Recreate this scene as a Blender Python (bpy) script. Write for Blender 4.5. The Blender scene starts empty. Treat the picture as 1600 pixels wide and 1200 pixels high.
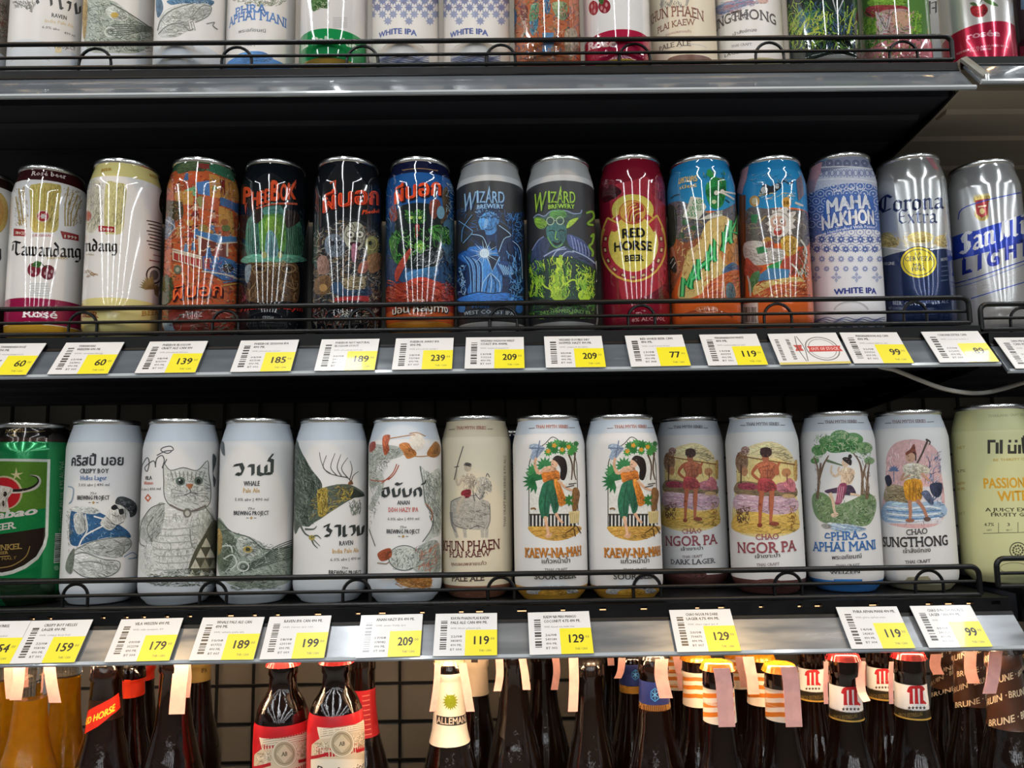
import bpy, bmesh, math, random
import numpy as np
from mathutils import Matrix, Vector
from mathutils.geometry import tessellate_polygon

# ------------------------------------------------------------------ camera
sc = bpy.context.scene
COL = sc.collection
ZL = 1.25                      # height of the lower can shelf above the shop floor
F = 1200.0                     # focal length in pixels of the 1600 x 1200 frame
CAM = np.array([0.0, 0.0, ZL + 0.115])
def _rot(yaw, pitch, roll):
    cy, sy, cp, sp = math.cos(yaw), math.sin(yaw), math.cos(pitch), math.sin(pitch)
    fwd = np.array([sy * cp, cy * cp, sp]); right = np.array([cy, -sy, 0.0]); up = np.cross(right, fwd)
    cr, sr = math.cos(roll), math.sin(roll)
    return np.stack([cr * right + sr * up, -sr * right + cr * up, fwd])
ROT = _rot(math.radians(0.6065), math.radians(6.548), math.radians(-0.845))
cam_data = bpy.data.cameras.new('camera')
cam_data.sensor_width = 36.0
cam_data.lens = F / 1600.0 * 36.0
cam_data.clip_start = 0.01
cam = bpy.data.objects.new('camera', cam_data)
COL.objects.link(cam)
_m = np.eye(4); _m[:3, 0] = ROT[0]; _m[:3, 1] = ROT[1]; _m[:3, 2] = -ROT[2]; _m[:3, 3] = CAM
cam.matrix_world = Matrix(_m.tolist())
sc.camera = cam

# ------------------------------------------------------------------ light and exposure
sc.view_settings.view_transform = 'Standard'
sc.view_settings.look = 'None'
sc.view_settings.gamma = 1.0
sc.view_settings.use_curve_mapping = False
sc.view_settings.exposure = -0.15
world = bpy.data.worlds.new('shop_ambient'); sc.world = world; world.use_nodes = True
world.node_tree.nodes['Background'].inputs[0].default_value = (0.86, 0.93, 1.0, 1)
world.node_tree.nodes['Background'].inputs[1].default_value = 0.20
CEIL = CAM[2] + 2.2
def area_light(name, shape, sx, sy, loc, power, color):
    d = bpy.data.lights.new(name, 'AREA'); d.shape = shape; d.size = sx
    if shape == 'RECTANGLE': d.size_y = sy
    d.energy = power; d.color = color
    o = bpy.data.objects.new(name, d); o.location = loc; COL.objects.link(o)
    return o
for _k in range(-2, 4):        # the shop's long fluorescent rows, running away from the shelf
    area_light('ceiling_light_row', 'RECTANGLE', 0.09, 26.0, (-0.55 + 2.25 * _k, -12.2, CEIL - 0.05), 26.0 * 0.09 * 44 * math.pi, (0.93, 0.97, 1.0))
for _x, _p in ((0.78, 17), (-1.28, 15)):   # two warm downlights over the aisle
    area_light('ceiling_downlight', 'DISK', 0.11, 0, (_x, -0.2, CEIL - 0.06), _p, (1.0, 0.66, 0.32))

# ------------------------------------------------------------------ helpers
def ray(px, py):
    d = np.array([(px - 800.0) / F, (600.0 - py) / F, 1.0])
    return ROT.T @ d
def at(px, py, Y):
    d = ray(px, py); return CAM + d * (Y / d[1])
def lin(c):
    if isinstance(c, str):
        c = c.lstrip('#')
        if len(c) == 3: c = ''.join(k + k for k in c)
        c = [int(c[i:i + 2], 16) / 255 for i in (0, 2, 4)]
    return tuple(((v / 12.92) if v <= 0.04045 else ((v + 0.055) / 1.055) ** 2.4) for v in c)
def tag(o, label=None, cat=None, group=None, kind=None):
    if label: o['label'] = label
    if cat: o['category'] = cat
    if group: o['group'] = group
    if kind: o['kind'] = kind
    return o
def empty(name, loc=(0, 0, 0)):
    o = bpy.data.objects.new(name, None); o.empty_display_size = 0.02
    o.location = loc; COL.objects.link(o); return o
def link(name, me, mat=None, parent=None, loc=None):
    o = bpy.data.objects.new(name, me); COL.objects.link(o)
    if mat is not None:
        if len(me.materials) == 0: me.materials.append(mat)
        elif me.materials[0] != mat: o.material_slots[0].link = 'OBJECT'; o.material_slots[0].material = mat
    if parent is not None: o.parent = parent
    if loc is not None: o.location = loc
    return o
def smooth_angle(me, deg=40):
    me.polygons.foreach_set('use_smooth', [True] * len(me.polygons))
    try: me.set_sharp_from_angle(angle=math.radians(deg))
    except Exception: pass
class MB:
    """collects boxes, tubes and lathes; build() links them as one mesh"""
    def __init__(s): s.v = []; s.f = []
    def raw(s, V, Fc):
        b = len(s.v); s.v += [tuple(map(float, p)) for p in V]; s.f += [tuple(i + b for i in f) for f in Fc]; return s
    def box(s, x0, x1, y0, y1, z0, z1):
        return s.raw([(x0,y0,z0),(x1,y0,z0),(x1,y1,z0),(x0,y1,z0),(x0,y0,z1),(x1,y0,z1),(x1,y1,z1),(x0,y1,z1)],
                     [(0,3,2,1),(4,5,6,7),(0,1,5,4),(1,2,6,5),(2,3,7,6),(3,0,4,7)])
    def prism(s, pts, x0, x1):        # (y, z) outline swept along x
        n = len(pts)
        return s.raw([(x0, y, z) for y, z in pts] + [(x1, y, z) for y, z in pts],
                     [(i, (i + 1) % n, (i + 1) % n + n, i + n) for i in range(n)] + [tuple(range(n - 1, -1, -1)), tuple(range(n, 2 * n))])
    def tube(s, pts, r, n=8, caps=True):
        P = [Vector(p) for p in pts]; V = []; N = len(P); up = None
        for i, p in enumerate(P):
            t = (P[min(i + 1, N - 1)] - P[max(i - 1, 0)]).normalized()
            if up is None: up = Vector((0, 0, 1)) if abs(t.z) < 0.9 else Vector((0, 1, 0))
            a = t.cross(up).normalized(); up = a.cross(t).normalized()
            V += [p + r * (math.cos(2 * math.pi * k / n) * a + math.sin(2 * math.pi * k / n) * up) for k in range(n)]
        Fc = [(i * n + k, i * n + (k + 1) % n, (i + 1) * n + (k + 1) % n, (i + 1) * n + k) for i in range(N - 1) for k in range(n)]
        if caps: Fc += [tuple(range(n - 1, -1, -1)), tuple((N - 1) * n + k for k in range(n))]
        return s.raw(V, Fc)
    def lathe(s, prof, n=48, close=False):
        V = [(r * math.sin(2 * math.pi * k / n), -r * math.cos(2 * math.pi * k / n), z) for r, z in prof for k in range(n)]
        m = len(prof)
        Fc = [(i * n + k, i * n + (k + 1) % n, (i + 1) * n + (k + 1) % n, (i + 1) * n + k) for i in range(m - 1) for k in range(n)]
        if close: Fc += [tuple(range(n - 1, -1, -1)), tuple((m - 1) * n + k for k in range(n))]
        return s.raw(V, Fc)
    def mesh(s, name, smooth=None):
        me = bpy.data.meshes.new(name); me.from_pydata(s.v, [], s.f); me.update()
        if smooth: smooth_angle(me, smooth)
        return me
    def build(s, name, mat, parent=None, smooth=None, loc=None):
        return link(name, s.mesh(name, smooth), mat, parent, loc)

# ------------------------------------------------------------------ materials
def mat(name, color=(0.5, 0.5, 0.5), rough=0.5, metal=0.0, noise=0.0, scale=40.0, coat=0.0, emit=0.0, trans=0.0, ior=1.5, bump=0.0, attr=False, alpha=1.0, spec=0.5, stretch=None, rvar=0.0):
    m = bpy.data.materials.new(name); m.use_nodes = True
    nt = m.node_tree; p = nt.nodes['Principled BSDF']
    c = lin(color) if isinstance(color, str) else color
    p.inputs['Base Color'].default_value = (*c, 1); p.inputs['Roughness'].default_value = rough
    p.inputs['Metallic'].default_value = metal; p.inputs['IOR'].default_value = ior
    p.inputs['Coat Weight'].default_value = coat; p.inputs['Coat Roughness'].default_value = 0.035
    p.inputs['Transmission Weight'].default_value = trans; p.inputs['Alpha'].default_value = alpha
    p.inputs['Specular IOR Level'].default_value = spec
    if emit:
        p.inputs['Emission Color'].default_value = (*c, 1); p.inputs['Emission Strength'].default_value = emit
    src = None
    if attr:
        a = nt.nodes.new('ShaderNodeAttribute'); a.attribute_name = 'ink'; src = a.outputs['Color']
        nt.links.new(src, p.inputs['Base Color'])
    if noise or bump or rvar:
        tc = nt.nodes.new('ShaderNodeTexCoord'); mp = nt.nodes.new('ShaderNodeMapping')
        mp.inputs['Scale'].default_value = stretch or (1, 1, 1)
        nz = nt.nodes.new('ShaderNodeTexNoise'); nz.inputs['Scale'].default_value = scale; nz.inputs['Detail'].default_value = 5
        nt.links.new(tc.outputs['Object'], mp.inputs['Vector']); nt.links.new(mp.outputs['Vector'], nz.inputs['Vector'])
        if noise:
            mx = nt.nodes.new('ShaderNodeMix'); mx.data_type = 'RGBA'; mx.blend_type = 'MULTIPLY'
            mx.inputs['Factor'].default_value = noise
            if src: nt.links.new(src, mx.inputs['A'])
            else: mx.inputs['A'].default_value = (*c, 1)
            cr = nt.nodes.new('ShaderNodeValToRGB')
            cr.color_ramp.elements[0].position = 0.3; cr.color_ramp.elements[1].position = 0.7
            cr.color_ramp.elements[0].color = (0.25, 0.25, 0.25, 1)
            nt.links.new(nz.outputs['Fac'], cr.inputs['Fac']); nt.links.new(cr.outputs['Color'], mx.inputs['B'])
            nt.links.new(mx.outputs['Result'], p.inputs['Base Color'])
        if rvar:
            mr = nt.nodes.new('ShaderNodeMapRange'); mr.inputs['To Min'].default_value = max(0.02, rough - rvar); mr.inputs['To Max'].default_value = rough + rvar
            mr.inputs['From Min'].default_value = 0.3; mr.inputs['From Max'].default_value = 0.7
            nt.links.new(nz.outputs['Fac'], mr.inputs['Value']); nt.links.new(mr.outputs['Result'], p.inputs['Roughness'])
        if bump:
            bp = nt.nodes.new('ShaderNodeBump'); bp.inputs['Strength'].default_value = bump; bp.inputs['Distance'].default_value = 0.001
            nt.links.new(nz.outputs['Fac'], bp.inputs['Height']); nt.links.new(bp.outputs['Normal'], p.inputs['Normal'])
    return m
M = dict(
    black_metal=mat('black_powder_coat', '#0d0e10', 0.42, noise=0.3, scale=60, rvar=0.08, spec=0.22),
    under_metal=mat('dark_shelf_steel', '#343740', 0.45, noise=0.35, scale=9, stretch=(0.4, 4, 4), spec=0.25),
    wire=mat('black_wire_coating', '#0b0c0e', 0.33, spec=0.3),
    beige_metal=mat('beige_grey_shelf_steel', '#c2b8a6', 0.42, noise=0.25, scale=12, stretch=(0.3, 4, 4)),
    strip=mat('blue_grey_plastic_strip', '#626a73', 0.17, noise=0.35, scale=14, stretch=(1, 6, 6), coat=0.8, rvar=0.08),
    strip_lit=mat('lit_grey_strip', '#85898e', 0.2, metal=0.25, noise=0.35, scale=14, stretch=(1, 6, 6), coat=0.6, rvar=0.08),  # lower shelf's copy of the strip, ceiling reflection put into its lighter colour
    strip_edge=mat('clear_plastic_edge', '#aeb6bd', 0.12, coat=0.6),
    back=mat('grey_back_panel', '#86827a', 0.42, noise=0.35, scale=7, rvar=0.12),
    grid=mat('black_grid_wire', '#0b0b0c', 0.4, noise=0.2),
    steel=mat('aluminium_rim', (0.72, 0.72, 0.70), 0.24, metal=1.0, noise=0.1, scale=80),
    gloss=mat('glossy_can_ink', '#fff', 0.07, attr=True, coat=0.7, noise=0.06, scale=30),
    metalink=mat('metallic_can_ink', '#fff', 0.16, metal=0.55, attr=True, coat=0.5, noise=0.06, scale=30),
    matte=mat('matte_can_ink', '#fff', 0.36, attr=True, noise=0.05, scale=30, spec=0.4),
    gloss_art=mat('glossy_can_artwork_ink', '#fff', 0.07, attr=True, coat=0.7, noise=0.34, scale=420),
    metalink_art=mat('metallic_can_artwork_ink', '#fff', 0.16, metal=0.5, attr=True, coat=0.5, noise=0.22, scale=420),
    matte_art=mat('matte_can_artwork_ink', '#fff', 0.36, attr=True, noise=0.30, scale=420, spec=0.4),
    paper=mat('printed_paper', '#fff', 0.28, attr=True, coat=0.25, noise=0.05, scale=60),
    floor=mat('pale_floor_tile', '#8f8a82', 0.3, noise=0.2, scale=2),
    ceil=mat('grey_ceiling', '#8f9296', 0.8, noise=0.2, scale=1.5),
    cord=mat('white_cord', '#d9d6cf', 0.4, noise=0.1),
    led=mat('warm_led_diffuser', (1.0, 0.66, 0.38), 0.4, emit=95.0),
    led_soft=mat('warm_led_glow', (1.0, 0.60, 0.30), 0.4, emit=1.6),
)
# ------------------------------------------------------------------ the setting: floor, ceiling, back wall with wire grid
XL, XS, XR = -0.80, 0.447, 0.95          # left end in the scene, seam between the two bays, right end
YB = 1.10                                # back panel
DECK = dict(low=0.0, mid=0.246, top=0.507)
YG = dict(low=0.690, mid=0.706, top=0.706)
def struct(name, mb, m, parent=None, smooth=None):
    o = mb.build(name, m, parent, smooth)
    if parent is None: o['kind'] = 'structure'
    return o
struct('floor', MB().box(-16, 16, -28, 1.3, -0.05, 0.0), M['floor'])
struct('ceiling', MB().box(-16, 16, -28, 1.3, CEIL, CEIL + 0.05), M['ceil'])
struct('wall_back', MB().box(XL - 0.4, XR + 0.4, YB, YB + 0.03, 0.0, CEIL), M['back'])

# unseen block standing in for aisle shelving, added behind the camera to darken reflections
struct('aisle_light_blocker', MB().box(-14, 14, -2.75, -2.35, 0.0, 1.55), M['back'])
grid = empty('wire_grid', (0, YB - 0.006, ZL)); tag(grid, 'black square wire grid panel fixed against the grey back wall', 'wire grid')
_vw = MB().box(-0.0017, 0.0017, -0.0017, 0.0017, -0.36, 0.74).mesh('upright_wire')
_hw = MB().box(XL - 0.2, XR + 0.1, -0.0037, -0.0017, -0.0017, 0.0017).mesh('cross_wire')
for k in range(int((XR - XL + 0.2) / 0.05)):
    link('upright_wire', _vw, M['grid'], grid, (XL - 0.1482 + 0.05 * k, 0, 0))
for k in range(11):
    link('cross_wire', _hw, M['grid'], grid, (0, 0, 0.2310 - 0.05 * k))

# ------------------------------------------------------------------ shelves
def shelf(row, x0, x1, label, dz=0.0, dy=0.0, under='under_metal', slots=False, depth=None):
    z = ZL + DECK[row] + dz; y = YG[row] + dy
    t = empty('shelf', ((x0 + x1) / 2, y, z)); tag(t, label, 'shelf')
    hx = (x1 - x0) / 2; d = (depth or (YB - y - 0.02))
    mm = M[under]
    MB().box(-hx, hx, 0.004, d, -0.006, -0.0005).build('deck', M['black_metal'] if under == 'under_metal' else mm, t)
    MB().box(-hx, hx, 0.012, d - 0.002, -0.0295, -0.0065).build('underside_panel', mm, t)
    for yy in (0.05, 0.115, 0.20, 0.29):       # stiffening ribs folded into the underside
        if yy < d - 0.04:
            MB().prism([(yy, -0.0296), (yy + 0.004, -0.0335), (yy + 0.018, -0.0335), (yy + 0.022, -0.0296)], -hx + 0.012, hx - 0.012).build('underside_rib', mm, t)
    for sx in (-1, 1):                          # tapered side bracket, deeper towards the wall
        xx = sx * (hx - 0.0015)
        MB().prism([(0.006, -0.0005), (0.006, -0.03), (0.05, -0.036), (d - 0.004, -0.062), (d - 0.004, -0.0005)], xx - 0.0012, xx + 0.0012).build('side_bracket', M['black_metal'] if under == 'under_metal' else mm, t)
    # front lip: black, with a row of slots on the lower shelf
    lip0, lip1 = (-0.0080 if row == 'top' else -0.0115), -0.0008
    if not slots:
        MB().box(-hx, hx, -0.001, 0.0035, lip0 - 0.004, lip1).build('front_lip', M['black_metal'], t)
    else:
        mb = MB(); mb.box(-hx, hx, -0.001, 0.0035, -0.0035, lip1); mb.box(-hx, hx, -0.001, 0.0035, lip0 - 0.004, -0.0068)
        rnd = random.Random(5); xs = -hx
        while xs < hx:
            gap = rnd.choice((0.004, 0.006, 0.008)); sol = rnd.choice((0.011, 0.016, 0.030, 0.042))
            mb.box(xs, min(hx, xs + sol), -0.001, 0.0035, -0.0069, -0.0034); xs += sol + gap
        mb.build('slotted_front_lip', M['black_metal'], t)
    # price channel: tilted strip, its top leaning back
    a = [(-0.0005, -0.0115), (-0.0245, -0.0405)]
    if row == 'low': a = [(-0.0005, -0.0122), (-0.0245, -0.0380)]
    if row == 'top': a = [(-0.0005, -0.0080), (-0.0245, -0.0390)]
    (ya, za), (yb, zb) = a
    MB().prism([(ya, za), (yb, zb), (yb + 0.002, zb - 0.0012), (ya + 0.003, za - 0.0005)], -hx, hx).build('price_channel', M['strip_lit' if row == 'low' else 'strip'], t)
    MB().prism([(ya - 0.0014, za - 0.0002), (ya - 0.0032, za - 0.0026), (ya + 0.001, za - 0.003), (ya + 0.002, za)], -hx, hx).build('channel_edge', M['black_metal'], t)
    MB().prism([(yb - 0.0016, zb + 0.0018), (yb - 0.0026, zb - 0.0006), (yb - 0.0012, zb - 0.0022), (yb + 0.0018, zb - 0.002), (yb + 0.001, zb + 0.001)], -hx, hx).build('channel_edge', M['strip_edge'], t)
    return t
S = {}
S['low'] = shelf('low', XL, XS - 0.004, 'long black shelf carrying the row of white illustrated cans', slots=True)
S['mid'] = shelf('mid', XL, XS, 'long black shelf carrying the row of glossy colourful cans')
S['top'] = shelf('top', XL, XS, 'black shelf at the top of the picture with an empty grey price strip')
S['rlow'] = shelf('low', XS + 0.012, XR, 'short end of black shelf under the pale yellow can', dz=0.006, dy=0.004)
S['rmid'] = shelf('mid', XS + 0.010, XR, 'end of black shelf under the silver can at right edge', dz=-0.006, dy=0.004)
S['rtop'] = shelf('top', XS + 0.004, XR, 'beige undersided shelf at upper right beside the seam', dz=0.0045, dy=-0.002, under='beige_metal')
# floor shelf carrying the bottles
BD = -0.330
bs = empty('bottle_shelf', (0, YG['low'], ZL + BD)); tag(bs, 'black lower shelf on which the glass bottles stand', 'shelf')
MB().box(XL, XR, -0.05, YB - YG['low'] - 0.02, -0.02, 0.0).build('deck', M['black_metal'], bs)
MB().box(XL, XR, -0.055, -0.0505, -0.05, 0.0).build('front_lip', M['black_metal'], bs)

# pale folded end plate at the seam of the top shelf
M['clip'] = mat('worn_grey_clip', '#8f908a', 0.35, metal=0.3, noise=0.3, scale=90)
ep = empty('shelf_end_plate', (XS + 0.002, YG['top'], ZL + DECK['top'])); tag(ep, 'bent pale metal end clip at the seam between the two top shelves', 'end clip')
MB().raw([(0.000, -0.003, 0.002), (0.005, -0.005, 0.003), (0.0105, -0.0285, -0.028), (0.007, -0.0285, -0.033), (0.000, -0.001, 0.0), (0.005, -0.003, 0.001), (0.0105, -0.0265, -0.030), (0.007, -0.0265, -0.035)],
         [(0, 1, 2, 3), (7, 6, 5, 4), (0, 4, 5, 1), (1, 5, 6, 2), (2, 6, 7, 3), (3, 7, 4, 0)]).build('clip_plate', M['clip'], ep)
MB().lathe([(0.0, -0.003), (0.0022, -0.003), (0.0022, 0.003), (0.0, 0.003)], 12).build('rivet', M['steel'], ep, loc=(0.008, -0.0265, -0.031))

# ------------------------------------------------------------------ wire guards along the shelf fronts
def guard(row, x0, x1, loops, label, dz=0.0, dy=0.0, left_end=False):
    z = ZL + DECK[row] + dz; y = YG[row] + dy - 0.0006
    t = empty('wire_guard', ((x0 + x1) / 2, y, z)); tag(t, label, 'wire guard', 'black wire guards on the shelf fronts')
    hx = (x1 - x0) / 2; r = 0.0019; zt, zm, zb = 0.0262, 0.0132, 0.0020
    def end_curve(s, zz0, zz1, R=0.007):
        pts = []
        for k in range(7):
            a = math.pi / 2 * k / 6
            pts.append((s * (hx - R + R * math.sin(a)), 0, zz0 - R + R * math.cos(a)))
        return pts + [(s * hx, 0, zz1)]
    pts = [(-hx, 0, zt)] + end_curve(1, zt, zb) if not left_end else end_curve(-1, zt, zb)[::-1] + [(hx, 0, zt)]
    MB().tube(pts, r * 1.25, 8).build('top_rail', M['wire'], t, 60)
    MB().tube([(-hx, 0.0015, zm), (hx - 0.0005, 0.0015, zm)], r * 0.8, 8).build('middle_rail', M['wire'], t, 60)
    MB().tube([(-hx, 0, zb), (hx, 0, zb)], r * 1.1, 8).build('bottom_rail', M['wire'], t, 60)
    me = None
    for (xa, w) in loops:
        R = w / 2
        pts = [(-R, 0.003, 0.0)] + [(-R * math.cos(math.pi * k / 12), 0.003, zt - 0.003 - R + R * math.sin(math.pi * k / 12) if R < 0.02 else zt - 0.003 - 0.02 + 0.02 * math.sin(math.pi * k / 12)) for k in range(13)] + [(R, 0.003, 0.0)]
        MB().tube(pts, r * 0.8, 6).build('wire_loop', M['wire'], t, 60, loc=(xa - (x0 + x1) / 2, 0, 0))
    return t
def loops_px(row, items, y):
    out = []
    for a, b in items:
        xa = at(a, y, YG[row])[0]; xb = at(b, y, YG[row])[0]; out.append(((xa + xb) / 2, abs(xb - xa)))
    return out
guard('low', XL, at(1529, 900, YG['low'])[0], loops_px('low', [(97, 136), (311, 353), (535, 578), (762, 803), (990, 1033), (1211, 1254), (1432, 1476)], 910), 'black wire guard in front of the white illustrated cans')
guard('mid', XL, at(1513, 480, YG['mid'])[0], loops_px('mid', [(106, 150), (331, 372), (546, 586), (765, 808), (982, 1024), (1195, 1238), (1414, 1450)], 490), 'black wire guard in front of the glossy colourful cans')
guard('top', XL, at(1487, 80, YG['top'])[0], loops_px('top', [(122, 172), (345, 392), (541, 590), (760, 805), (968, 1016), (1182, 1226), (1392, 1436)], 85), 'black wire guard along the topmost shelf')
guard('low', at(1562, 900, YG['low'])[0], XR, loops_px('low', [(1640, 1680)], 910), 'short end of black wire guard below the pale yellow can', dz=0.006, dy=0.004, left_end=True)
guard('mid', at(1536, 495, YG['mid'])[0], XR, loops_px('mid', [(1585, 1625)], 490), 'short end of black wire guard below the silver can', dz=-0.006, dy=0.004, left_end=True)

# warm light strip under the lower shelf, over the bottles
led = empty('led_strip_light', ((XL + XS) / 2, YG['low'] + 0.0035, ZL - 0.002)); tag(led, 'warm light strip tucked under the lower can shelf above the bottles', 'lamp')
_h = (XS - XL) / 2 - 0.02
MB().box(-_h, _h, 0.0045, 0.0075, -0.0285, -0.0045).build('housing', M['black_metal'], led)
MB().box(-_h, _h, 0.0010, 0.0044, -0.0270, -0.0045).build('lens', M['led_soft'], led)
MB().tube([(-_h, 0.013, -0.0330), (_h, 0.013, -0.0330)], 0.0032, 10).build('light_tube', M['led'], led, 60)
# white cord looping under the middle shelf at the right
c_pts = [(1365, 566, .735), (1375, 573, .73), (1398, 578, .73), (1430, 591, .73), (1470, 606, .732), (1505, 613, .735), (1535, 614, .74), (1565, 608, .745), (1605, 596, .75), (1640, 588, .755)]
cp = [at(*p) for p in c_pts]; cps = []
for i in range(len(cp) - 1):
    p0, p1, p2, p3 = cp[max(i - 1, 0)], cp[i], cp[i + 1], cp[min(i + 2, len(cp) - 1)]
    for k in range(5):
        u = k / 5; cps.append(0.5 * ((2 * p1) + (-p0 + p2) * u + (2 * p0 - 5 * p1 + 4 * p2 - p3) * u * u + (-p0 + 3 * p1 - 3 * p2 + p3) * u ** 3))
cps.append(cp[-1])
tag(MB().tube(cps, 0.0022, 10).build('power_cord', M['cord'], None, 60), 'white power cord sagging below the middle shelf at right', 'cord')
# ------------------------------------------------------------------ printing: flat ink shapes laid on real surfaces
_tc = {}
SERIF = {'KHUN PHAEN', 'PLAI KAEW', 'KAEW-NA-MAH', 'CHAO', 'NGOR PA', 'PHRA', 'APHAI MANI', 'SUNGTHONG', 'SOUR BEER', 'DARK LAGER', 'PALE ALE', 'BEER', 'DUNKEL', 'THAI MYTH SERIES', 'THAI CRAFT', 'AB', 'rosée', 'Rosé', 'Rosé beer', 'WITBIER '}
def add_serifs(G):
    E = np.concatenate([G[:, [0, 1]], G[:, [1, 2]], G[:, [2, 0]]]); out = [G]
    cap = 0.686
    for y0, sg in ((0.0, 1), (cap, -1)):
        m = (np.abs(E[:, :, 1] - y0) < 0.006).all(1); iv = sorted((min(a), max(a)) for a in E[m][:, :, 0] if abs(a[0] - a[1]) > .02); mg = []
        for a, b in iv:
            if mg and a <= mg[-1][1] + .01: mg[-1][1] = max(mg[-1][1], b)
            else: mg.append([a, b])
        for a, b in mg:
            a, b = a - .055, b + .055; y1, y2 = y0, y0 + sg * .055; ym = y0 + sg * .11; c0, c1 = a + .05, b - .05
            out.append(np.array([[(a, y1), (b, y1), (b, y2)], [(a, y1), (b, y2), (a, y2)], [(a, y2), (b, y2), (c1, ym)], [(a, y2), (c1, ym), (c0, ym)]]))
    return np.concatenate(out)
def text_tris(body, bold=0.0, shear=0.0, space=1.0, small=False):
    key = (body, bold, shear, space, small)
    if key not in _tc:
        cu = bpy.data.curves.new('t', 'FONT'); cu.body = body; cu.offset = min(bold, 0.0); cu.shear = shear; cu.space_character = space
        cu.resolution_u = 1 if small else 3; cu.fill_mode = 'FRONT'
        ob = bpy.data.objects.new('t', cu); me = bpy.data.meshes.new_from_object(ob)
        me.calc_loop_triangles()
        V = np.empty(len(me.vertices) * 3); me.vertices.foreach_get('co', V); V = V.reshape(-1, 3)[:, :2]
        T = np.empty(len(me.loop_triangles) * 3, dtype=np.int32); me.loop_triangles.foreach_get('vertices', T)
        G = V[T].reshape(-1, 3, 2)
        if body in SERIF: G = add_serifs(G)
        if bold > 0: G = np.concatenate([G + np.array(d) * bold for d in (((-1, 0), (1, 0)) if small else ((-1, -.5), (1, -.5), (0, 0.8)))] + ([G] if bold > .03 else []))
        _tc[key] = G
        bpy.data.objects.remove(ob); bpy.data.curves.remove(cu); bpy.data.meshes.remove(me)
    return _tc[key]
def catmull(P, closed=False, n=5):
    P = np.asarray(P, float); N = len(P)
    if N < 3: return P
    out = []
    for i in range(N if closed else N - 1):
        if closed: p0, p1, p2, p3 = P[i - 1], P[i], P[(i + 1) % N], P[(i + 2) % N]
        else: p0, p1, p2, p3 = P[max(i - 1, 0)], P[i], P[i + 1], P[min(i + 2, N - 1)]
        for k in range(n):
            u = k / n
            out.append(0.5 * ((2 * p1) + (-p0 + p2) * u + (2 * p0 - 5 * p1 + 4 * p2 - p3) * u * u + (-p0 + 3 * p1 - 3 * p2 + p3) * u ** 3))
    if not closed: out.append(P[-1])
    return np.array(out)
def strip_quads(P, w0, w1=None):
    P = np.asarray(P, float)
    if len(P) < 2: return np.zeros((0, 3, 2))
    d = np.gradient(P, axis=0); d /= (np.linalg.norm(d, axis=1, keepdims=True) + 1e-9)
    nrm = np.stack([-d[:, 1], d[:, 0]], 1)
    w = np.full(len(P), w0 / 2.0)
    if w1 is not None: w = np.linspace(w0, w1, len(P)) / 2
    A, B = P + nrm * w[:, None], P - nrm * w[:, None]
    return np.concatenate([np.stack([A[:-1], B[:-1], B[1:]], 1), np.stack([A[:-1], B[1:], A[1:]], 1)])
def strip_batch(P, w0, w1):
    """many strokes with the same number of points at once: P (n, m, 2), widths at start and end"""
    m = P.shape[1]; d = np.gradient(P, axis=1); d = d / (np.linalg.norm(d, axis=2, keepdims=True) + 1e-9)
    nr = np.stack([-d[..., 1], d[..., 0]], -1); t = np.linspace(0, 1, m)[None, :]
    w = (np.reshape(w0, (-1, 1)) * (1 - t) + np.reshape(w1, (-1, 1)) * t)[..., None] / 2
    A, B = P + nr * w, P - nr * w
    return np.concatenate([np.stack([A[:, :-1], B[:, :-1], B[:, 1:]], 2), np.stack([A[:, :-1], B[:, 1:], A[:, 1:]], 2)], 1).reshape(-1, 3, 2)
def slice_tris(T, I, axis, lines):
    for c in lines:
        if not len(T): break
        a = T[:, :, axis]; lo, hi = a.min(1), a.max(1)
        m = (lo < c - 1e-7) & (hi > c + 1e-7)
        if not m.any(): continue
        X, XI = T[m], I[m]; T, I = T[~m], I[~m]
        s = (X[:, :, axis] > c); cnt = s.sum(1); lone = np.where(cnt == 1, s.argmax(1), (~s).argmax(1))
        k = np.arange(len(X)); A = X[k, lone]; B = X[k, (lone + 1) % 3]; C = X[k, (lone + 2) % 3]
        def cut(p, q):
            d = q[:, axis] - p[:, axis]; d = np.where(np.abs(d) < 1e-12, 1e-12, d)
            t = np.clip((c - p[:, axis]) / d, 0, 1); r = p + (q - p) * t[:, None]; r[:, axis] = c; return r
        AB, AC = cut(A, B), cut(A, C)
        T = np.concatenate([T, np.stack([A, AB, AC], 1), np.stack([AB, B, C], 1), np.stack([AB, C, AC], 1)])
        I = np.concatenate([I, XI, XI, XI])
    return T, I
def inside_poly(poly, p):
    r = np.zeros(len(p), bool)
    for i in range(len(poly)):
        a, b = poly[i - 1], poly[i]
        if a[1] == b[1]: continue
        r ^= ((b[1] > p[:, 1]) != (a[1] > p[:, 1])) & (p[:, 0] < (a[0] - b[0]) * (p[:, 1] - b[1]) / (a[1] - b[1]) + b[0])
    return r
def rgb(c):
    c = c.lstrip('#'); c = ''.join(k + k for k in c) if len(c) == 3 else c
    return np.array([int(c[i:i + 2], 16) / 255 for i in (0, 2, 4)])
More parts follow.
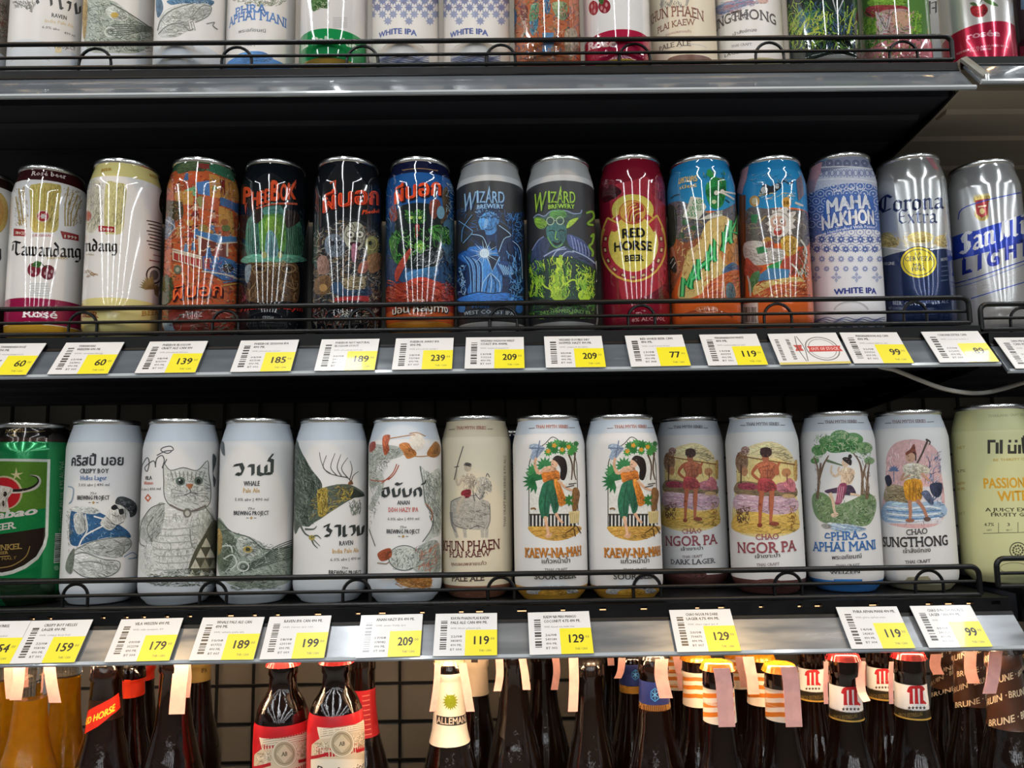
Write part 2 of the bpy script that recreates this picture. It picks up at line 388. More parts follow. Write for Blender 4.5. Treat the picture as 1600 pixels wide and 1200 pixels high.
class Ink:
    """flat print; coordinates are those of a magnified view of the photograph (frame), put on the surface by project()"""
    def __init__(s, project=None): s.T = []; s.col = []; s.proj = project; s.fr = (0, 0, 1, 1)
    def frame(s, x0, y0, k, ky=None): s.fr = (x0, y0, k, ky or k); return s
    def m(s, P):
        P = np.asarray(P, float).reshape(-1, 2)
        return s.proj(s.fr[0] + P[:, 0] / s.fr[2], s.fr[1] + P[:, 1] / s.fr[3])
    def add(s, T, c):
        if len(T):
            c = lin(c)
            if s.col and s.col[-1] == c: s.T[-1].append(np.asarray(T))     # same ink: same layer
            else: s.T.append([np.asarray(T)]); s.col.append(c)
        return s
    def P(s, pts, c):
        q = s.m(pts); t = tessellate_polygon([[Vector((a, b, 0)) for a, b in q * (100, 1000)]])
        return s.add(np.array([[q[i] for i in f] for f in t]).reshape(-1, 3, 2), c)
    def B(s, pts, c, n=4, shade=True):
        q = catmull(pts, True, n); s.P(q, c)
        if shade: s.brush(q, c)
        return s
    def brush(s, q, c):
        """fine tonal pen strokes printed over a filled shape, lighter to one side and darker to the other"""
        k = s.fr[2]; x0, y0 = q.min(0); x1, y1 = q.max(0)
        if min(x1 - x0, y1 - y0) / k < 4.5: return
        area = 0.5 * abs(np.sum(q[:, 0] * np.roll(q[:, 1], 1) - q[:, 1] * np.roll(q[:, 0], 1))) / k / k
        rnd = np.random.RandomState(int(abs(x0 * 7 + y0 * 13)) % 9999); n = int(min(150, max(10, area / 5)))
        C = rnd.uniform((x0, y0), (x1, y1), (n * 3, 2)); C = C[inside_poly(q, C)][:n]
        if len(C) < 3: return
        w, v = np.linalg.eigh(np.cov((q - q.mean(0)).T)); ax = v[:, 1]; an = math.atan2(ax[1], ax[0]); l = min(9 * k, 0.45 * math.sqrt(w[0]) * 2)
        t = ((C - (x0, y0)) / (x1 - x0 + 1e-6, y1 - y0 + 1e-6)) @ np.array([0.62, 0.38]) + rnd.uniform(-.22, .22, len(C)); lev = np.clip((t * 5).astype(int), 0, 4)
        base = rgb(c); a = an + rnd.uniform(-.5, .5, len(C)); cv = rnd.uniform(-.35, .35, len(C))
        p1 = C + l * .5 * np.stack([np.cos(a), np.sin(a)], 1); p2 = p1 + l * .5 * np.stack([np.cos(a + cv), np.sin(a + cv)], 1)
        ok = inside_poly(q, p1) & inside_poly(q, p2); St = np.stack([C, p1, p2], 1)
        for g, f in enumerate((1.30, 1.14, 0.90, 0.74, 0.56)):
            m_ = ok & (lev == g)
            if m_.any():
                Q = strip_batch(St[m_], np.full(m_.sum(), 1.25 * k), np.full(m_.sum(), .4 * k)); s.add(s.m(Q.reshape(-1, 2)).reshape(-1, 3, 2), tuple(np.clip(base * f, 0, 1)))
    def R(s, x0, y0, x1, y1, c): return s.P([(x0 + (x1 - x0) * k / 8, y0) for k in range(9)] + [(x1 - (x1 - x0) * k / 8, y1) for k in range(9)], c)
    def E(s, cx, cy, rx, ry, c, rot=0, n=24):
        a = np.linspace(0, 2 * math.pi, n, endpoint=False); x, y = rx * np.cos(a), ry * np.sin(a); r = math.radians(rot)
        return s.P(np.stack([cx + x * math.cos(r) - y * math.sin(r), cy + x * math.sin(r) + y * math.cos(r)], 1), c)
    def O(s, cx, cy, rx, ry, w, c, a0=0, a1=360):
        a = np.radians(np.linspace(a0, a1, max(6, int(abs(a1 - a0) / 12)))); return s.L(np.stack([cx + rx * np.cos(a), cy + ry * np.sin(a)], 1), w, c, sm=0)
    def L(s, pts, w, c, w1=None, sm=4):
        P = catmull(pts, False, sm) if sm and len(pts) > 2 else np.asarray(pts, float)
        if len(P) == 2: P = np.linspace(P[0], P[1], 6)
        q = strip_quads(P, w, w1); return s.add(s.m(q.reshape(-1, 2)).reshape(-1, 3, 2), c) if len(q) else s
    def Ls(s, lines, w, c, w1=None):
        for l in lines: s.L(l, w, c, w1)
        return s
    def N(s, strokes, w, c, ang=40, thin=0.4):
        """broad nib lettering"""
        nv = np.array([math.cos(math.radians(ang)), -math.sin(math.radians(ang))]) * w / 2
        tv = np.array([-nv[1], nv[0]]) * thin; Q = []
        for st in strokes:
            for p, q in zip(st[:-1], st[1:]):
                p, q = np.array(p, float), np.array(q, float)
                Q += [[p + nv, p - nv, q - nv], [p + nv, q - nv, q + nv], [p + tv, p - tv, q - tv], [p + tv, q - tv, q + tv]]
        Q = np.array(Q); return s.add(s.m(Q.reshape(-1, 2)).reshape(-1, 3, 2), c)
    def T_(s, body, xl, yl, xr, yr, h, c, bold=0.0, shear=0.0, bow=0.0, space=1.0, h2=None):
        """text from (xl, yl) to (xr, yr) along its baseline, h = height of a capital"""
        G = text_tris(body, bold, shear, space, h / s.fr[3] < 8.5)
        if not len(G): return s
        if h <= 30 and len(body) > 3 and any('\u0e00' <= k <= '\u0e7f' for k in body): h *= 0.8
        a, b = s.m([(xl, yl)])[0], s.m([(xr, yr)])[0]
        mx, my = (xl + xr) / 2, (yl + yr) / 2
        hz = s.m([(mx, my - h)])[0][1] - s.m([(mx, my)])[0][1]
        u = (G[..., 0] - G[..., 0].min()) / max(1e-6, G[..., 0].max() - G[..., 0].min()); v = G[..., 1] / 0.69
        hh = 1 if h2 is None else 1 + (h2 / h - 1) * u
        kb = hz / h
        return s.add(np.stack([a[0] + (b[0] - a[0]) * u, a[1] + (b[1] - a[1]) * u + v * hz * hh + bow * kb * (1 - (2 * u - 1) ** 2)], -1), c)
    def TR(s, body, x, y0, y1, w, c, bold=0.0):
        """text running up the can from y0 (bottom) to y1, w = letter height"""
        G = text_tris(body, bold, small=True)
        u = (G[..., 0] - G[..., 0].min()) / max(1e-6, G[..., 0].max() - G[..., 0].min()); v = G[..., 1] / 0.69
        P = np.stack([x - v * w, y0 + (y1 - y0) * u], -1); return s.add(s.m(P.reshape(-1, 2)).reshape(-1, 3, 2), c)
    def S(s, poly, n, ln, w, cols, ang=90, spread=40, seed=1, curl=0.5):
        """many short strokes scattered inside an outline"""
        rnd = np.random.RandomState(seed); poly = np.asarray(poly, float); x0, y0 = poly.min(0); x1, y1 = poly.max(0); groups = {}
        inside = lambda p: inside_poly(poly, p)
        n = int(n * 1.5); w = w * 0.85
        C = rnd.uniform((x0, y0), (x1, y1), (n * 4, 2)); C = C[inside(C)][:n]; n = len(C)
        if not n: return s
        a = np.radians(ang + rnd.uniform(-spread, spread, n)); l = ln * rnd.uniform(0.5, 1.3, n); cv = rnd.uniform(-curl, curl, n)
        pts = [C]; alive = np.ones(n, int); ok = np.ones(n, bool)
        for k in range(4):
            q = pts[-1] + np.stack([np.cos(a), np.sin(a)], 1) * (l / 4)[:, None]; ok = ok & inside(q); alive += ok; a = a + cv; pts.append(q)
        pts = np.stack(pts, 1); ci = rnd.randint(0, len(cols), n); wv = w * rnd.uniform(0.7, 1.3, n)
        for ln_ in range(2, 6):
            for g in range(len(cols)):
                m_ = (alive == ln_) & (ci == g)
                if m_.any(): groups.setdefault(cols[g], []).append(strip_batch(pts[m_, :ln_], wv[m_], np.full(m_.sum(), w * 0.3)))
        for c, q in groups.items():
            q = np.concatenate(q); s.add(s.m(q.reshape(-1, 2)).reshape(-1, 3, 2), c)
        return s
    def build(s, name, parent, m, place, cuts=(), step=5e-6, base=4e-5, flip=False):
        if not s.T: return None
        LT = [np.concatenate(t) for t in s.T]; step = min(step, max(2.5e-6, 7e-4 / len(LT)))
        I = np.concatenate([np.full(len(t), i) for i, t in enumerate(LT)]); T = np.concatenate(LT)
        for ax, lines in cuts: T, I = slice_tris(T, I, ax, lines)
        e1, e2 = T[:, 1] - T[:, 0], T[:, 2] - T[:, 0]; ok = np.abs(e1[:, 0] * e2[:, 1] - e1[:, 1] * e2[:, 0]) > 1e-12
        T, I, ar = T[ok], I[ok], (e1[:, 0] * e2[:, 1] - e1[:, 1] * e2[:, 0])[ok]
        bad = (ar > 0) if flip else (ar < 0)
        T[bad] = T[bad][:, ::-1]
        V, Nn = place(T.reshape(-1, 2), base + np.repeat(I, 3) * step)
        me = bpy.data.meshes.new(name); nT = len(T)
        me.vertices.add(nT * 3); me.vertices.foreach_set('co', V.astype(np.float32).ravel())
        me.loops.add(nT * 3); me.loops.foreach_set('vertex_index', np.arange(nT * 3, dtype=np.int32))
        me.polygons.add(nT); me.polygons.foreach_set('loop_start', np.arange(0, nT * 3, 3, dtype=np.int32))
        at_ = me.attributes.new('ink', 'FLOAT_COLOR', 'POINT')
        C = np.array([(*c, 1.0) for c in s.col])[np.repeat(I, 3)]; at_.data.foreach_set('color', C.astype(np.float32).ravel())
        me.update(calc_edges=True)
        if Nn is not None:
            me.polygons.foreach_set('use_smooth', [True] * nT); me.normals_split_custom_set_from_vertices(Nn.tolist())
        return link(name, me, m, parent)

# ------------------------------------------------------------------ cans
RC = 0.0339
def can_profile(H, R=RC):
    return [(0.70*R, 0.0006), (0.745*R, 0.0), (0.775*R, 0.0006), (0.80*R, 0.002), (0.90*R, 0.0055), (0.955*R, 0.0085), (0.985*R, 0.0115), (R, 0.0155),
            (R, H-0.0275), (0.996*R, H-0.0255), (0.983*R, H-0.023), (0.962*R, H-0.0195), (0.90*R, H-0.0115), (0.872*R, H-0.0085), (0.853*R, H-0.0062), (0.848*R, H-0.0045)]
NSEG = 120
_rimcache = {}
class Can:
    def __init__(s, name, label, xl, xr, yref, ytop=None, row='mid', H=0.168, base='#dddddd', finish='gloss', bands=(), R=RC, dz=0.0, ylim=None, yplane=None, group=None, rimcol=None, cat='can', rim='steel', blur=0):
        aL = math.atan2(*ray(xl, yref)[:2]); aR = math.atan2(*ray(xr, yref)[:2]); az = (aL + aR) / 2
        dist = R / math.sin((aR - aL) / 2)
        lo, hi = ylim or {'mid': (0.742, 0.762), 'low': (0.727, 0.750), 'top': (0.742, 0.762)}[row]
        y = yplane or min(max(dist * math.cos(az), lo), hi)
        s.c = np.array([y * math.tan(az), y]); s.R = R
        s.z0 = ZL + DECK[row] + dz; s.row = row; s.base = base; s.finish = finish; s.label = label; s.name = name; s.group = group; s.cat = cat; s.rim = rim
        if ytop is not None:
            d = ray((xl + xr) / 2, ytop); hd = math.hypot(d[0], d[1]); s_ = np.hypot(*s.c) - 0.86 * R
            H = CAM[2] + d[2] / hd * s_ - s.z0
        s.H = H; s.prof = can_profile(H, R); s.az = az; s.bands = []; s.art = Ink(s.project); s.let = Ink(s.project)
        s.xc = (xl + xr) / 2
        for b in bands: s.band(*b)
    def project(s, px, py):
        px, py = np.atleast_1d(np.asarray(px, float)), np.atleast_1d(np.asarray(py, float))
        D = np.stack([(px - 800) / F, (600 - py) / F, np.ones_like(px)], -1) @ ROT
        a = D[:, 0] ** 2 + D[:, 1] ** 2; b = D[:, 0] * s.c[0] + D[:, 1] * s.c[1]; cc = s.c @ s.c - s.R ** 2
        disc = np.maximum(b * b - a * cc, 0); t = (b - np.sqrt(disc)) / a
        h = D[:, :2] * t[:, None] - s.c
        return np.stack([np.arctan2(h[:, 0], -h[:, 1]), CAM[2] + t * D[:, 2] - s.z0], -1)
    def band(s, ya, yb, c): # ring between two heights, given as picture rows at the can's middle
        za, zb = s.project([s.xc, s.xc], [ya, yb])[:, 1]; s.bands.append((max(za, zb), min(za, zb), c)); return s
    def frame(s, *a): s.art.frame(*a); s.let.frame(*a); return s
    def rad(s, z):
        P = np.array(s.prof[1:]); return np.interp(z, P[:, 1], P[:, 0])
    def place(s, q, off):
        z = np.clip(q[:, 1], 0.0005, s.H - 0.0046); r = s.rad(z); sl = (s.rad(z + 0.0008) - s.rad(z - 0.0008)) / 0.0016
        n = np.stack([np.sin(q[:, 0]), -np.cos(q[:, 0]), -sl], -1); n /= np.linalg.norm(n, axis=1, keepdims=True)
        return np.stack([r * np.sin(q[:, 0]), -r * np.cos(q[:, 0]), z], -1) + n * off[:, None], n
    def build(s):
        t = empty(s.name, (s.c[0], s.c[1], s.z0)); tag(t, s.label, s.cat, s.group)
        # body with its colour bands
        P = [(r, z) for r, z in s.prof]; cuts = set()
        for za, zb, _ in s.bands: cuts |= {za, zb}
        arr = np.array(s.prof); rows = []
        def colour(z):
            c = s.base
            for za, zb, cc in s.bands:
                if zb <= z <= za: c = cc
            return lin(c)
        zs = sorted(set([round(z, 6) for _, z in s.prof[2:]] + [round(z, 6) for z in cuts if 0.001 < z < s.H - 0.005] + [round(z, 6) for z in np.linspace(0.0155, s.H - 0.0275, 6)]))
        for i, z in enumerate(zs):
            lo = colour(z - 1e-5); hi = colour(z + 1e-5)
            if lo != hi: rows += [(float(s.rad(z)), z - 1e-6, lo), (float(s.rad(z)), z + 1e-6, hi)]
            else: rows.append((float(s.rad(z)), z, lo))
        met = lin('#b9b9b6')
        rows = [(0.0, 0.006, met), (0.60 * s.R, 0.006, met), (0.70 * s.R, 0.0006, met), (0.745 * s.R, 0.0, met)] + rows
        mb = MB().lathe([(r, z) for r, z, _ in rows], NSEG); me = mb.mesh('can_body'); me.polygons.foreach_set('use_smooth', [True] * len(me.polygons))
        a_ = me.attributes.new('ink', 'FLOAT_COLOR', 'POINT')
        a_.data.foreach_set('color', np.repeat(np.array([(*c, 1.0) for _, _, c in rows]), NSEG, 0).astype(np.float32).ravel())
        bo = link('can_body', me, M[s.finish], t)
        key = round(s.H, 4), s.R
        if key not in _rimcache:
            H, R = s.H, s.R
            _rimcache[key] = (
                MB().lathe([(0.848*R, H-0.0046), (0.868*R, H-0.0040), (0.876*R, H-0.0030), (0.876*R, H-0.0012), (0.866*R, H-0.0002), (0.850*R, H), (0.836*R, H-0.0006), (0.830*R, H-0.0018), (0.815*R, H-0.0065), (0.79*R, H-0.0075), (0.77*R, H-0.0062), (0.70*R, H-0.0058), (0.0, H-0.0058)], 72).mesh('rim', 50),
                MB().lathe([(0.0, 0.0016), (0.011, 0.0016), (0.0125, 0.0012), (0.0125, 0.0004), (0.011, 0.0), (0.0, 0.0)], 20).mesh('pull_tab', 50))
        ro = link('rim', _rimcache[key][0], M[s.rim], t)
        o = link('pull_tab', _rimcache[key][1], M['steel'], ro, (0, -0.006, s.H - 0.0056)); o.scale = (0.62, 1, 1)
        cuts_ = ((0, np.radians(np.arange(-99, 100, 3.0))), (1, [z for _, z in s.prof[2:]]))
        if s.finish == 'gloss': s.art.col = [tuple(0.84 * (0.88 * v + 0.12 * sum(c_) / 3) for v in c_) for c_ in s.art.col]
        s.art.build('printed_artwork', bo, M[s.finish + '_art'], s.place, cuts_)
        s.let.build('printed_lettering', bo, M[s.finish], s.place, cuts_, base=4e-5 + min(5e-6, max(2.5e-6, 7e-4 / max(1, len(s.art.T)))) * (len(s.art.T) + 1))
        s.obj = t
        return t
# ------------------------------------------------------------------ lettering with a broad nib
GL = {
 'T': (1.0, [[(0,1.35),(.25,1.55),(.95,1.4)],[(.5,1.45),(.42,.3),(.62,0),(.9,.2)],[(.12,1.2),(.05,.5)]]),
 'a': (.8, [[(.1,.85),(.35,1),(.55,.85),(.55,.15),(.75,0)],[(.55,.55),(.2,.4),(.12,.15),(.32,0),(.55,.2)]]),
 'w': (1.15, [[(.02,.88),(.18,1),(.18,.15),(.35,0),(.55,.2)],[(.45,1),(.55,.9),(.55,.15),(.7,0),(.95,.25),(.95,.85),(.8,1)]]),
 'n': (.85, [[(.05,.85),(.2,1),(.2,.1),(.3,0)],[(.2,.8),(.5,1),(.62,.85),(.62,.1),(.78,0)]]),
 'd': (.8, [[(.55,.8),(.2,.85),(.12,.2),(.35,0),(.6,.2),(.6,1.1),(.2,1.6)]]),
 'g': (.8, [[(.6,.9),(.25,1),(.12,.75),(.15,.2),(.35,.05),(.6,.25)],[(.6,.95),(.62,-.2),(.4,-.5),(.1,-.4)]]),
 'C': (1.05, [[(.95,1.3),(.6,1.55),(.2,1.2),(.15,.4),(.4,0),(.9,.25)],[(.52,1.4),(.47,.15)],[(.0,1.0),(.05,.2)]]),
 'o': (.75, [[(.3,1),(.12,.8),(.12,.2),(.35,0),(.6,.2),(.6,.8),(.3,1)]]),
 'r': (.65, [[(.05,.85),(.2,1),(.2,.1),(.32,0)],[(.2,.8),(.48,1),(.58,.85)]]),
 'S': (.95, [[(.85,1.3),(.5,1.5),(.2,1.25),(.3,.9),(.68,.65),(.72,.25),(.4,0),(.08,.2)],[(.45,1.4),(.45,.1)]]),
 'M': (1.25, [[(.1,0),(.2,1.4)],[(.2,1.4),(.42,.2)],[(.5,1.4),(.55,.1)],[(.55,1.35),(.95,1.4),(.95,.1),(1.1,0)]]),
 'i': (.42, [[(.05,.85),(.2,1),(.2,.1),(.35,0)],[(.16,1.42),(.28,1.3)]]),
 'E': (.9, [[(.8,1.35),(.4,1.5),(.18,1.2),(.18,.3),(.45,0),(.82,.2)],[(.2,.75),(.65,.8)]]),
 'x': (.75, [[(.1,1),(.62,0)],[(.6,1),(.1,0)]]),
 't': (.62, [[(.25,1.35),(.25,.15),(.4,0),(.58,.15)],[(.02,1),(.55,1)]]),
}
def BL(ink, word, xl, yl, xr, yr, h, w, c, ang=40, grow=1.0):
    tot = sum(GL[k][0] for k in word); x = 0; st = []
    for k in word:
        adv, ss = GL[k]
        for s_ in ss:
            st.append([(xl + (xr - xl) * (x + a) / tot, yl + (yr - yl) * (x + a) / tot - b * h * (1 + (grow - 1) * (x + a) / tot)) for a, b in s_])
        x += adv
    ink.N(st, w, c, ang)
def stars(ink, xs, y, r, c):
    for x in xs:
        a = [math.pi / 2 + k * math.pi / 5 for k in range(10)]
        ink.P([(x + (r if k % 2 == 0 else r * .42) * math.cos(t), y - (r if k % 2 == 0 else r * .42) * math.sin(t)) for k, t in enumerate(a)], c)
def leafs(ink, cx, cy, n, l, w, c, a0=0, a1=360):
    for k in range(n):
        a = math.radians(a0 + (a1 - a0) * k / max(1, n - 1)); ux, uy = math.cos(a), math.sin(a)
        ink.P([(cx, cy), (cx + ux * l * .5 - uy * w, cy + uy * l * .5 + ux * w), (cx + ux * l, cy + uy * l), (cx + ux * l * .5 + uy * w, cy + uy * l * .5 - ux * w)], c)
def poly(*a): return [(a[i], a[i + 1]) for i in range(0, len(a), 2)]
def cols(s): return ['#' + k for k in s.split()]

# ------------------------------------------------------------------ middle shelf
def mid(label, xl, xr, yt, base, finish='gloss', bands=(), **k):
    return Can('beer_can', label, xl, xr, 380, yt, 'mid', base=base, finish=finish, bands=bands, **k)

# sliver of a white can at the left edge
c = mid('white and gold can cut off by the left picture edge, beside the rosé can', -94, 18, 262, '#e2e0dc', bands=[(262, 283, '#2c1a18'), (478, 530, '#241c16')])
c.frame(0, 230, 3.242).art.E(-20, 330, 62, 110, '#e0b84e'); c.art.E(-20, 330, 40, 80, '#d79c34')
BL(c.let, 'Tawandang', -250, 545, 8, 560, 45, 11, '#221f1e'); c.build()

def laurel(ink, cx, cy, s, c_):
    for sg in (-1, 1):
        for k in range(6):
            a = math.radians(-80 + k * 26); x = cx + sg * math.cos(a) * s; y = cy + math.sin(a) * s * 1.1 - 10
            leafs(ink, x, y, 2, s * .42, s * .09, c_, -100 if sg > 0 else -140, -40 if sg > 0 else -80)
def tawandang_front(c, dx=0, word=1):
    A, T = c.art, c.let
    A.B(poly(150+dx,200, 180+dx,185, 230+dx,178, 285+dx,185, 312+dx,200, 300+dx,300, 290+dx,420, 225+dx,430, 160+dx,420, 155+dx,300), '#ecd468')
    for k in range(5): A.L(poly(170+dx+28*k,200, 172+dx+26*k,300, 176+dx+24*k,410), 5, '#d8b23e')
    A.Ls([poly(350+dx,200, 330+dx,300, 330+dx,400), poly(372+dx,230, 345+dx,320, 345+dx,400), poly(395+dx,240, 362+dx,330, 358+dx,400), poly(410+dx,270, 385+dx,340, 372+dx,400)], 7, '#cdb267')
    A.Ls([poly(95+dx,210, 108+dx,300, 118+dx,390), poly(80+dx,250, 92+dx,320, 105+dx,390), poly(120+dx,200, 125+dx,300, 130+dx,380)], 7, '#d3b566')
    A.S(poly(320+dx,200, 415+dx,220, 415+dx,400, 330+dx,410), 60, 22, 4, cols('b99b52 d9c483 a98b48'), -70, 25, 3)
    A.S(poly(72+dx,210, 140+dx,200, 145+dx,410, 75+dx,400), 50, 22, 4, cols('b99b52 d9c483 a98b48'), -110, 25, 4)
    A.E(218+dx, 350, 34, 31, '#e9d9b0'); A.E(218+dx, 350, 29, 26, '#c3202c'); leafs(A, 218+dx, 350, 6, 17, 5, '#f2e9e0', 0, 300)
    A.P(poly(70+dx,412, 130+dx,418, 130+dx,452, 68+dx,450), '#b3242a'); A.P(poly(305+dx,424, 398+dx,446, 398+dx,476, 318+dx,464), '#b3242a')
    T.T_('SINCE', 78+dx, 441, 124+dx, 444, 15, '#f2e6d8', .02); T.T_('1999', 326+dx, 458, 388+dx, 468, 15, '#f2e6d8', .02)
    T.T_('ORIGINAL', 160+dx, 454, 266+dx, 455, 13, '#b04450', .01)
c = mid('white rosé beer can with two cherries, dark maroon neck and maroon base', 18, 131, 258, '#e9e7e6', bands=[(255, 281, '#3b1519'), (467, 507, '#931747'), (508, 540, '#c2962c')])
c.frame(0, 230, 3.242); tawandang_front(c)
c.let.T_('Rosé beer', 146, 138, 345, 158, 26, '#f0e4e2', .012)
BL(c.let, 'Tawandang', 62, 545, 412, 560, 44, 12, '#1c191a')
c.let.T_('BREWERY', 240, 568, 345, 570, 12, '#b9a25a', .01)
A = c.art; A.E(172, 622, 33, 36, '#8b1a36'); A.E(243, 634, 37, 38, '#7c1630'); A.B(poly(160,600, 185,575, 208,590, 196,610, 176,606), '#3f7a34'); A.L(poly(205,580, 220,600, 240,605), 5, '#3b5a2c')
for x, y in ((162, 632), (182, 640), (228, 640), (250, 652), (262, 630), (240, 622)): A.E(x, y, 6, 9, '#c9a0a8')
for k in range(6): A.L(poly(150, 690+k*12, 250, 692+k*12), 3, '#cfe3ea')
c.let.T_('Rosé', 112, 862, 290, 868, 38, '#f2e9ee', .02); c.build()

c = mid('white beer can with pale yellow neck and base, turned sideways', 131, 254, 247, '#e3e1de', bands=[(247, 275, '#d9cd86'), (466, 540, '#ddd18c')])
c.frame(0, 230, 3.242); A, T = c.art, c.let
A.B(poly(535,190, 590,180, 640,200, 632,320, 620,430, 560,440, 530,420), '#e3da92'); A.B(poly(440,190, 500,170, 515,260, 500,400, 440,420), '#ece8cf')
T.TR('BREWERY', 480, 310, 176, 34, '#c9c7c2', .01); A.S(poly(440,180, 530,180, 520,420, 440,420), 40, 26, 4, cols('cbbf93 bdb59a'), -80, 25, 7)
A.E(446, 348, 20, 30, '#d9d1c8'); A.E(446, 348, 16, 25, '#c33a34'); A.P(poly(498,398, 582,404, 580,432, 500,428), '#b52a2c'); T.T_('1999', 508, 423, 574, 427, 14, '#efdcd0', .02)
BL(T, 'ndang', 430, 525, 597, 528, 38, 11, '#25211f'); T.T_('BREWERY', 436, 548, 480, 550, 9, '#b8a87a')
A.S(poly(425,615, 500,640, 500,655, 425,660), 20, 24, 4, cols('c7a882 b88f62'), 20, 20, 9)
for k in range(9): A.L(poly(742 + (k % 3) * 8, 372 + k * 17, 780, 378 + k * 17, 826, 392 + k * 17), 6, '#5a5654')
A.L(poly(775,545, 822,556), 5, '#c88'); A.L(poly(755,572, 822,584), 6, '#b66')
A.O(780, 648, 38, 42, 8, '#4c4846'); A.E(780, 648, 22, 26, '#8c8580'); leafs(A, 775, 720, 8, 75, 9, '#b99f62', 190, 265); leafs(A, 780, 725, 6, 40, 9, '#a58a52', -90, 60)
A.B(poly(812,240, 832,232, 834,340, 815,330, 806,290), '#3c3532')
T.T_('BEER', 500, 120, 560, 112, 15, '#b28832', .03); T.T_('BEER', 770, 145, 815, 165, 14, '#b28832', .02)
T.T_('BEER', 418, 860, 500, 865, 30, '#a86a44', .03); T.T_('BEER', 715, 856, 800, 848, 26, '#b08a4a', .03)
c.build()

# mural can
c = mid('terracotta can covered with a crowded temple mural scene', 256, 374, 245, '#b4552f', bands=[(240, 262, '#37563c'), (477, 540, '#8d3a30')])
c.frame(250, 240, 4.289); A, T = c.art, c.let
A.S(poly(40,120, 530,170, 530,1000, 20,1000), 520, 30, 17, cols('c8703c a8482c d08a48 8f3d28 b86034 dca060 7a4a34 c05030'), 20, 70, 40); A.B(poly(100,60, 250,40, 330,60, 300,110, 200,110, 110,130), '#5a6e48'); A.P(poly(235,50, 345,60, 330,105, 250,85), '#9c2f2c'); A.P(poly(345,55, 500,95, 520,200, 420,150, 310,105), '#3f7f5e')
for k in range(7): A.L(poly(400+18*k,150+7*k, 370+20*k,70+6*k), 3, '#2c5f45')
A.P(poly(165,165, 235,155, 240,220, 170,235), '#d2522c'); A.P(poly(240,195, 330,180, 335,285, 255,270), '#4b86cf'); A.P(poly(160,250, 240,215, 240,290), '#7cc08a')
A.P(poly(330,130, 405,150, 405,300, 335,290), '#e39a35'); A.P(poly(400,165, 530,200, 530,330, 405,300), '#c98a2f'); A.P(poly(404,170, 440,178, 435,280, 405,270), '#8b2a26')
A.P(poly(100,260, 220,250, 220,345, 105,340), '#dca03c'); A.P(poly(402,290, 500,330, 500,385, 402,345), '#3a6fae'); A.P(poly(500,330, 535,340, 535,420, 500,390), '#2f5a94')
A.P(poly(390,350, 485,390, 500,560, 395,470), '#d69a33'); A.P(poly(285,290, 400,300, 395,380, 280,370), '#d0602f'); A.P(poly(240,300, 280,280, 300,330, 270,380), '#a0a05e')
for k in range(6): A.L(poly(165+14*k,175, 168+14*k,230), 3, '#a83c20'); A.L(poly(110+19*k,262, 112+19*k,340), 3, '#b57f2c')
for k in range(4): A.L(poly(410+26*k,195, 410+26*k,300), 4, '#9c6422')
A.B(poly(40,330, 100,320, 150,330, 150,430, 60,440), '#4f4a33'); A.S(poly(40,310, 160,310, 160,450, 40,470), 60, 26, 6, cols('2e3b26 6d5a33 874a2b'), 0, 90, 5)
A.B(poly(40,430, 90,440, 100,500, 60,560, 35,570), '#7f8fa8'); A.L(poly(35,440, 80,470, 100,500, 60,540), 8, '#d3dae2')
def folk(x, y, s, skin, cloth, arm=1):
    A.E(x, y, 9*s, 11*s, skin); A.B(poly(x-12*s,y+12*s, x+12*s,y+12*s, x+10*s,y+46*s, x-10*s,y+46*s), skin if arm else cloth)
    A.B(poly(x-14*s,y+42*s, x+14*s,y+42*s, x+18*s,y+72*s, x-18*s,y+74*s), cloth); A.L(poly(x-12*s,y+16*s, x-30*s,y+30*s, x-44*s,y+26*s), 7*s, skin); A.L(poly(x+12*s,y+16*s, x+32*s,y+22*s, x+46*s,y+14*s), 7*s, skin)
    A.L(poly(x-8*s,y+72*s, x-22*s,y+95*s), 8*s, skin); A.L(poly(x+8*s,y+72*s, x+14*s,y+98*s), 8*s, skin); A.E(x, y-7*s, 9*s, 6*s, '#33261f')
folk(238, 338, 1.15, '#e2bda2', '#8e2a2c'); folk(360, 395, 1.0, '#dca486', '#b8492c'); folk(365, 185, .8, '#e0b290', '#6fa04a'); folk(175, 120, .8, '#c9967a', '#3e6ea8', 0)
for x, y, s_, cl in ((130,480,.9,'#c98b3a'),(205,500,.9,'#a83c30'),(245,495,1.0,'#3f78b8'),(350,470,1,'#4f86c0'),(400,540,.9,'#3a6aa8'),(130,200,.7,'#a86a3c'),(470,540,.8,'#7f93a8'),(175,600,.8,'#6a94bf'),(225,590,.8,'#3d6ea0')): folk(x, y, s_, '#dcae8e', cl, 0)
for x, y, r, cl in ((200,465,26,'#d99b3a'),(290,500,30,'#9c8a3e'),(440,500,28,'#6c7d3c'),(370,555,24,'#b9cde0'),(330,530,26,'#c98a35'),(430,460,26,'#b06a2c')): A.E(x, y, r, r*.8, cl)
A.P(poly(235,540, 380,600, 510,590, 510,560, 400,555, 260,520), '#3d7fc0'); A.L(poly(240,548, 380,605, 515,595), 9, '#e8d6bb', sm=0); A.L(poly(245,560, 385,618, 515,608), 6, '#b83a2c', sm=0)
A.P(poly(270,570, 440,620, 440,760, 280,770), '#7e3a2e'); A.R(258,560,274,680,'#e8dccb'); A.R(442,600,454,690,'#e8dccb')
A.P(poly(85,650, 280,700, 280,775, 88,715), '#e4d2b4')
for k in range(5): A.P([(95+37*k, 664+9.5*k), (126+37*k, 672+9.5*k), (126+37*k, 724+10*k), (95+37*k, 708+10*k)], '#bb3428')
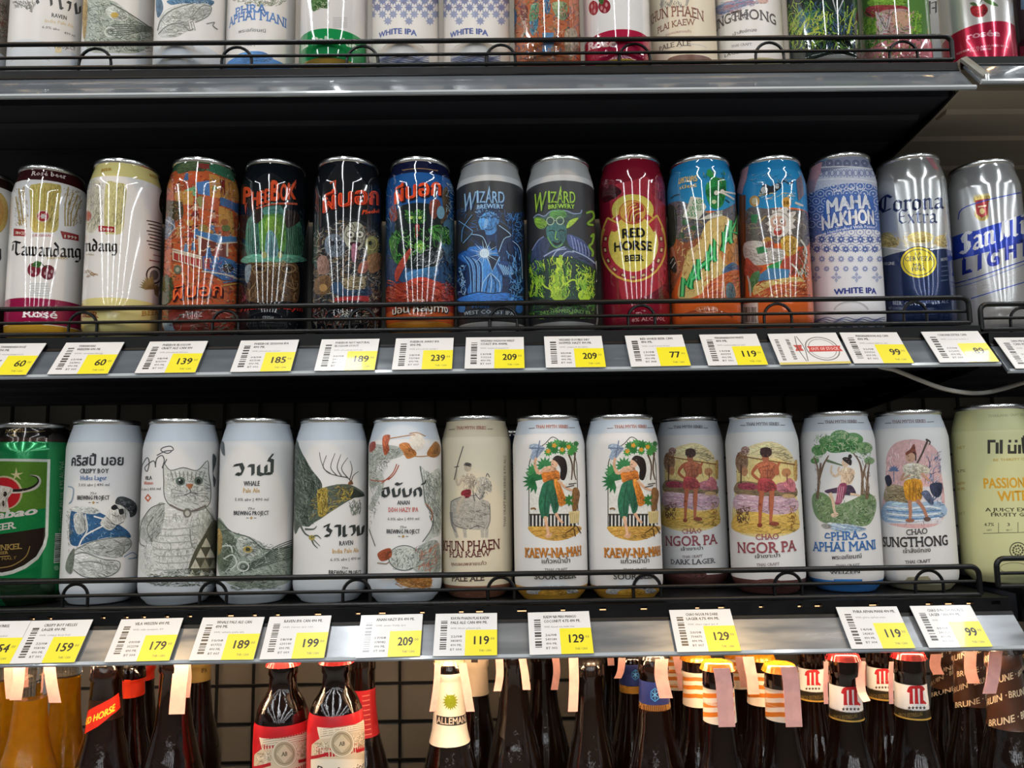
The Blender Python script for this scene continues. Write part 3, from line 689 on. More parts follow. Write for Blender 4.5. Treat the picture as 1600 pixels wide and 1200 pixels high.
A.L(poly(85,640, 280,692), 8, '#f0e4cf', sm=0); A.E(120, 778, 26, 30, '#6e7560'); A.E(120, 778, 13, 15, '#b8b49a')
A.P(poly(285,690, 400,690, 520,740, 520,850, 420,850, 290,780), '#2f6cb4'); A.P(poly(290,700, 330,700, 335,780, 295,770), '#b23b34'); A.B(poly(420,750, 470,740, 490,780, 450,800, 425,790), '#31231f')
folk(325, 620, 1.1, '#e0b795', '#2e6fb2', 0); folk(378, 625, .9, '#dca888', '#b2362c', 0)
A.S(poly(290,690, 520,720, 520,850, 430,850, 300,780), 70, 26, 5, cols('1d3f7a dfe6ee b8382e 2a2a35 5b9ad4'), 20, 70, 8)
A.L(poly(280,790, 400,805, 520,850), 9, '#d8cdbb', sm=0); A.L(poly(420,885, 520,868), 8, '#d6b04a', sm=0); A.L(poly(420,865, 520,850), 8, '#3f6fb0', sm=0)
A.B(poly(20,830, 80,840, 95,930, 60,1000, 15,1000), '#4a5a34'); A.S(poly(15,800, 90,820, 95,1000, 15,1000), 40, 30, 7, cols('35452a 6b6b3c 8a4a2e'), 70, 50, 2)
A.S(poly(60,120, 520,180, 520,560, 50,560), 170, 16, 4, cols('f0dcc0 7a2a20 2f4f7a e0b050 3f6a42 5a2c22'), 0, 180, 12)
T.T_('ผีบอก', 92, 995, 424, 968, 92, '#3a1a18', .035); T.T_('ผีบอก', 88, 985, 412, 955, 92, '#d4402a', .02); T.T_('ผีบอก', 92, 984, 410, 955, 88, '#e5793f', -.012)
A.S(poly(20,1030, 520,1030, 520,1190, 20,1190), 60, 60, 10, cols('c98a80 5a3a35 6f7f74 9c4a3c'), 0, 25, 4); A.R(20,1130,85,1190,'#a9c4da')
c.build()

# black can, green robe
c = mid('black can with dripping orange title above a green robed hooded figure', 374, 482, 247, '#12161b')
c.frame(370, 240, 4.286); A, T = c.art, c.let
A.B(poly(85,420, 140,380, 250,330, 340,370, 440,440, 460,560, 440,720, 60,720, 55,560), '#22433d')
A.B(poly(190,350, 230,325, 290,345, 320,420, 250,440, 160,430), '#5fa596'); A.B(poly(160,430, 230,405, 310,420, 330,560, 310,660, 240,600, 170,660, 140,560), '#5c9c3a')
A.B(poly(200,430, 270,430, 290,520, 240,560, 190,520), '#7fb23f'); A.B(poly(195,560, 215,515, 240,520, 268,570, 275,690, 195,690), '#6fa9b4')
A.Ls([poly(210,530, 205,600, 215,680), poly(228,525, 230,600, 232,685), poly(250,530, 255,600, 258,685)], 5, '#2c4a52')
A.B(poly(75,440, 130,420, 150,520, 150,680, 70,680, 60,560), '#4f9482'); A.B(poly(330,430, 410,440, 445,560, 430,690, 320,690, 335,560), '#4a8d6c')
for k in range(9): A.L(poly(345+11*k,450+6*k, 340+12*k,560, 330+12*k,680), 5, '#20332f')
for k in range(6): A.L(poly(85+10*k,450, 80+12*k,560, 84+12*k,670), 4, '#244a42')
A.B(poly(55,690, 170,672, 240,700, 300,675, 430,690, 440,725, 60,735), '#63b79c'); A.E(185, 680, 18, 24, '#a8b06a'); A.E(290, 680, 16, 24, '#a8b06a')
A.B(poly(110,380, 150,360, 180,420, 130,470, 105,430), '#3a2a26'); A.B(poly(330,380, 400,390, 420,450, 340,500, 320,440), '#3c2f2a')
A.B(poly(65,745, 150,730, 330,730, 410,760, 410,980, 330,990, 80,990, 70,880), '#5a4128'); A.S(poly(70,740, 410,740, 410,990, 80,990), 130, 60, 6, cols('2f2115 7a5a38 8d6d48 3a2a1c 9c8058'), 90, 35, 3)
A.O(150, 770, 46, 26, 6, '#a28a5c'); A.O(345, 770, 46, 26, 6, '#a28a5c'); A.E(150, 772, 16, 12, '#211710'); A.E(345, 772, 16, 12, '#211710'); A.S(poly(180,715, 330,715, 330,760, 180,760), 26, 30, 7, cols('c9b88a 9a8a66'), 0, 40, 6)
A.Ls([poly(300,850, 340,890, 390,910), poly(120,880, 90,920, 90,980)], 6, '#9a7c50'); A.B(poly(60,760, 100,750, 80,860, 60,850), '#8fa4b0')
A.S(poly(410,330, 480,360, 480,700, 440,700), 30, 50, 5, cols('2b3a4a 3b4f5f'), 80, 20, 8); A.S(poly(20,880, 70,880, 70,1000, 20,1000), 16, 40, 8, cols('8c2f4a 4a2430'), 80, 25, 8)
for ch, xa, xb, yb, h in (('P',44,92,335,105),('H',92,130,350,92),('E',132,160,338,86),('E',162,192,330,90),('B',196,246,315,130),('O',250,288,312,106),('K',290,338,305,105)):
    T.T_(ch, xa+56*(xa-44)/294+5, yb+5, xb+56*(xb-44)/294+7, yb+4, h, '#4a150f', .03)
    T.T_(ch, xa+56*(xa-44)/294, yb, xb+56*(xb-44)/294, yb, h, '#e8582f', .045)
A.P(poly(375,200, 402,172, 390,240), '#e8582f'); A.P(poly(52,330, 72,330, 62,410), '#d24a28'); A.P(poly(100,345, 116,345, 108,395), '#d24a28')
A.L(poly(132,368, 220,345, 300,335, 405,338), 13, '#dd5a2c'); T.T_('pheebok', 150, 366, 290, 345, 10, '#3a120c', .01)
T.T_('Phumsreezym', 30, 1062, 440, 1062, 36, '#a02a26', .03, .2); A.S(poly(60,1080, 460,1080, 460,1190, 60,1190), 40, 20, 6, cols('30383e 50585c'), 90, 20, 3)
c.build()

# black can, grey ghosts
c = mid('black can with orange Thai title over a crowd of grey ghost faces', 487, 599, 244, '#14171c')
c.frame(480, 240, 4.288); A, T = c.art, c.let
A.B(poly(40,560, 120,500, 250,430, 370,450, 460,520, 500,600, 500,1000, 30,1000), '#30343a'); A.S(poly(40,560, 250,440, 460,520, 500,600, 500,1000, 30,1000), 260, 34, 14, cols('4a4e54 5c5248 6e6a60 3a4450 7a6650 54463c'), 60, 90, 41)
A.S(poly(40,520, 250,430, 480,520, 500,1000, 35,1000), 420, 40, 6, cols('8d8f88 b8b4a4 55595c 22252a 7a6248 a5845a 464c58 c9c6b8'), 60, 120, 21, 0.8)
A.B(poly(250,520, 280,470, 340,460, 380,500, 385,580, 350,640, 290,640, 250,590), '#b3b5a4'); A.B(poly(268,540, 290,520, 312,535, 300,565, 276,562), '#e6e4d6'); A.B(poly(330,540, 352,520, 376,535, 366,565, 340,562), '#e6e4d6')
A.E(292, 545, 9, 10, '#17181a'); A.E(352, 543, 9, 10, '#17181a'); A.O(290, 543, 30, 26, 5, '#3f4238'); A.O(352, 541, 30, 26, 5, '#3f4238'); A.E(320, 572, 15, 12, '#3a342c'); A.B(poly(285,600, 320,590, 358,600, 340,625, 305,625), '#3a1d20')
A.B(poly(300,612, 335,612, 330,700, 316,730, 298,700), '#b5708c'); A.Ls([poly(270,480, 300,505), poly(300,465, 318,500), poly(340,465, 335,500), poly(372,490, 352,510)], 6, '#4a4d42')
A.B(poly(130,560, 200,540, 250,600, 240,680, 160,690, 120,640), '#6e7f92'); A.S(poly(130,550, 240,560, 240,680, 130,680), 60, 26, 5, cols('c3ccd2 2b3138'), 40, 120, 3); A.E(170, 600, 14, 16, '#1e2226'); A.E(215, 600, 14, 16, '#1e2226')
A.B(poly(385,590, 430,550, 475,580, 470,660, 410,680), '#8c8a52'); A.E(420, 600, 12, 15, '#22221a'); A.O(430, 605, 34, 40, 6, '#b7b568'); A.B(poly(400,690, 490,670, 500,760, 420,800), '#9a6f45')
A.B(poly(75,700, 130,690, 150,790, 80,805), '#b08a7c'); A.B(poly(350,740, 400,720, 400,790, 340,800), '#b3664e'); A.B(poly(60,840, 150,820, 160,920, 60,940), '#8a6a48'); A.B(poly(190,860, 410,900, 400,960, 180,940), '#2c4a6c')
A.B(poly(240,840, 370,830, 380,900, 260,910), '#9a8a68'); A.S(poly(230,820, 390,820, 390,910, 230,910), 50, 30, 5, cols('3a3024 d0c49a'), 10, 40, 5); A.P(poly(185,968, 410,955, 412,992, 185,992), '#b1282e'); A.E(110, 900, 26, 26, '#c49a5a')
A.S(poly(40,1030, 480,1030, 480,1190, 40,1190), 150, 36, 6, cols('8a8c88 6a5244 a4563e b8b4a0 4b5560'), 30, 120, 31)
A.L(poly(155,200, 190,180, 186,260), 12, '#e4552b', sm=0)
T.T_('ผีบอก', 112, 405, 482, 350, 112, '#5a1a12', .04); T.T_('ผีบอก', 106, 398, 474, 346, 112, '#e34e28', .028); T.T_('ผีบอก', 112, 394, 470, 344, 106, '#8e2416', -.02)
T.T_('Pheebok', 365, 410, 482, 398, 30, '#e0532d', .03, .2); c.build()

# blue and red can, green creature
c = mid('blue can with orange Thai title, green creature and red orange base', 602, 711, 244, '#1f5596', bands=[(240, 268, '#141a38'), (330, 442, '#26456a'), (440, 490, '#8e3222'), (482, 502, '#b9562a'), (501, 540, '#c8822a')])
c.frame(595, 240, 4.288); A, T = c.art, c.let
A.L(poly(130,104, 260,92, 395,108), 6, '#b98a5a'); A.B(poly(30,560, 80,540, 110,640, 110,860, 30,860), '#2a4f7c'); A.B(poly(390,480, 500,460, 500,700, 420,700), '#3f7196')
A.B(poly(120,360, 250,330, 380,360, 420,470, 400,640, 360,760, 150,760, 100,640, 95,470), '#1d2a2c')
A.B(poly(60,570, 110,510, 135,560, 110,640, 130,740, 90,720, 60,620), '#3f8a3a'); A.B(poly(320,500, 400,480, 460,560, 460,610, 400,590, 340,550), '#3d8c36')
A.B(poly(170,380, 230,400, 290,380, 300,450, 240,470, 175,450), '#2f6a34'); A.S(poly(160,370, 300,370, 300,470, 160,470), 50, 22, 6, cols('7fd05a 4aa03f 173a22'), 20, 90, 4); A.E(205, 430, 12, 10, '#c4e85a'); A.E(262, 430, 12, 10, '#c4e85a')
A.E(262, 625, 38, 44, '#5fb43a'); A.E(262, 625, 20, 24, '#a9dc52'); A.B(poly(232,480, 258,480, 256,540, 236,560), '#c14c44'); A.S(poly(70,500, 460,480, 460,620, 300,640, 120,760, 60,700), 160, 44, 7, cols('57b446 2b6a34 142322 84cf63 0f1a1c'), 60, 50, 9)
A.B(poly(330,320, 385,310, 400,370, 360,440, 330,400), '#8c4436'); A.B(poly(60,370, 100,350, 110,440, 70,450), '#a3493c'); A.B(poly(410,270, 440,220, 460,300, 450,420, 400,470, 415,380), '#5a4a34'); A.E(400, 395, 26, 44, '#6da6c4')
A.B(poly(100,780, 180,650, 205,650, 140,800, 105,860), '#bf4532'); A.B(poly(170,800, 280,770, 370,760, 370,820, 200,850, 170,840), '#3d86c4'); A.B(poly(250,730, 370,650, 420,640, 400,700, 290,750), '#3c444c')
A.S(poly(210,640, 420,620, 420,760, 210,760), 40, 60, 7, cols('aeb6bc 20262c 6b757c'), -30, 25, 6); A.B(poly(180,860, 300,830, 480,930, 480,990, 300,900), '#d1402a'); A.S(poly(30,850, 500,850, 500,1000, 30,1000), 110, 70, 9, cols('7a1f16 c9472c e0653a 8a2a1c'), 20, 30, 11)
A.S(poly(400,640, 500,640, 500,900, 430,980), 70, 40, 6, cols('1c222c 39506a 6a7a80 22160f'), 70, 60, 13); A.S(poly(30,150, 130,200, 90,520, 30,560), 30, 60, 6, cols('4f88c2 7aa8d0 2f62a0'), 70, 30, 15); A.S(poly(430,180, 500,220, 500,460, 430,440), 30, 50, 6, cols('7fa6c0 3b6a94 a6c0cc'), 60, 60, 17)
T.T_('ผีบอก', 100, 350, 412, 290, 104, '#2a1016', .05); T.T_('ผีบอก', 92, 342, 402, 280, 104, '#e8522a', .035)
T.T_('ปอบ หลงทาง', 84, 1086, 452, 1072, 46, '#2a1a14', .05); T.T_('ปอบ หลงทาง', 80, 1082, 446, 1068, 46, '#e9e1d6', .02); T.T_('ALC 490 ML', 215, 990, 295, 990, 14, '#e0d4c8', .02); c.build()

# the two wizard cans
def wizard(label, xl, xr, yt, fr, hi, md, dk, tx, green):
    c = mid(label, xl, xr, yt, '#2b2d31', 'matte', [(235, 274, '#9a9c9d'), (272, 282, '#b9bcbe'), (502, 540, '#b4b4b2')])
    c.frame(*fr); A, T = c.art, c.let; k = (536 / 514 if green else 1.0); X = lambda *a: [(a[i] * k, a[i + 1]) for i in range(0, len(a), 2)]
    return c, A, T, X
c, A, T, X = wizard('charcoal can with blue glowing figure in an open collared coat', 713, 819.5, 245, (708, 240, 4.284), 0, 0, 0, 0, False)
A.S(poly(20,330, 480,330, 480,1080, 20,1080), 170, 80, 6, cols('1c3f72 24508c 16284a 2f66ac'), 60, 90, 3)
A.B(poly(30,700, 60,650, 130,640, 150,560, 220,530, 330,500, 400,570, 450,620, 462,760, 440,960, 40,960, 25,820), '#16305c'); A.B(poly(95,640, 200,620, 300,650, 310,940, 100,940, 150,780), '#2f73c6'); A.B(poly(180,680, 250,640, 310,700, 320,930, 190,930), '#3f8ada')
A.B(poly(30,690, 90,650, 160,680, 190,760, 190,930, 130,930, 120,770, 60,720), '#245ba8')
for q in range(9): A.L([(60+14*q, 680+4*q), (110+11*q, 760), (120+9*q, 930)], 5, cols('6fb0ee 0e2244 8cc4f4')[q % 3])
A.B(poly(165,420, 200,385, 260,380, 300,400, 305,470, 280,530, 240,545, 205,530, 175,480), '#4d93dc'); A.B(poly(150,400, 170,350, 230,330, 300,360, 318,410, 300,440, 270,395, 210,400, 175,440, 165,470), '#16305a'); A.S(poly(150,350, 310,350, 310,430, 150,430), 50, 36, 6, cols('79b4ea 1a3a6c 0f2040'), 60, 40, 5)
A.Ls([poly(185,432, 205,424, 225,434), poly(250,432, 270,422, 292,430)], 7, '#12264a'); A.L(poly(236,435, 228,480, 242,486), 4, '#1d4a8c'); A.L(poly(214,506, 240,512, 266,502), 6, '#16305c'); A.B(poly(215,440, 235,445, 225,490, 205,500), '#85bdf2')
A.B(poly(125,540, 205,510, 220,560, 235,640, 200,620, 150,575), '#0f1e38'); A.B(poly(300,470, 385,540, 350,575, 320,620, 300,680, 295,560), '#101d36'); A.L(poly(125,540, 200,560, 235,650), 5, '#9cc6ee'); A.L(poly(305,480, 385,545, 340,572, 305,660), 5, '#9cc6ee')
A.B(poly(240,600, 270,585, 285,620, 262,650), '#0d1a30'); A.P(poly(225,680, 310,690, 260,790), '#10203c'); A.L(poly(225,680, 262,790, 312,690), 5, '#a6d0f4', sm=0)
for q in range(22): a = q * math.tau / 22; r = 95 if q % 2 == 0 else 55; A.L([(210, 668), (210 + r * math.cos(a), 668 + r * .9 * math.sin(a))], 7, '#bfe2fc', 1)
A.E(210, 668, 30, 30, '#e4f4ff'); A.B(poly(290,750, 320,720, 380,730, 400,790, 360,830, 310,800), '#1a3c72')
for q in range(6): A.L(poly(300+16*q,735+6*q, 320+14*q,770+5*q, 340+13*q,812), 6, '#8fc2f0')
for q in range(5): A.L(poly(190+30*q,930, 205+26*q,860, 250,800), 5, cols('a3d0f6 0f2448')[q % 2])
A.B(poly(360,600, 440,640, 462,780, 440,950, 380,950, 400,800), '#122446'); A.S(poly(350,590, 450,630, 460,930, 380,940), 60, 60, 6, cols('3f7cc8 6aa6e4 0b1830'), 80, 25, 8); A.L(poly(395,585, 440,630, 455,720, 460,840), 4, '#a6c8e8')
A.B(poly(60,960, 160,930, 260,935, 360,930, 440,960, 440,990, 60,990), '#2f78d2'); A.L(poly(65,955, 170,928, 260,938, 350,928, 440,955), 6, '#0e1e3a')
A.S(poly(30,760, 90,740, 90,950, 30,950), 40, 40, 7, cols('9cc8f0 3f80cc 0d1c38'), 80, 60, 9); A.S(poly(370,850, 470,840, 470,1000, 370,1000), 40, 40, 6, cols('5f9fe0 16305c'), 40, 80, 10); A.L(poly(40,450, 110,500, 130,530, 70,600), 5, '#6fa8de'); A.L(poly(130,410, 70,500, 60,590), 5, '#5a94d0')
A.S(poly(330,390, 470,390, 470,600, 400,600), 70, 46, 6, cols('2c62a8 4f8ad0 1a3560'), 60, 90, 14)
def wiz_title(T, A, X, cm, cd):
    for dx, dy, cc in ((5, 5, cd), (0, 0, cm)):
        T.T_('W', 78+dx, 388+dy, 160+dx, 372+dy, 118, cc, .01, .25); T.T_('I', 160+dx, 330+dy, 172+dx, 330+dy, 80, cc, .03); T.T_('Z', 176+dx, 330+dy, 216+dx, 330+dy, 76, cc, .01)
        T.T_('A', 218+dx, 332+dy, 260+dx, 332+dy, 84, cc, .01); T.T_('R', 262+dx, 332+dy, 298+dx, 332+dy, 78, cc, .01); T.T_('D', 302+dx, 332+dy, 342+dx, 332+dy, 76, cc, .01)
        T.T_('BREWERY', 162+dx, 374+dy, 338+dx, 372+dy, 30, cc, .03)
    A.P(poly(232,260, 242,215, 250,262), cm)
wiz_title(T, A, X, '#8fbbe2', '#183a6c')
T.T_('POINT', 130, 1038, 250, 1038, 24, '#2f62a4', .02); T.T_('WEST COAST IPA', 75, 1086, 405, 1086, 26, '#a9bccb', .02)
A.E(60, 1035, 26, 30, '#3f78b8'); A.E(440, 1040, 24, 30, '#2a5a98'); c.build()

c, A, T, X = wizard('charcoal can with green glowing figure in a wide horned hat', 821.5, 932.5, 242, (815, 240, 4.288), 0, 0, 0, 0, True)
A.S(poly(30,640, 510,640, 510,1100, 30,1100), 190, 70, 6, cols('1f4a2c 2f6a34 16301e 3f8a3a'), 70, 90, 4)
A.B(poly(60,680, 100,590, 170,550, 330,540, 430,600, 490,720, 500,960, 50,960, 50,780), '#1f3a34'); A.B(poly(70,650, 140,560, 190,600, 160,690, 130,800, 70,800), '#39486c'); A.B(poly(310,540, 420,590, 480,680, 470,720, 380,660, 320,620), '#46558a')
for q in range(6): A.L(poly(330+22*q,550+14*q, 340+22*q,590+13*q, 350+20*q,640+10*q), 5, '#93a2d4')
A.L(poly(70,650, 110,585, 150,555), 6, '#8797c8'); A.B(poly(80,430, 110,405, 150,415, 200,380, 290,380, 340,400, 390,400, 400,380, 395,425, 350,470, 300,500, 240,470, 180,470, 150,510, 100,490), '#3f5a58')
A.B(poly(90,430, 150,440, 170,480, 130,505, 95,480), '#7fb23c'); A.B(poly(320,450, 380,430, 340,480, 300,500), '#a4c83e'); A.L(poly(80,432, 110,408, 155,420, 200,385, 290,382, 345,402, 392,400, 402,378), 7, '#8a9cc4'); A.B(poly(200,385, 280,380, 300,420, 240,440, 190,420), '#5b9a4c')
A.B(poly(165,500, 200,470, 260,470, 300,500, 295,570, 265,620, 235,630, 200,610, 172,560), '#3c6f70'); A.O(193, 452, 24, 26, 6, '#a8c4a4'); A.O(258, 450, 24, 26, 6, '#a8c4a4'); A.L(poly(215,450, 236,448), 5, '#a8c4a4')
A.Ls([poly(180,520, 205,514, 225,524), poly(245,522, 265,512, 290,520)], 7, '#16302c'); A.L(poly(232,520, 226,570, 245,575), 5, '#8fce5a'); A.B(poly(205,585, 240,600, 268,582, 260,605, 225,615), '#0f201c'); A.L(poly(175,560, 205,612, 240,630, 275,605), 6, '#7ab84a')
A.B(poly(130,690, 200,650, 280,620, 340,650, 440,690, 500,740, 500,770, 420,730, 340,700, 260,690, 190,690), '#3b4a70'); A.Ls([poly(150,690, 210,655, 290,625), poly(210,690, 240,650, 300,640), poly(270,690, 300,660, 350,660), poly(340,650, 430,690, 500,745)], 7, '#a3b4d4')
A.B(poly(215,820, 250,790, 250,690, 265,690, 265,790, 290,830, 300,970, 205,970), '#9ac22e'); A.B(poly(235,700, 280,720, 270,760, 280,800, 230,800, 235,760), '#b8d83a'); A.S(poly(170,680, 340,680, 330,970, 190,970), 90, 60, 7, cols('d4ea4e 8cc032 3f7a2c c4e044'), 85, 40, 6)
A.E(120, 860, 30, 34, '#8cc034'); A.Ls([poly(140,870, 170,900, 210,910), poly(290,880, 330,850, 360,850, 370,880), poly(60,760, 80,860, 60,960), poly(385,790, 430,820, 470,820)], 11, '#b4d838'); A.E(420, 950, 44, 40, '#a9d030'); A.P(poly(400,920, 420,800, 440,920), '#7fb830')
A.S(poly(50,700, 160,700, 160,970, 50,970), 70, 50, 8, cols('b8dc44 5f9a34 224a28 8abf38'), 80, 50, 7); A.S(poly(360,730, 490,760, 490,970, 360,970), 80, 50, 8, cols('c4e048 6aa838 2a5a2c 98c83c'), 80, 50, 8)
A.Ls([poly(430,400, 470,390, 480,430, 440,470, 480,480), poly(460,560, 480,540, 470,600, 450,620, 475,660, 470,690)], 14, '#7fae3a'); A.L(poly(495,720, 505,830, 495,860), 7, '#cfd3c8')
for dx, dy, cc in ((5, 5, '#1c4a24'), (0, 0, '#9cc83a')):
    T.T_('W', 92+dx, 396+dy, 172+dx, 378+dy, 125, cc, .01, .25); T.T_('I', 180+dx, 330+dy, 192+dx, 330+dy, 78, cc, .03); T.T_('Z', 196+dx, 330+dy, 236+dx, 330+dy, 74, cc, .01)
    T.T_('A', 238+dx, 332+dy, 280+dx, 332+dy, 82, cc, .01); T.T_('R', 282+dx, 332+dy, 318+dx, 332+dy, 78, cc, .01); T.T_('D', 322+dx, 332+dy, 358+dx, 332+dy, 76, cc, .01); T.T_('BREWERY', 180+dx, 374+dy, 354+dx, 372+dy, 30, cc, .03)
A.P(poly(252,260, 262,215, 270,262), '#9cc83a')
T.T_('DRY-HOPPED HAZY IPA', 130, 1082, 460, 1080, 24, '#7aa85a', .02); A.S(poly(50,1010, 490,1010, 490,1110, 50,1110), 60, 40, 5, cols('4f8a3a 2c5a2c 86b848'), 20, 60, 12); A.R(500,1000,515,1150,'#9a9a96'); c.build()

# red horse
c = mid('dark red can with yellow horseshoe badge and bold black words', 937, 1043, 240, '#7a1428')
c.frame(910, 230, 3.242); A, T = c.art, c.let
A.B(poly(150,200, 250,170, 330,150, 360,200, 400,180, 422,260, 430,420, 425,640, 400,720, 300,760, 200,770, 180,600, 160,420, 140,300), '#c4223a'); A.B(poly(90,210, 150,190, 200,230, 120,280, 95,260), '#5a0f20'); A.B(poly(350,180, 410,190, 420,280, 370,250), '#a31a32'); A.B(poly(380,720, 440,680, 440,770, 300,780), '#8a1830'); A.B(poly(95,180, 130,160, 130,210), '#92384a')
T.TR('TM', 128, 190, 165, 14, '#d8a8a8')
a = np.radians(np.linspace(0, 360, 40)); A.E(255, 320, 106, 82, '#f0dc4e'); A.E(258, 500, 168, 185, '#f0c23a'); A.E(258, 498, 160, 176, '#c6243a'); A.E(258, 490, 126, 142, '#f2df50')
A.P(poly(120,360, 185,385, 180,420, 165,430, 100,410), '#c6243a'); A.P(poly(330,385, 380,345, 415,400, 360,430), '#c6243a')
A.L(poly(128,358, 185,388), 10, '#f0c23a'); A.L(poly(328,388, 378,345), 10, '#f0c23a'); A.L(poly(128,358, 104,420, 94,490), 8, '#f0c23a'); A.L(poly(378,345, 410,420, 420,490), 8, '#f0c23a')
A.E(255, 330, 70, 62, '#c9622e'); A.E(255, 328, 64, 56, '#e8b640'); A.B(poly(215,350, 230,300, 265,280, 300,290, 312,320, 290,340, 300,370, 270,385, 240,380, 225,365), '#bf3a2c'); A.Ls([poly(228,370, 240,320, 275,300), poly(245,378, 255,330, 290,312), poly(262,382, 268,345, 300,330), poly(220,340, 240,300, 270,288)], 6, '#ecc84a')
for q in range(11):
    t = math.radians(193 - q * 20.6); x, y = 258 + 143 * math.cos(t), 500 + 159 * math.sin(t) ; u = np.array([-math.sin(t) * 143, math.cos(t) * 159]); u /= np.linalg.norm(u); n_ = np.array([math.cos(t), math.sin(t)])
    A.P([tuple(np.array((x, y)) + a_ * u + b_ * n_) for a_, b_ in ((-15, -9), (15, -9), (15, 9), (-15, 9))], '#8e1a2c'); A.P([tuple(np.array((x, y)) + a_ * u + b_ * n_) for a_, b_ in ((-8, -5), (8, -5), (8, 5), (-8, 5))], '#f0d890')
T.T_('RED', 202, 462, 318, 456, 46, '#1d1a12', .045); T.T_('HORSE', 162, 530, 352, 526, 46, '#1d1a12', .045); T.T_('BEER', 214, 580, 312, 576, 30, '#1d1a12', .04); T.T_('8% ALC./VOL.', 250, 886, 420, 880, 18, '#d89aa0', .02)
c.build()

# the two comic cans
c = mid('sky blue and orange comic can with diagonal green lettering', 1044, 1153, 241, '#cf5f28', 'gloss', [(235, 330, '#2c8bc0'), (236, 260, '#2680b8')])
c.frame(1035, 235, 4.288); A, T = c.art, c.let
A.B(poly(30,380, 120,340, 260,400, 350,420, 480,360, 520,330, 520,520, 300,640, 200,650, 60,640, 30,520), '#6f6a72'); A.S(poly(40,330, 320,400, 310,620, 50,630), 90, 50, 6, cols('4c4a54 8c8790 b8a05a 2c5a44'), 20, 60, 5)
A.B(poly(40,600, 160,620, 280,560, 300,600, 160,760, 90,900, 40,960), '#a65a34'); A.B(poly(300,480, 420,440, 510,560, 420,700, 430,800, 260,960, 110,990, 130,830, 170,680, 240,620), '#eccb74'); A.B(poly(380,640, 510,600, 515,760, 420,760), '#d98a36'); A.B(poly(410,790, 470,750, 510,780, 510,820, 410,830), '#4d6f9a')
A.B(poly(300,900, 400,830, 520,810, 520,1000, 260,1000, 270,950), '#e0702f'); A.S(poly(270,840, 520,820, 520,1000, 270,1000), 40, 70, 9, cols('c4511f f0964a b04018'), -20, 25, 6); A.B(poly(430,900, 470,890, 490,980, 430,985), '#5f7a84'); A.L(poly(410,880, 415,985), 8, '#f2e0c8')
A.S(poly(150,460, 300,600, 160,840, 110,980, 60,960, 100,640), 50, 34, 7, cols('f0d488 d9a850 b86a34'), -60, 60, 8)
A.B(poly(290,240, 320,200, 310,150, 330,130, 350,170, 380,190, 420,200, 425,280, 400,370, 340,390, 300,330), '#1f9a4a'); A.B(poly(300,260, 410,240, 410,290, 305,310), '#147a3a'); A.E(318, 150, 20, 30, '#2fae54'); A.E(345, 345, 16, 14, '#d8e8b0'); A.L(poly(345,285, 400,285, 480,330), 12, '#ece6da'); A.L(poly(400,275, 490,292), 12, '#ece6da'); A.E(360, 285, 14, 16, '#f2ece0'); A.E(400, 275, 14, 14, '#f2ece0')
A.S(poly(270,130, 430,130, 430,230, 270,230), 20, 30, 5, cols('c9b84a 4aa84a 2c6a3a'), 60, 60, 9)
A.P(poly(190,310, 260,318, 295,380, 270,425, 240,468, 135,448, 165,390), '#dfe3d2'); A.P(poly(240,468, 330,420, 400,400, 400,440, 320,460), '#e2dfd0'); T.T_('CASH', 198, 368, 278, 356, 34, '#2d8a4a', .02); T.T_('SAVES', 182, 410, 262, 402, 34, '#2d8a4a', .02); T.T_('555', 168, 442, 232, 446, 30, '#2d8a4a', .02); T.T_('FREE', 330, 440, 400, 424, 26, '#4a5a5a', .02)
A.Ls([poly(60,320, 90,300, 120,295), poly(100,385, 120,365), poly(420,330, 450,350)], 7, '#1d4f4a'); A.E(155, 480, 24, 20, '#3f7a4a'); A.E(210, 520, 18, 16, '#3a6f48'); A.E(130, 570, 20, 22, '#40664a'); A.L(poly(65,640, 110,820), 16, '#c9876a'); A.B(poly(50,740, 80,710, 100,780, 90,820, 60,800), '#2f4a40'); A.Ls([poly(55,760, 75,725), poly(65,790, 90,750)], 6, '#e8e4d4')
A.B(poly(30,400, 90,390, 90,600, 40,640), '#1f4a3c')
T.T_('มหานคร', 110, 225, 235, 205, 46, '#e9c878', .035); T.T_('เบียร์', 118, 262, 232, 245, 26, '#e9c878', .03)
ST = {'M': [[(0,0),(.1,1),(.5,.35),(.9,1),(1,0)]], 'A': [[(0,0),(.5,1),(1,0)],[(.2,.36),(.8,.36)]], 'H': [[(0,0),(0,1)],[(1,0),(1,1)],[(0,.5),(1,.5)]], 'N': [[(0,0),(0,1),(1,0),(1,1)]], 'K': [[(0,0),(0,1)],[(1,1),(.05,.45),(1,0)]]}
for wd, cc in ((34, '#0d4028'), (22, '#2fae5c'), (6, '#6fd48c')):
    for q, ch in enumerate('MAHANAKH'):
        x0_, y0_ = 142 + 53*q, 975 - 61*q
        for st in ST[ch]: T.L([(x0_ - 8 + 62*u + 2*v, y0_ + 6 - 52*u - (122 + 4*q)*v) for u, v in st], wd, cc, sm=0)
T.T_('CRAFT BEER', 228, 1076, 362, 1072, 20, '#f0a878', .02); A.O(295, 1066, 74, 20, 4, '#f0a070'); A.O(295, 1130, 180, 60, 9, '#b84a1c', 190, 350); c.build()

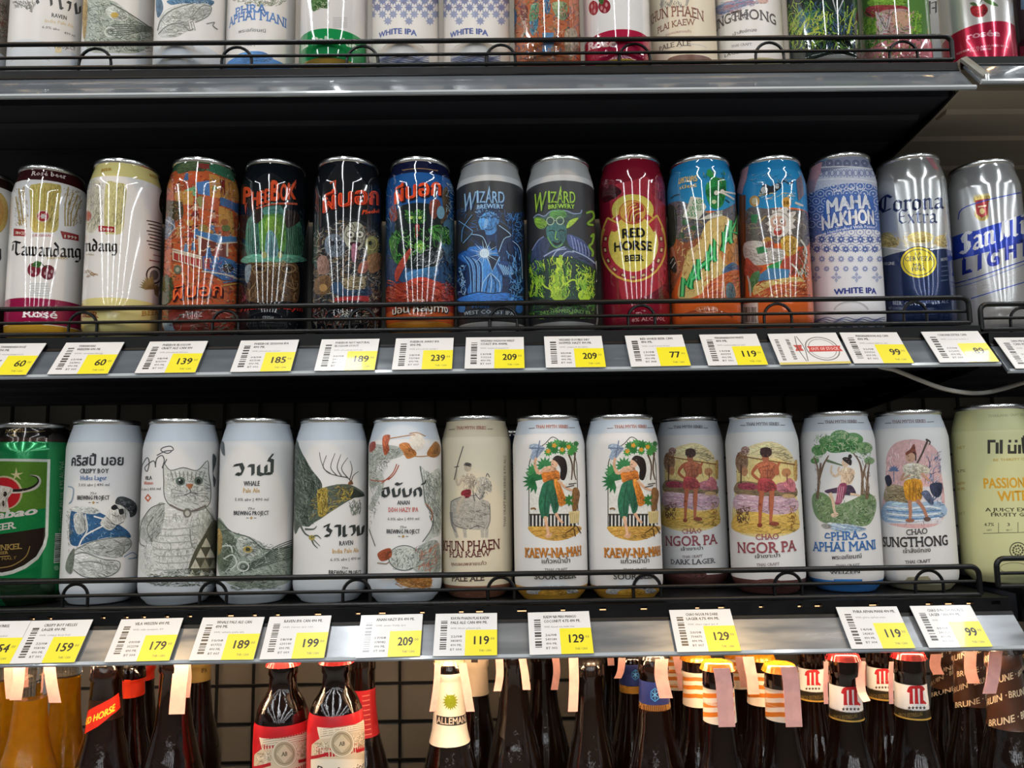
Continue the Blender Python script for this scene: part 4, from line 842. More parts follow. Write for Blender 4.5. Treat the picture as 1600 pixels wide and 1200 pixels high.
c = mid('comic can with white bearded man, blue sky and orange base', 1157, 1263, 242, '#d2632c', 'gloss', [(235, 325, '#2f8fc6'), (236, 263, '#2884bc')], ylim=(0.742, 0.755))
c.frame(1150, 235, 4.288); A, T = c.art, c.let
A.B(poly(70,400, 200,390, 420,400, 480,440, 480,640, 300,620, 60,640), '#77706e'); A.S(poly(70,400, 470,400, 470,620, 70,620), 60, 50, 7, cols('8f8784 5c5656 b8a884'), 20, 50, 3); A.R(20,300,66,990,'#a8602e'); A.L(poly(55,300, 60,600, 55,980), 9, '#7a4320'); A.L(poly(66,470, 80,420), 8, '#8a5428')
A.B(poly(165,260, 195,225, 235,240, 285,215, 300,250, 240,290, 170,300), '#3c3f47'); A.E(190, 265, 24, 22, '#e8e6e0'); A.L(poly(290,240, 320,205, 350,220, 384,215), 9, '#33363d'); A.L(poly(165,290, 150,320), 8, '#33363d'); A.E(275, 240, 14, 18, '#dfe0dc'); A.S(poly(90,150, 380,150, 380,240, 90,240), 34, 50, 4, cols('1d6a9a 8cc4e0'), 0, 30, 5); A.S(poly(150,280, 400,280, 400,330, 150,330), 20, 70, 6, cols('cfe4ee e8d88a'), -15, 15, 5)
A.E(125, 340, 34, 38, '#e0a83a'); A.E(125, 340, 20, 24, '#f0d8a0'); A.E(338, 350, 32, 38, '#e3a835'); T.T_('10', 322, 366, 354, 364, 26, '#6a4a1a', .03); A.P(poly(100,430, 150,430, 140,490, 105,480), '#3a9a5a'); A.L(poly(395,350, 450,372), 14, '#e8e4dc'); A.L(poly(160,480, 200,440), 8, '#e0b85a')
star = [(300 + (105 if k % 2 else 78) * math.cos(k * math.pi / 13), 490 + (112 if k % 2 else 84) * math.sin(k * math.pi / 13)) for k in range(26)]; A.P(star, '#efeae2'); A.B(poly(232,470, 260,440, 300,440, 330,470, 330,510, 290,500, 250,520), '#f0b8a0'); A.E(262, 478, 15, 20, '#fff'); A.E(308, 474, 15, 20, '#fff'); A.E(264, 480, 5, 6, '#201814'); A.E(306, 476, 5, 6, '#201814'); A.B(poly(262,520, 300,512, 306,560, 270,570, 252,550), '#c8483a'); A.B(poly(265,525, 298,518, 296,535, 268,540), '#f4ece0'); A.O(285, 500, 78, 86, 4, '#6a6460', 30, 330)
A.L(poly(300,400, 330,385, 350,400), 12, '#f2eee6'); A.L(poly(340,430, 395,415, 370,450), 14, '#efeae2'); A.B(poly(175,610, 210,580, 245,600, 250,650, 210,660), '#d9a038'); A.B(poly(300,600, 350,570, 410,600, 405,690, 350,710, 310,670), '#e0ac30'); A.S(poly(300,580, 410,580, 410,700, 300,700), 40, 22, 5, cols('7a5218 f4d878 b07c20'), 0, 180, 6); A.B(poly(195,620, 250,610, 250,660, 210,670), '#b8543a')
A.B(poly(60,620, 170,610, 190,650, 300,660, 330,690, 300,740, 140,770, 60,720), '#e9e5de'); A.S(poly(60,610, 190,610, 330,680, 300,740, 130,775, 60,720), 70, 22, 4, cols('8a8682 c4c0ba b0aaa4'), 60, 60, 7); A.P(poly(135,655, 190,640, 215,680, 150,695), '#2a9a54'); A.P(poly(205,780, 310,735, 290,790, 220,830), '#2fae5c'); A.B(poly(70,720, 130,770, 180,790, 120,850, 60,840), '#c2563c')
A.B(poly(310,740, 400,690, 450,640, 440,780, 380,840, 320,800), '#c04f36'); A.P(poly(150,840, 220,790, 360,800, 350,860, 150,880), '#4a8fc4'); A.B(poly(110,830, 160,810, 150,880, 100,960, 85,900), '#4f9a5c'); A.Ls([poly(80,840, 95,900, 100,980), poly(370,760, 430,830, 460,930), poly(430,600, 470,680, 440,830)], 12, '#e6e6da'); A.S(poly(400,640, 480,640, 490,980, 400,900), 50, 60, 7, cols('3a6a48 e8e0d0 a85034'), 75, 30, 9)
A.B(poly(130,900, 240,870, 420,850, 440,900, 280,960, 130,980), '#f0cf74'); A.B(poly(160,950, 300,890, 470,890, 470,1000, 130,1000), '#d4602e'); A.S(poly(120,870, 470,860, 470,1000, 120,1000), 50, 50, 8, cols('f2dc94 e8a850 b8441c'), -10, 40, 10)
A.P(poly(8,120, 62,86, 66,200, 44,296, 10,280), '#d9a5b2'); A.P(poly(400,200, 440,160, 452,300, 415,340), '#8a7a8a')
A.P(poly(48,1030, 150,1020, 150,1160, 48,1160), '#e9e4da')
for q in range(11): A.R(56+8*q, 1050, 56+8*q+(2+q*7%5), 1150, '#4a4542')
T.T_('490 ML', 255, 1000, 330, 1000, 14, '#f0a878', .02); c.build()

# blue patterned white can
c = mid('white can with dense blue tile pattern and bold white words', 1264, 1376, 237, '#dfe1e8', 'matte', [(235, 262, '#8a90a8'), (261, 288, '#c6cbdc'), (287, 358, '#4a6fb8')])
c.frame(1240, 220, 3.0); A, T = c.art, c.let
def rosette(ink, x, y, r, c1, c2):
    for q in range(8): a = q * math.pi / 4; ink.O(x + r*.55*math.cos(a), y + r*.55*math.sin(a), r*.4, r*.4, max(1.6, r*.11), c1)
    ink.E(x, y, r*.24, r*.24, c2)
for q in range(8): rosette(A, 70+46*q, 100, 19, '#3f4a78', '#cfd4e4')
for yy in (124, 186): A.L(poly(55,yy+6, 140,yy-4, 230,yy-7, 320,yy-2, 385,yy+8), 5, '#f0f2f6')
for q in range(12): x = 68 + 28*q; A.O(x, 150, 9, 15, 3.2, '#5a6aa4'); A.L([(x+14, 132), (x+14, 172)], 3.2, '#5a6aa4')
for j in range(9):
    for q in range(9):
        x, y = 65 + 41*q + (20 if j % 2 else 0), 212 + 36*j
        if x < 410: A.O(x, y, 17, 15, 3, '#e3e9f6' if j < 6 else '#7f8fc4'); A.E(x, y, 4, 4, '#e3e9f6' if j < 6 else '#7f8fc4')
for j in range(4):
    for q in range(8):
        x, y = 88 + 45*q + (22 if j % 2 else 0), 462 + 46*j
        if x < 415: leafs(A, x, y, 8, 21-2*j, 5, '#4d66ac' if j < 2 else '#8d9ac8', 0, 315)
for j in range(4):
    for q in range(8):
        x, y = 88 + 45*q + (22 if j % 2 else 0), 462 + 46*j
        if x < 415: A.E(x, y, 4.5, 4.5, '#e8ebf4')
for q in range(4): leafs(A, 105+95*q, 640, 4, 26, 8, '#a9b3d6', 0, 270)
for x0, y0, n in ((62, 240, 8), (95, 300, 6)):
    for q in range(n): A.L([(60, y0+34*q), (92, y0+20+34*q)], 4, '#26408c')
A.P(poly(152,262, 372,262, 384,400, 132,415, 140,330), '#3c6cc0')
T.T_('Thai Craft Beer', 182, 244, 336, 234, 18, '#eef1f8', .02)
for dx, cc, b in ((4, '#20459a', .07), (0, '#f2f4f8', .05)): T.T_('MAHA', 156+dx, 342+dx, 362+dx, 318+dx, 62, cc, b); T.T_('NAKHON', 134+dx, 420+dx, 378+dx, 392+dx, 64, cc, b)
A.P(poly(152,424, 382,400, 382,418, 154,442), '#2f62bc'); T.T_('Handcrafted With Passion', 160, 438, 380, 412, 14, '#e8edf8', .02)
T.T_('WHITE IPA', 190, 722, 388, 718, 26, '#2f3f94', .05)
for j in range(6): A.L([(90 + 20*q, 832 + 8*j + 5*math.sin(q*1.4 + j)) for q in range(18)], 3, '#56649c')
A.O(270, 800, 80, 46, 7, '#b9bbc0', 190, 350)
A.P(poly(62,118, 118,82, 122,150, 96,240, 58,250), '#dba9b6'); A.P(poly(60,190, 104,180, 96,240, 58,250), '#b9a3b4')
c.build()

# silver, white and navy can
c = mid('silver can with navy lower half and round yellow seal', 1376, 1480, 239, '#b9bbbb', 'metalink', [(238, 282, '#b4b5b4'), (390, 545, '#1d2f58')])
c.frame(1240, 220, 3.0); A, T = c.art, c.let
BL(T, 'Corona', 398, 335, 706, 316, 50, 14, '#1c2b52'); BL(T, 'Extra', 488, 388, 674, 384, 42, 9, '#24365e')
A.B(poly(412,500, 412,440, 450,430, 480,460, 490,490), '#cdb878'); A.B(poly(660,480, 670,450, 710,445, 715,500), '#cdb878'); A.B(poly(540,440, 600,425, 650,440, 645,470, 590,480, 540,470), '#dcc67a'); A.S(poly(412,430, 720,430, 720,500, 412,500), 60, 28, 5, cols('d8c88a b89c58 e8dcb0'), 60, 80, 4)
A.L([(414, 498), (520, 512), (600, 514), (725, 500)], 5, '#d8dadc'); A.E(586, 570, 88, 76, '#1d2f58'); A.E(586, 570, 84, 72, '#e6d23a'); A.O(586, 570, 72, 61, 4, '#3a4458')
for tx, xa, xb, y, h in (('LA', 570, 602, 538, 15), ('CERVEZA', 522, 652, 566, 22), ('MAS', 560, 612, 592, 18), ('FINA', 556, 620, 612, 18)): T.T_(tx, xa, y, xb, y-2, h, '#3a4458', .02)
T.T_('ORIGINE', 420, 584, 474, 582, 15, '#c9ced8', .02); T.T_('BREWED', 690, 565, 722, 560, 14, '#b9c0cc', .02)
for j in range(4): A.L([(690, 590 + 22*j), (722, 586 + 22*j)], 5, '#5a6a88')
T.T_('BEER', 466, 768, 510, 770, 18, '#a9b4c6', .03); T.T_('Cerveza', 520, 772, 620, 772, 18, '#a9b4c6', .02); T.T_('NET CONTENT', 446, 790, 520, 792, 12, '#8f9cb4', .02); T.T_('4.5% ALC', 645, 768, 725, 760, 14, '#8f9cb4', .02)
A.P(poly(632,62, 672,70, 690,136, 664,130), '#d99aa4')
c.build()

# silver can of the right-hand bay
c = mid('silver can with blue diagonal band cut off by the right picture edge', 1486, 1600, 248, '#bcbdbe', 'metalink', dz=-0.006)
c.frame(1240, 220, 3.0); A, T = c.art, c.let
A.B(poly(845,268, 920,256, 918,285, 910,300, 912,360, 880,376, 850,352, 852,300), '#c3ab60'); A.P(poly(852,280, 914,270, 910,345, 882,362, 856,342), '#a3282c'); A.L(poly(864,310, 904,304), 7, '#e8c8a0'); A.E(884, 330, 12, 14, '#d8bc80'); A.L(poly(845,262, 920,250), 10, '#d9c890')
A.L(poly(772,370, 790,320, 900,280, 1080,240), 5, '#2a48a8'); A.P([(744, 452), (860, 420), (980, 380), (1090, 338), (1090, 470), (960, 510), (840, 540), (748, 562)], '#2342b4')
BL(T, 'San', 778, 535, 945, 478, 64, 20, '#eef0f4'); BL(T, 'Mi', 968, 468, 1088, 430, 62, 19, '#eef0f4')
for ch, xa, xb, y in (('L', 790, 838, 628), ('I', 862, 888, 608), ('G', 908, 970, 592), ('H', 990, 1050, 560), ('T', 1055, 1110, 545)): T.T_(ch, xa, y, xb, y-16, 72, '#2a3a9c', .06, .1)
A.L(poly(748,672, 860,640, 1000,590, 1090,560), 5, '#2a48a8'); A.L(poly(830,740, 960,700, 1090,660), 5, '#3a56a8'); A.L(poly(748,690, 860,660, 1090,575), 3, '#4a66b0'); A.S(poly(760,640, 1080,600, 1080,760, 760,760), 14, 90, 3, cols('9a9ea8 d0d2d4'), -20, 5, 4)
c.build()
# ------------------------------------------------------------------ lower shelf
LOWB = lambda yt, yb: [(yt - 12, yt + 35, '#ced6df'), (yb, yb + 60, '#cdd5de')]
def low(label, xl, xr, yt, base='#e2e1e0', finish='matte', bands=None, **k):
    return Can('beer_can', label, xl, xr, 800, yt, 'low', base=base, finish=finish, bands=LOWB(yt, 906) if bands is None else bands, **k)
INK = '#33373a'
def project_mark(T, A, cx, y, w, c='#3a3d40'):
    T.T_('The', cx - w*.1, y - 22, cx + w*.1, y - 26, 12, c, .0, .3); T.T_('BREWING PROJECT', cx - w/2, y, cx + w/2, y, 20, c, .035)
    A.P([(cx, y+6), (cx+8, y+14), (cx, y+22), (cx-8, y+14)], '#b79a62'); A.L([(cx-24, y+14), (cx-12, y+14)], 3, c); A.L([(cx+12, y+14), (cx+24, y+14)], 3, c)

# green can at the left edge
c = low('metallic green can with black neck and shield emblem at left edge', -12, 104, 660, '#128a4c', 'metalink', [(655, 690, '#1b1613'), (684, 689, '#3a2418')])
c.frame(0, 640, 3); A, T = c.art, c.let
T.T_('DUNKEL', 5, 110, 110, 104, 17, '#a88d5a', .01); A.L(poly(118,104, 220,100), 3, '#8a7650'); T.T_('BEER', 30, 126, 75, 124, 10, '#8a7650')
A.P(poly(-120,230, 20,230, 236,233, 226,590, 215,640, 180,700, 120,745, 60,770, 10,780, -60,770), '#e6ebe2')
A.P(poly(-110,242, 20,242, 222,246, 212,590, 200,634, 170,688, 112,730, 56,754, 10,764, -50,756), '#5d8f2e'); A.P(poly(-110,570, 212,548, 212,592, 200,634, 170,688, 112,730, 56,754, 10,764, -50,756), '#2a1c14'); A.P(poly(-110,500, 215,462, 212,552, -110,600), '#0f8a4a')
A.E(18, 390, 88, 80, '#d8c8a0'); A.E(16, 392, 80, 74, '#c8222c')
A.P(poly(70,300, 76,270, 82,298, 110,296, 86,308, 100,330, 78,314, 62,330, 68,310, 48,300), '#e6d8a0')
A.L(poly(20,380, 90,382, 160,368, 186,340, 178,315, 140,308), 24, '#dcd6c8', 5); A.L(poly(30,378, 95,378, 150,364, 178,340, 172,318, 140,308), 15, '#241c18', 3); A.B(poly(-20,360, 30,360, 60,372, 50,400, 36,420, 40,470, 16,480, -10,470, -20,420), '#ece6da'); A.E(24, 396, 9, 12, '#2a1c18'); A.E(16, 440, 5, 14, '#2a1c18')
T.T_('carabao', -140, 528, 176, 488, 36, '#f2f2ec', .045, .15); T.T_('BEER', -40, 574, 76, 556, 32, '#f0efe6', .02)
T.T_('DUNKEL', -40, 662, 104, 652, 26, '#b99a5a', .02); T.T_('BEER', -10, 680, 40, 676, 14, '#b99a5a', .02); A.L(poly(0,690, 48,686), 4, '#b99a5a'); T.T_('DARK MALT', -50, 712, 78, 700, 13, '#a5874c', .01); A.L(poly(140,640, 120,690, 60,730, 0,742), 5, '#a5874c')
T.TR('ปริมาณสุทธิ 490 มล. 4.9% Alc./Vol.', 300, 580, 240, 22, '#b8d6bc', .005); A.P(poly(258,580, 300,578, 296,716, 252,720), '#cfd6cc')
for q in range(14): A.L([(256, 588+9.4*q), (298, 586+9.4*q)], 3 + (q*5 % 4), '#23332a')
A.E(264, 742, 12, 12, '#7fb890'); A.R(0,790,260,930,'#1d3a22')
c.build()

# reclining man
c = low('white can with reclining man in sunglasses and blue shirt', 103, 218, 655); c.frame(0, 640, 3); A, T = c.art, c.let
T.T_('คริสปี้ บอย', 336, 263, 578, 260, 46, '#34373c', .03); T.T_('CRISPY BOY', 374, 299, 510, 298, 22, '#3c4046', .035); T.T_('Helles Lager', 378, 331, 500, 330, 22, '#5c78a8', .03); T.T_('5.0% abv | 490 ml', 370, 359, 512, 358, 13, '#5a5e64', .01); project_mark(T, A, 438, 422, 150)
A.B(poly(335,470, 380,455, 440,470, 520,510, 560,540, 600,570, 612,600, 560,600, 500,600, 420,620, 350,640, 325,600), '#2f5f8c'); A.S(poly(335,480, 440,480, 600,570, 600,600, 420,615, 340,630), 60, 16, 3.5, cols('6d9cc0 1d3f66 9cbcd2'), 0, 180, 3)
A.B(poly(330,470, 350,455, 440,458, 470,480, 430,490, 360,480), '#cfd3d0'); A.B(poly(345,500, 380,480, 405,520, 400,570, 360,580), '#c4c8c4'); A.L(poly(400,490, 410,560, 390,600), 6, '#d6dad6'); A.L(poly(440,500, 500,520, 490,540, 400,590, 370,640), 7, '#e8eae8')
A.B(poly(470,530, 505,495, 545,535, 520,565, 490,556), '#d2d3cd'); A.B(poly(500,500, 520,460, 545,435, 590,455, 600,490, 580,525, 545,540), '#dcdcd6'); A.B(poly(540,440, 550,412, 580,408, 620,425, 640,450, 636,490, 610,505, 604,480, 570,450), '#43474a'); A.S(poly(545,412, 635,430, 632,490, 600,480), 40, 20, 3, cols('1f2224 8a8e90'), 30, 40, 4)
A.B(poly(522,455, 540,445, 552,460, 540,470, 524,468), '#1e2022'); A.B(poly(556,470, 575,465, 580,485, 562,492), '#1e2022'); A.L(poly(548,458, 560,472), 4, '#1e2022'); A.L(poly(524,492, 545,500, 556,496), 3, '#5a5e5e'); A.L(poly(500,505, 540,540, 580,525), 3, '#6a6e6e')
A.B(poly(350,660, 420,620, 520,600, 600,600, 612,640, 560,690, 500,690, 400,670), '#c3c7c3'); A.B(poly(330,690, 380,670, 470,700, 560,710, 550,760, 480,790, 400,785, 345,750), '#d5d8d4'); A.B(poly(320,690, 350,650, 345,740, 330,770, 308,745), '#7c8478')
A.Ls([poly(350,660, 430,620, 540,600, 600,602, 612,640, 560,690), poly(335,690, 390,670, 480,700, 556,712, 552,756, 490,786, 400,784, 345,750), poly(360,720, 430,712, 520,736), poly(530,610, 580,640, 570,690)], 4, '#70766f')
A.S(poly(350,640, 600,610, 560,690, 400,670), 70, 26, 2.5, cols('8c928c a9aea8 5c625c'), 20, 40, 6); A.S(poly(340,690, 540,710, 540,770, 360,770), 50, 22, 2.5, cols('8c928c aab0aa'), 10, 40, 7)
for q in range(5): A.L(poly(470+16*q,705+6*q, 480+17*q,735, 484+17*q,752), 5, '#9a9f99')
A.Ls([poly(580,690, 620,670, 640,690, 600,700), poly(600,700, 640,695), poly(320,360, 345,370, 340,420, 325,440)], 5, '#8aa2b8'); A.S(poly(310,440, 345,460, 340,640, 320,680), 30, 24, 3, cols('6b7068 9a9f98'), 80, 40, 8)
c.build()

# cat
c = low('white can with large striped cat wearing a collar', 219, 341, 654); c.frame(0, 640, 3); A, T = c.art, c.let
A.Ls([poly(662,300, 668,260, 690,225, 700,250, 690,290, 680,270, 720,240, 730,270), poly(728,270, 735,230, 760,215, 770,240, 760,275, 782,232), poly(735,215, 775,195, 812,190, 800,172, 765,178, 755,192, 785,205, 805,195)], 5, '#4c5156')
T.T_('VILA', 680, 330, 714, 328, 18, '#4c5054', .03); T.T_('Weizen', 676, 352, 718, 350, 16, '#c4573c', .02); T.T_('5.0% abv | 490 ml', 662, 380, 754, 376, 12, '#5c6064', .01); A.P(poly(694,394, 710,414, 694,434, 678,414), '#c4623e'); A.P(poly(694,404, 702,414, 694,424, 686,414), '#e8e4e0')
A.B(poly(770,255, 800,285, 860,275, 920,285, 965,245, 975,300, 985,350, 985,420, 960,460, 880,480, 800,455, 772,410, 768,330), '#d5d7d2'); A.B(poly(700,470, 780,440, 880,480, 970,450, 1005,500, 1008,640, 1000,770, 690,780, 655,640, 660,540), '#dcddd8'); A.B(poly(655,530, 720,455, 770,440, 760,560, 715,620, 660,600), '#c0c4bd'); A.B(poly(960,440, 1010,520, 1010,600, 940,620, 920,520), '#c3c7c0')
A.Ls([poly(768,330, 768,255, 800,285, 860,272, 925,285, 972,240, 978,300, 988,380, 975,450, 900,478, 810,455, 772,410, 768,330), poly(775,440, 710,460, 665,530, 655,620, 680,640), poly(960,455, 1005,520, 1010,560), poly(715,620, 690,560, 720,500), poly(890,560, 900,640, 940,660)], 4, '#63685f')
for q in range(9): A.L(poly(800+20*q,290, 808+18*q,312, 812+17*q,330), 5, '#8b9088')
A.S(poly(775,290, 975,290, 980,440, 800,440), 110, 20, 2.6, cols('8c9189 a9ada6 6c7169'), 90, 50, 3); A.S(poly(665,480, 1000,490, 1005,760, 680,770), 260, 26, 2.6, cols('a3a8a0 8c9189 b8bcb5 74796f'), 80, 40, 4)
for k in range(7): A.L(poly(700+6*k,540+34*k, 760,560+32*k, 870,556+32*k, 930-4*k,540+34*k), 4, '#a8ada5')
A.E(846, 336, 22, 20, '#5c6a60'); A.E(930, 334, 20, 20, '#5c6a60'); A.E(848, 338, 11, 12, '#161a18'); A.E(930, 336, 10, 12, '#161a18'); A.E(842, 330, 4, 4, '#e8ecea'); A.B(poly(875,350, 905,350, 893,372, 885,372), '#b0714a'); A.L(poly(890,372, 892,388, 862,402), 4, '#555a54'); A.L(poly(892,388, 925,396), 4, '#555a54')
for sg in (-1, 1):
    for k in range(3): A.L([(890+sg*30, 385+8*k), (890+sg*85, 372+20*k)], 2.4, '#8a8f88')
A.L(poly(795,445, 850,472, 900,476, 965,450), 9, '#7a7068'); A.E(878, 484, 20, 22, '#7c7a72'); A.E(878, 486, 11, 13, '#c4c2b8')
A.B(poly(955,590, 1012,520, 1018,770, 890,775, 900,690), '#5a5a48')
for (x, y) in ((965,600),(940,650),(985,650),(915,700),(960,700),(1000,700),(900,750),(945,752),(990,752)): A.P(poly(x,y, x+22,y+44, x-22,y+44), '#d3d0bc' if (x+y) % 20 else '#9c9a84')
A.S(poly(690,770, 880,740, 1015,770, 1015,830, 680,830), 140, 34, 4, cols('5c6a5e 7f8a80 39453c a6ada6'), 5, 25, 9); A.B(poly(995,215, 1012,225, 1008,260, 998,300, 1010,330, 1000,360), '#4c5258')
c.build()

# whale
c = low('white can with grey green whale curled along its base', 341, 459, 653); c.frame(330, 640, 3); A, T = c.art, c.let
T.N([[(108,262),(140,256),(150,280),(140,305),(118,300)],[(176,262),(196,262),(196,305)],[(222,262),(222,300),(240,306),(256,296),(256,262)],[(256,300),(284,300),(286,240),(268,235),(290,208)]], 21, '#3a4240', 40)
T.T_('WHALE', 152, 358, 228, 357, 23, '#3c4242', .04); T.T_('Pale Ale', 150, 390, 228, 389, 22, '#c3a262', .02); T.T_('5.0% abv | 490 ml', 112, 428, 268, 427, 14, '#585d5e', .01); project_mark(T, A, 188, 494, 164)
A.B(poly(30,510, 90,570, 150,590, 230,620, 270,660, 370,640, 385,700, 380,790, 300,830, 150,835, 60,800, 28,720), '#9aa69a'); A.B(poly(30,520, 80,570, 120,620, 100,700, 60,760, 28,700), '#6d7a68')
A.B(poly(130,600, 190,598, 235,640, 220,680, 160,690, 120,650), '#c3cac2'); A.E(172, 655, 22, 15, '#b8a04a'); A.E(172, 655, 11, 9, '#3a3a28'); A.L(poly(35,515, 95,572, 180,600, 240,650, 300,655, 380,640), 5, '#4d584f')
for k in range(9): A.L(poly(130+6*k,770-6*k, 220+4*k,740-7*k, 300,715-9*k, 382,690-10*k), 4, '#4a564c')
A.S(poly(32,540, 230,620, 380,650, 380,790, 150,830, 40,760), 230, 36, 3.5, cols('4c584e 6c786c c3cbc2 39463c 8b968a'), 15, 60, 5); A.O(150, 735, 26, 22, 5, '#d6dcd4'); A.O(150, 735, 13, 11, 4, '#3d4a40'); A.Ls([poly(60,700, 100,680, 120,720, 90,750), poly(50,640, 90,640, 100,670)], 6, '#cfd6ce'); A.B(poly(32,560, 50,580, 52,640, 34,680), '#b59a62')
A.S(poly(60,800, 300,800, 330,840, 100,850), 70, 34, 4, cols('4c584e 7c887c'), 10, 25, 6); A.B(poly(40,150, 60,160, 65,215, 50,200), '#6a7274')
c.build()

# raven
c = low('white can with dark antlered raven diving from upper left', 459, 574, 652); c.frame(330, 640, 3); A, T = c.art, c.let
A.B(poly(388,160, 430,210, 470,280, 520,350, 500,420, 470,540, 420,545, 388,560), '#4a5850'); A.B(poly(470,420, 520,370, 600,350, 660,355, 710,385, 715,405, 680,410, 640,430, 560,480, 500,520, 440,540), '#5a6458')
A.S(poly(388,160, 460,260, 520,350, 480,540, 390,555), 260, 40, 4, cols('2f3a34 6e7b70 8f9a8e 1f2824 59665c'), 60, 30, 3); A.S(poly(470,420, 600,350, 690,390, 560,480, 440,540), 130, 30, 4, cols('2f3a34 7c8676 b8a04a 8c7c3c 434d40'), -20, 40, 4)
A.B(poly(500,380, 540,370, 545,440, 540,490, 505,500, 498,440), '#a8923c'); A.S(poly(498,370, 550,365, 550,490, 500,500), 60, 18, 4, cols('d8c468 5c4c1c 8c7830'), 80, 40, 5); A.S(poly(600,370, 670,365, 660,420, 600,430), 40, 18, 4, cols('c8b04a 3c3418'), 10, 60, 6); A.E(665, 388, 8, 7, '#e0cc60'); A.E(665, 388, 3.5, 3.5, '#111')
A.P(poly(670,370, 720,405, 690,412, 650,415), '#2c3430'); A.S(poly(640,420, 700,420, 705,490, 660,500), 40, 40, 4, cols('3c4640 6b766c 8d968c'), 85, 25, 7)
A.Ls([poly(655,345, 640,320, 590,310, 540,290, 515,240, 508,200), poly(560,300, 525,270, 540,215), poly(590,310, 560,270, 580,205), poly(610,312, 590,270, 608,210), poly(640,320, 610,275, 640,225), poly(655,345, 665,310, 690,290), poly(648,330, 660,280, 650,240)], 5, '#585550', 2.5)
A.B(poly(640,350, 655,330, 665,350), '#8b5a34'); A.Ls([poly(420,545, 440,580, 470,600, 510,640), poly(470,600, 495,590, 515,605), poly(470,600, 480,630, 500,650), poly(440,560, 480,560, 495,545)], 10, '#5b6459', 3); A.E(472, 600, 14, 12, '#b0a050')
T.N([[(528,550),(552,538),(545,560),(562,572),(552,592),(535,590)],[(580,545),(602,545),(602,592)],[(622,545),(622,590),(634,592)],[(648,548),(668,545),(672,575),(656,590)],[(686,545),(690,588),(708,580),(712,545)]], 19, '#2f3533', 40)
T.T_('RAVEN', 600, 638, 664, 634, 22, '#44494a', .03); T.T_('India Pale Ale', 568, 674, 690, 668, 22, '#c9a45a', .02); T.T_('6.0% abv | 490 ml', 558, 710, 698, 702, 14, '#5c6062', .01); project_mark(T, A, 626, 772, 150)
c.build()

# swirling serpent
c = low('white can with orange and grey serpent art and red small print', 575, 690, 651); c.frame(330, 640, 3); A, T = c.art, c.let
A.B(poly(742,180, 800,165, 880,175, 900,210, 860,230, 800,240, 770,300, 790,340, 742,360), '#b4bab2'); A.S(poly(742,170, 900,180, 850,230, 790,340, 742,360), 150, 26, 3, cols('5c665e 8c958c 3c463f c8cdc6'), 10, 70, 3); A.L(poly(742,470, 770,420, 800,340, 780,290), 26, '#c3c9c2'); A.S(poly(742,350, 810,330, 800,420, 745,560), 50, 30, 3, cols('6b756c 98a198'), 70, 40, 4)
A.B(poly(742,160, 765,150, 770,180, 745,200), '#a84a38'); A.Ls([poly(745,330, 800,335, 840,320), poly(830,330, 860,300, 880,260), poly(800,345, 850,300, 870,255)], 5, '#b0604a'); A.B(poly(800,125, 835,120, 830,160, 835,190, 815,215, 805,180), '#b8603e'); A.B(poly(880,165, 920,155, 955,190, 960,215, 920,230, 900,200), '#c9803f'); A.B(poly(1010,205, 1050,150, 1072,170, 1070,210, 1040,225), '#a8703a'); A.E(965, 150, 36, 42, '#ece4d8'); A.Ls([poly(835,135, 930,120, 960,118), poly(900,210, 980,220, 1050,210), poly(930,112, 970,108, 1010,125)], 4, '#b8803f')
A.B(poly(978,265, 1020,300, 1075,290, 1078,560, 1040,600, 1000,620, 1030,560, 1040,500, 1000,440, 990,350), '#c6cbc4'); A.S(poly(985,280, 1075,300, 1076,580, 1040,590, 1005,440), 130, 40, 3, cols('4c5650 8a938a 6b756c'), 75, 30, 5); A.L(poly(978,265, 992,340, 1005,440, 1040,500, 1030,560, 990,620), 4, '#4c5650'); A.L(poly(1005,440, 1035,480, 1030,520), 5, '#a86a4a')
A.E(905, 695, 72, 58, '#cdd2cb'); A.S(poly(840,650, 975,650, 975,750, 845,750), 110, 18, 3, cols('5c665e 8c958c 434d46'), 0, 180, 6); A.O(905, 695, 72, 58, 4, '#59625a'); A.B(poly(975,640, 1050,610, 1072,660, 1070,760, 960,760, 950,700), '#aeb5ad'); A.S(poly(950,640, 1072,620, 1072,760, 960,770), 80, 40, 4, cols('5c665e 8a938a b86a4a'), -50, 30, 7); A.B(poly(780,680, 800,660, 840,650, 845,690, 800,710), '#a8573a'); A.Ls([poly(780,718, 820,722, 835,712)], 6, '#9a8a7a')
A.B(poly(860,790, 900,780, 980,790, 1030,790, 1025,830, 960,835, 900,825), '#c48a4a'); A.S(poly(850,780, 1040,780, 1040,840, 870,840), 40, 26, 5, cols('8a5a2c e0b070 a8703c'), 10, 40, 8); A.L(poly(742,560, 770,640), 4, '#5c665e')
T.N([[(805,372),(828,366),(834,395),(820,408),(806,400),(806,380)],[(852,370),(858,405),(872,405),(882,398),(882,370)],[(900,370),(906,405),(922,405),(934,396),(934,370)],[(956,405),(952,378),(972,366),(982,380),(982,405)],[(865,345),(880,352),(896,344)],[(985,350),(1000,346),(1004,332)]], 17, '#353b3a', 40)
T.T_('ANAN', 872, 446, 930, 445, 20, '#41464a', .03); T.T_('DDH HAZY IPA', 832, 480, 970, 479, 22, '#c05a52', .02); T.T_('6.0% abv | 490 ml', 828, 518, 974, 517, 13, '#5c6062', .01); project_mark(T, A, 900, 580, 154)
c.build()

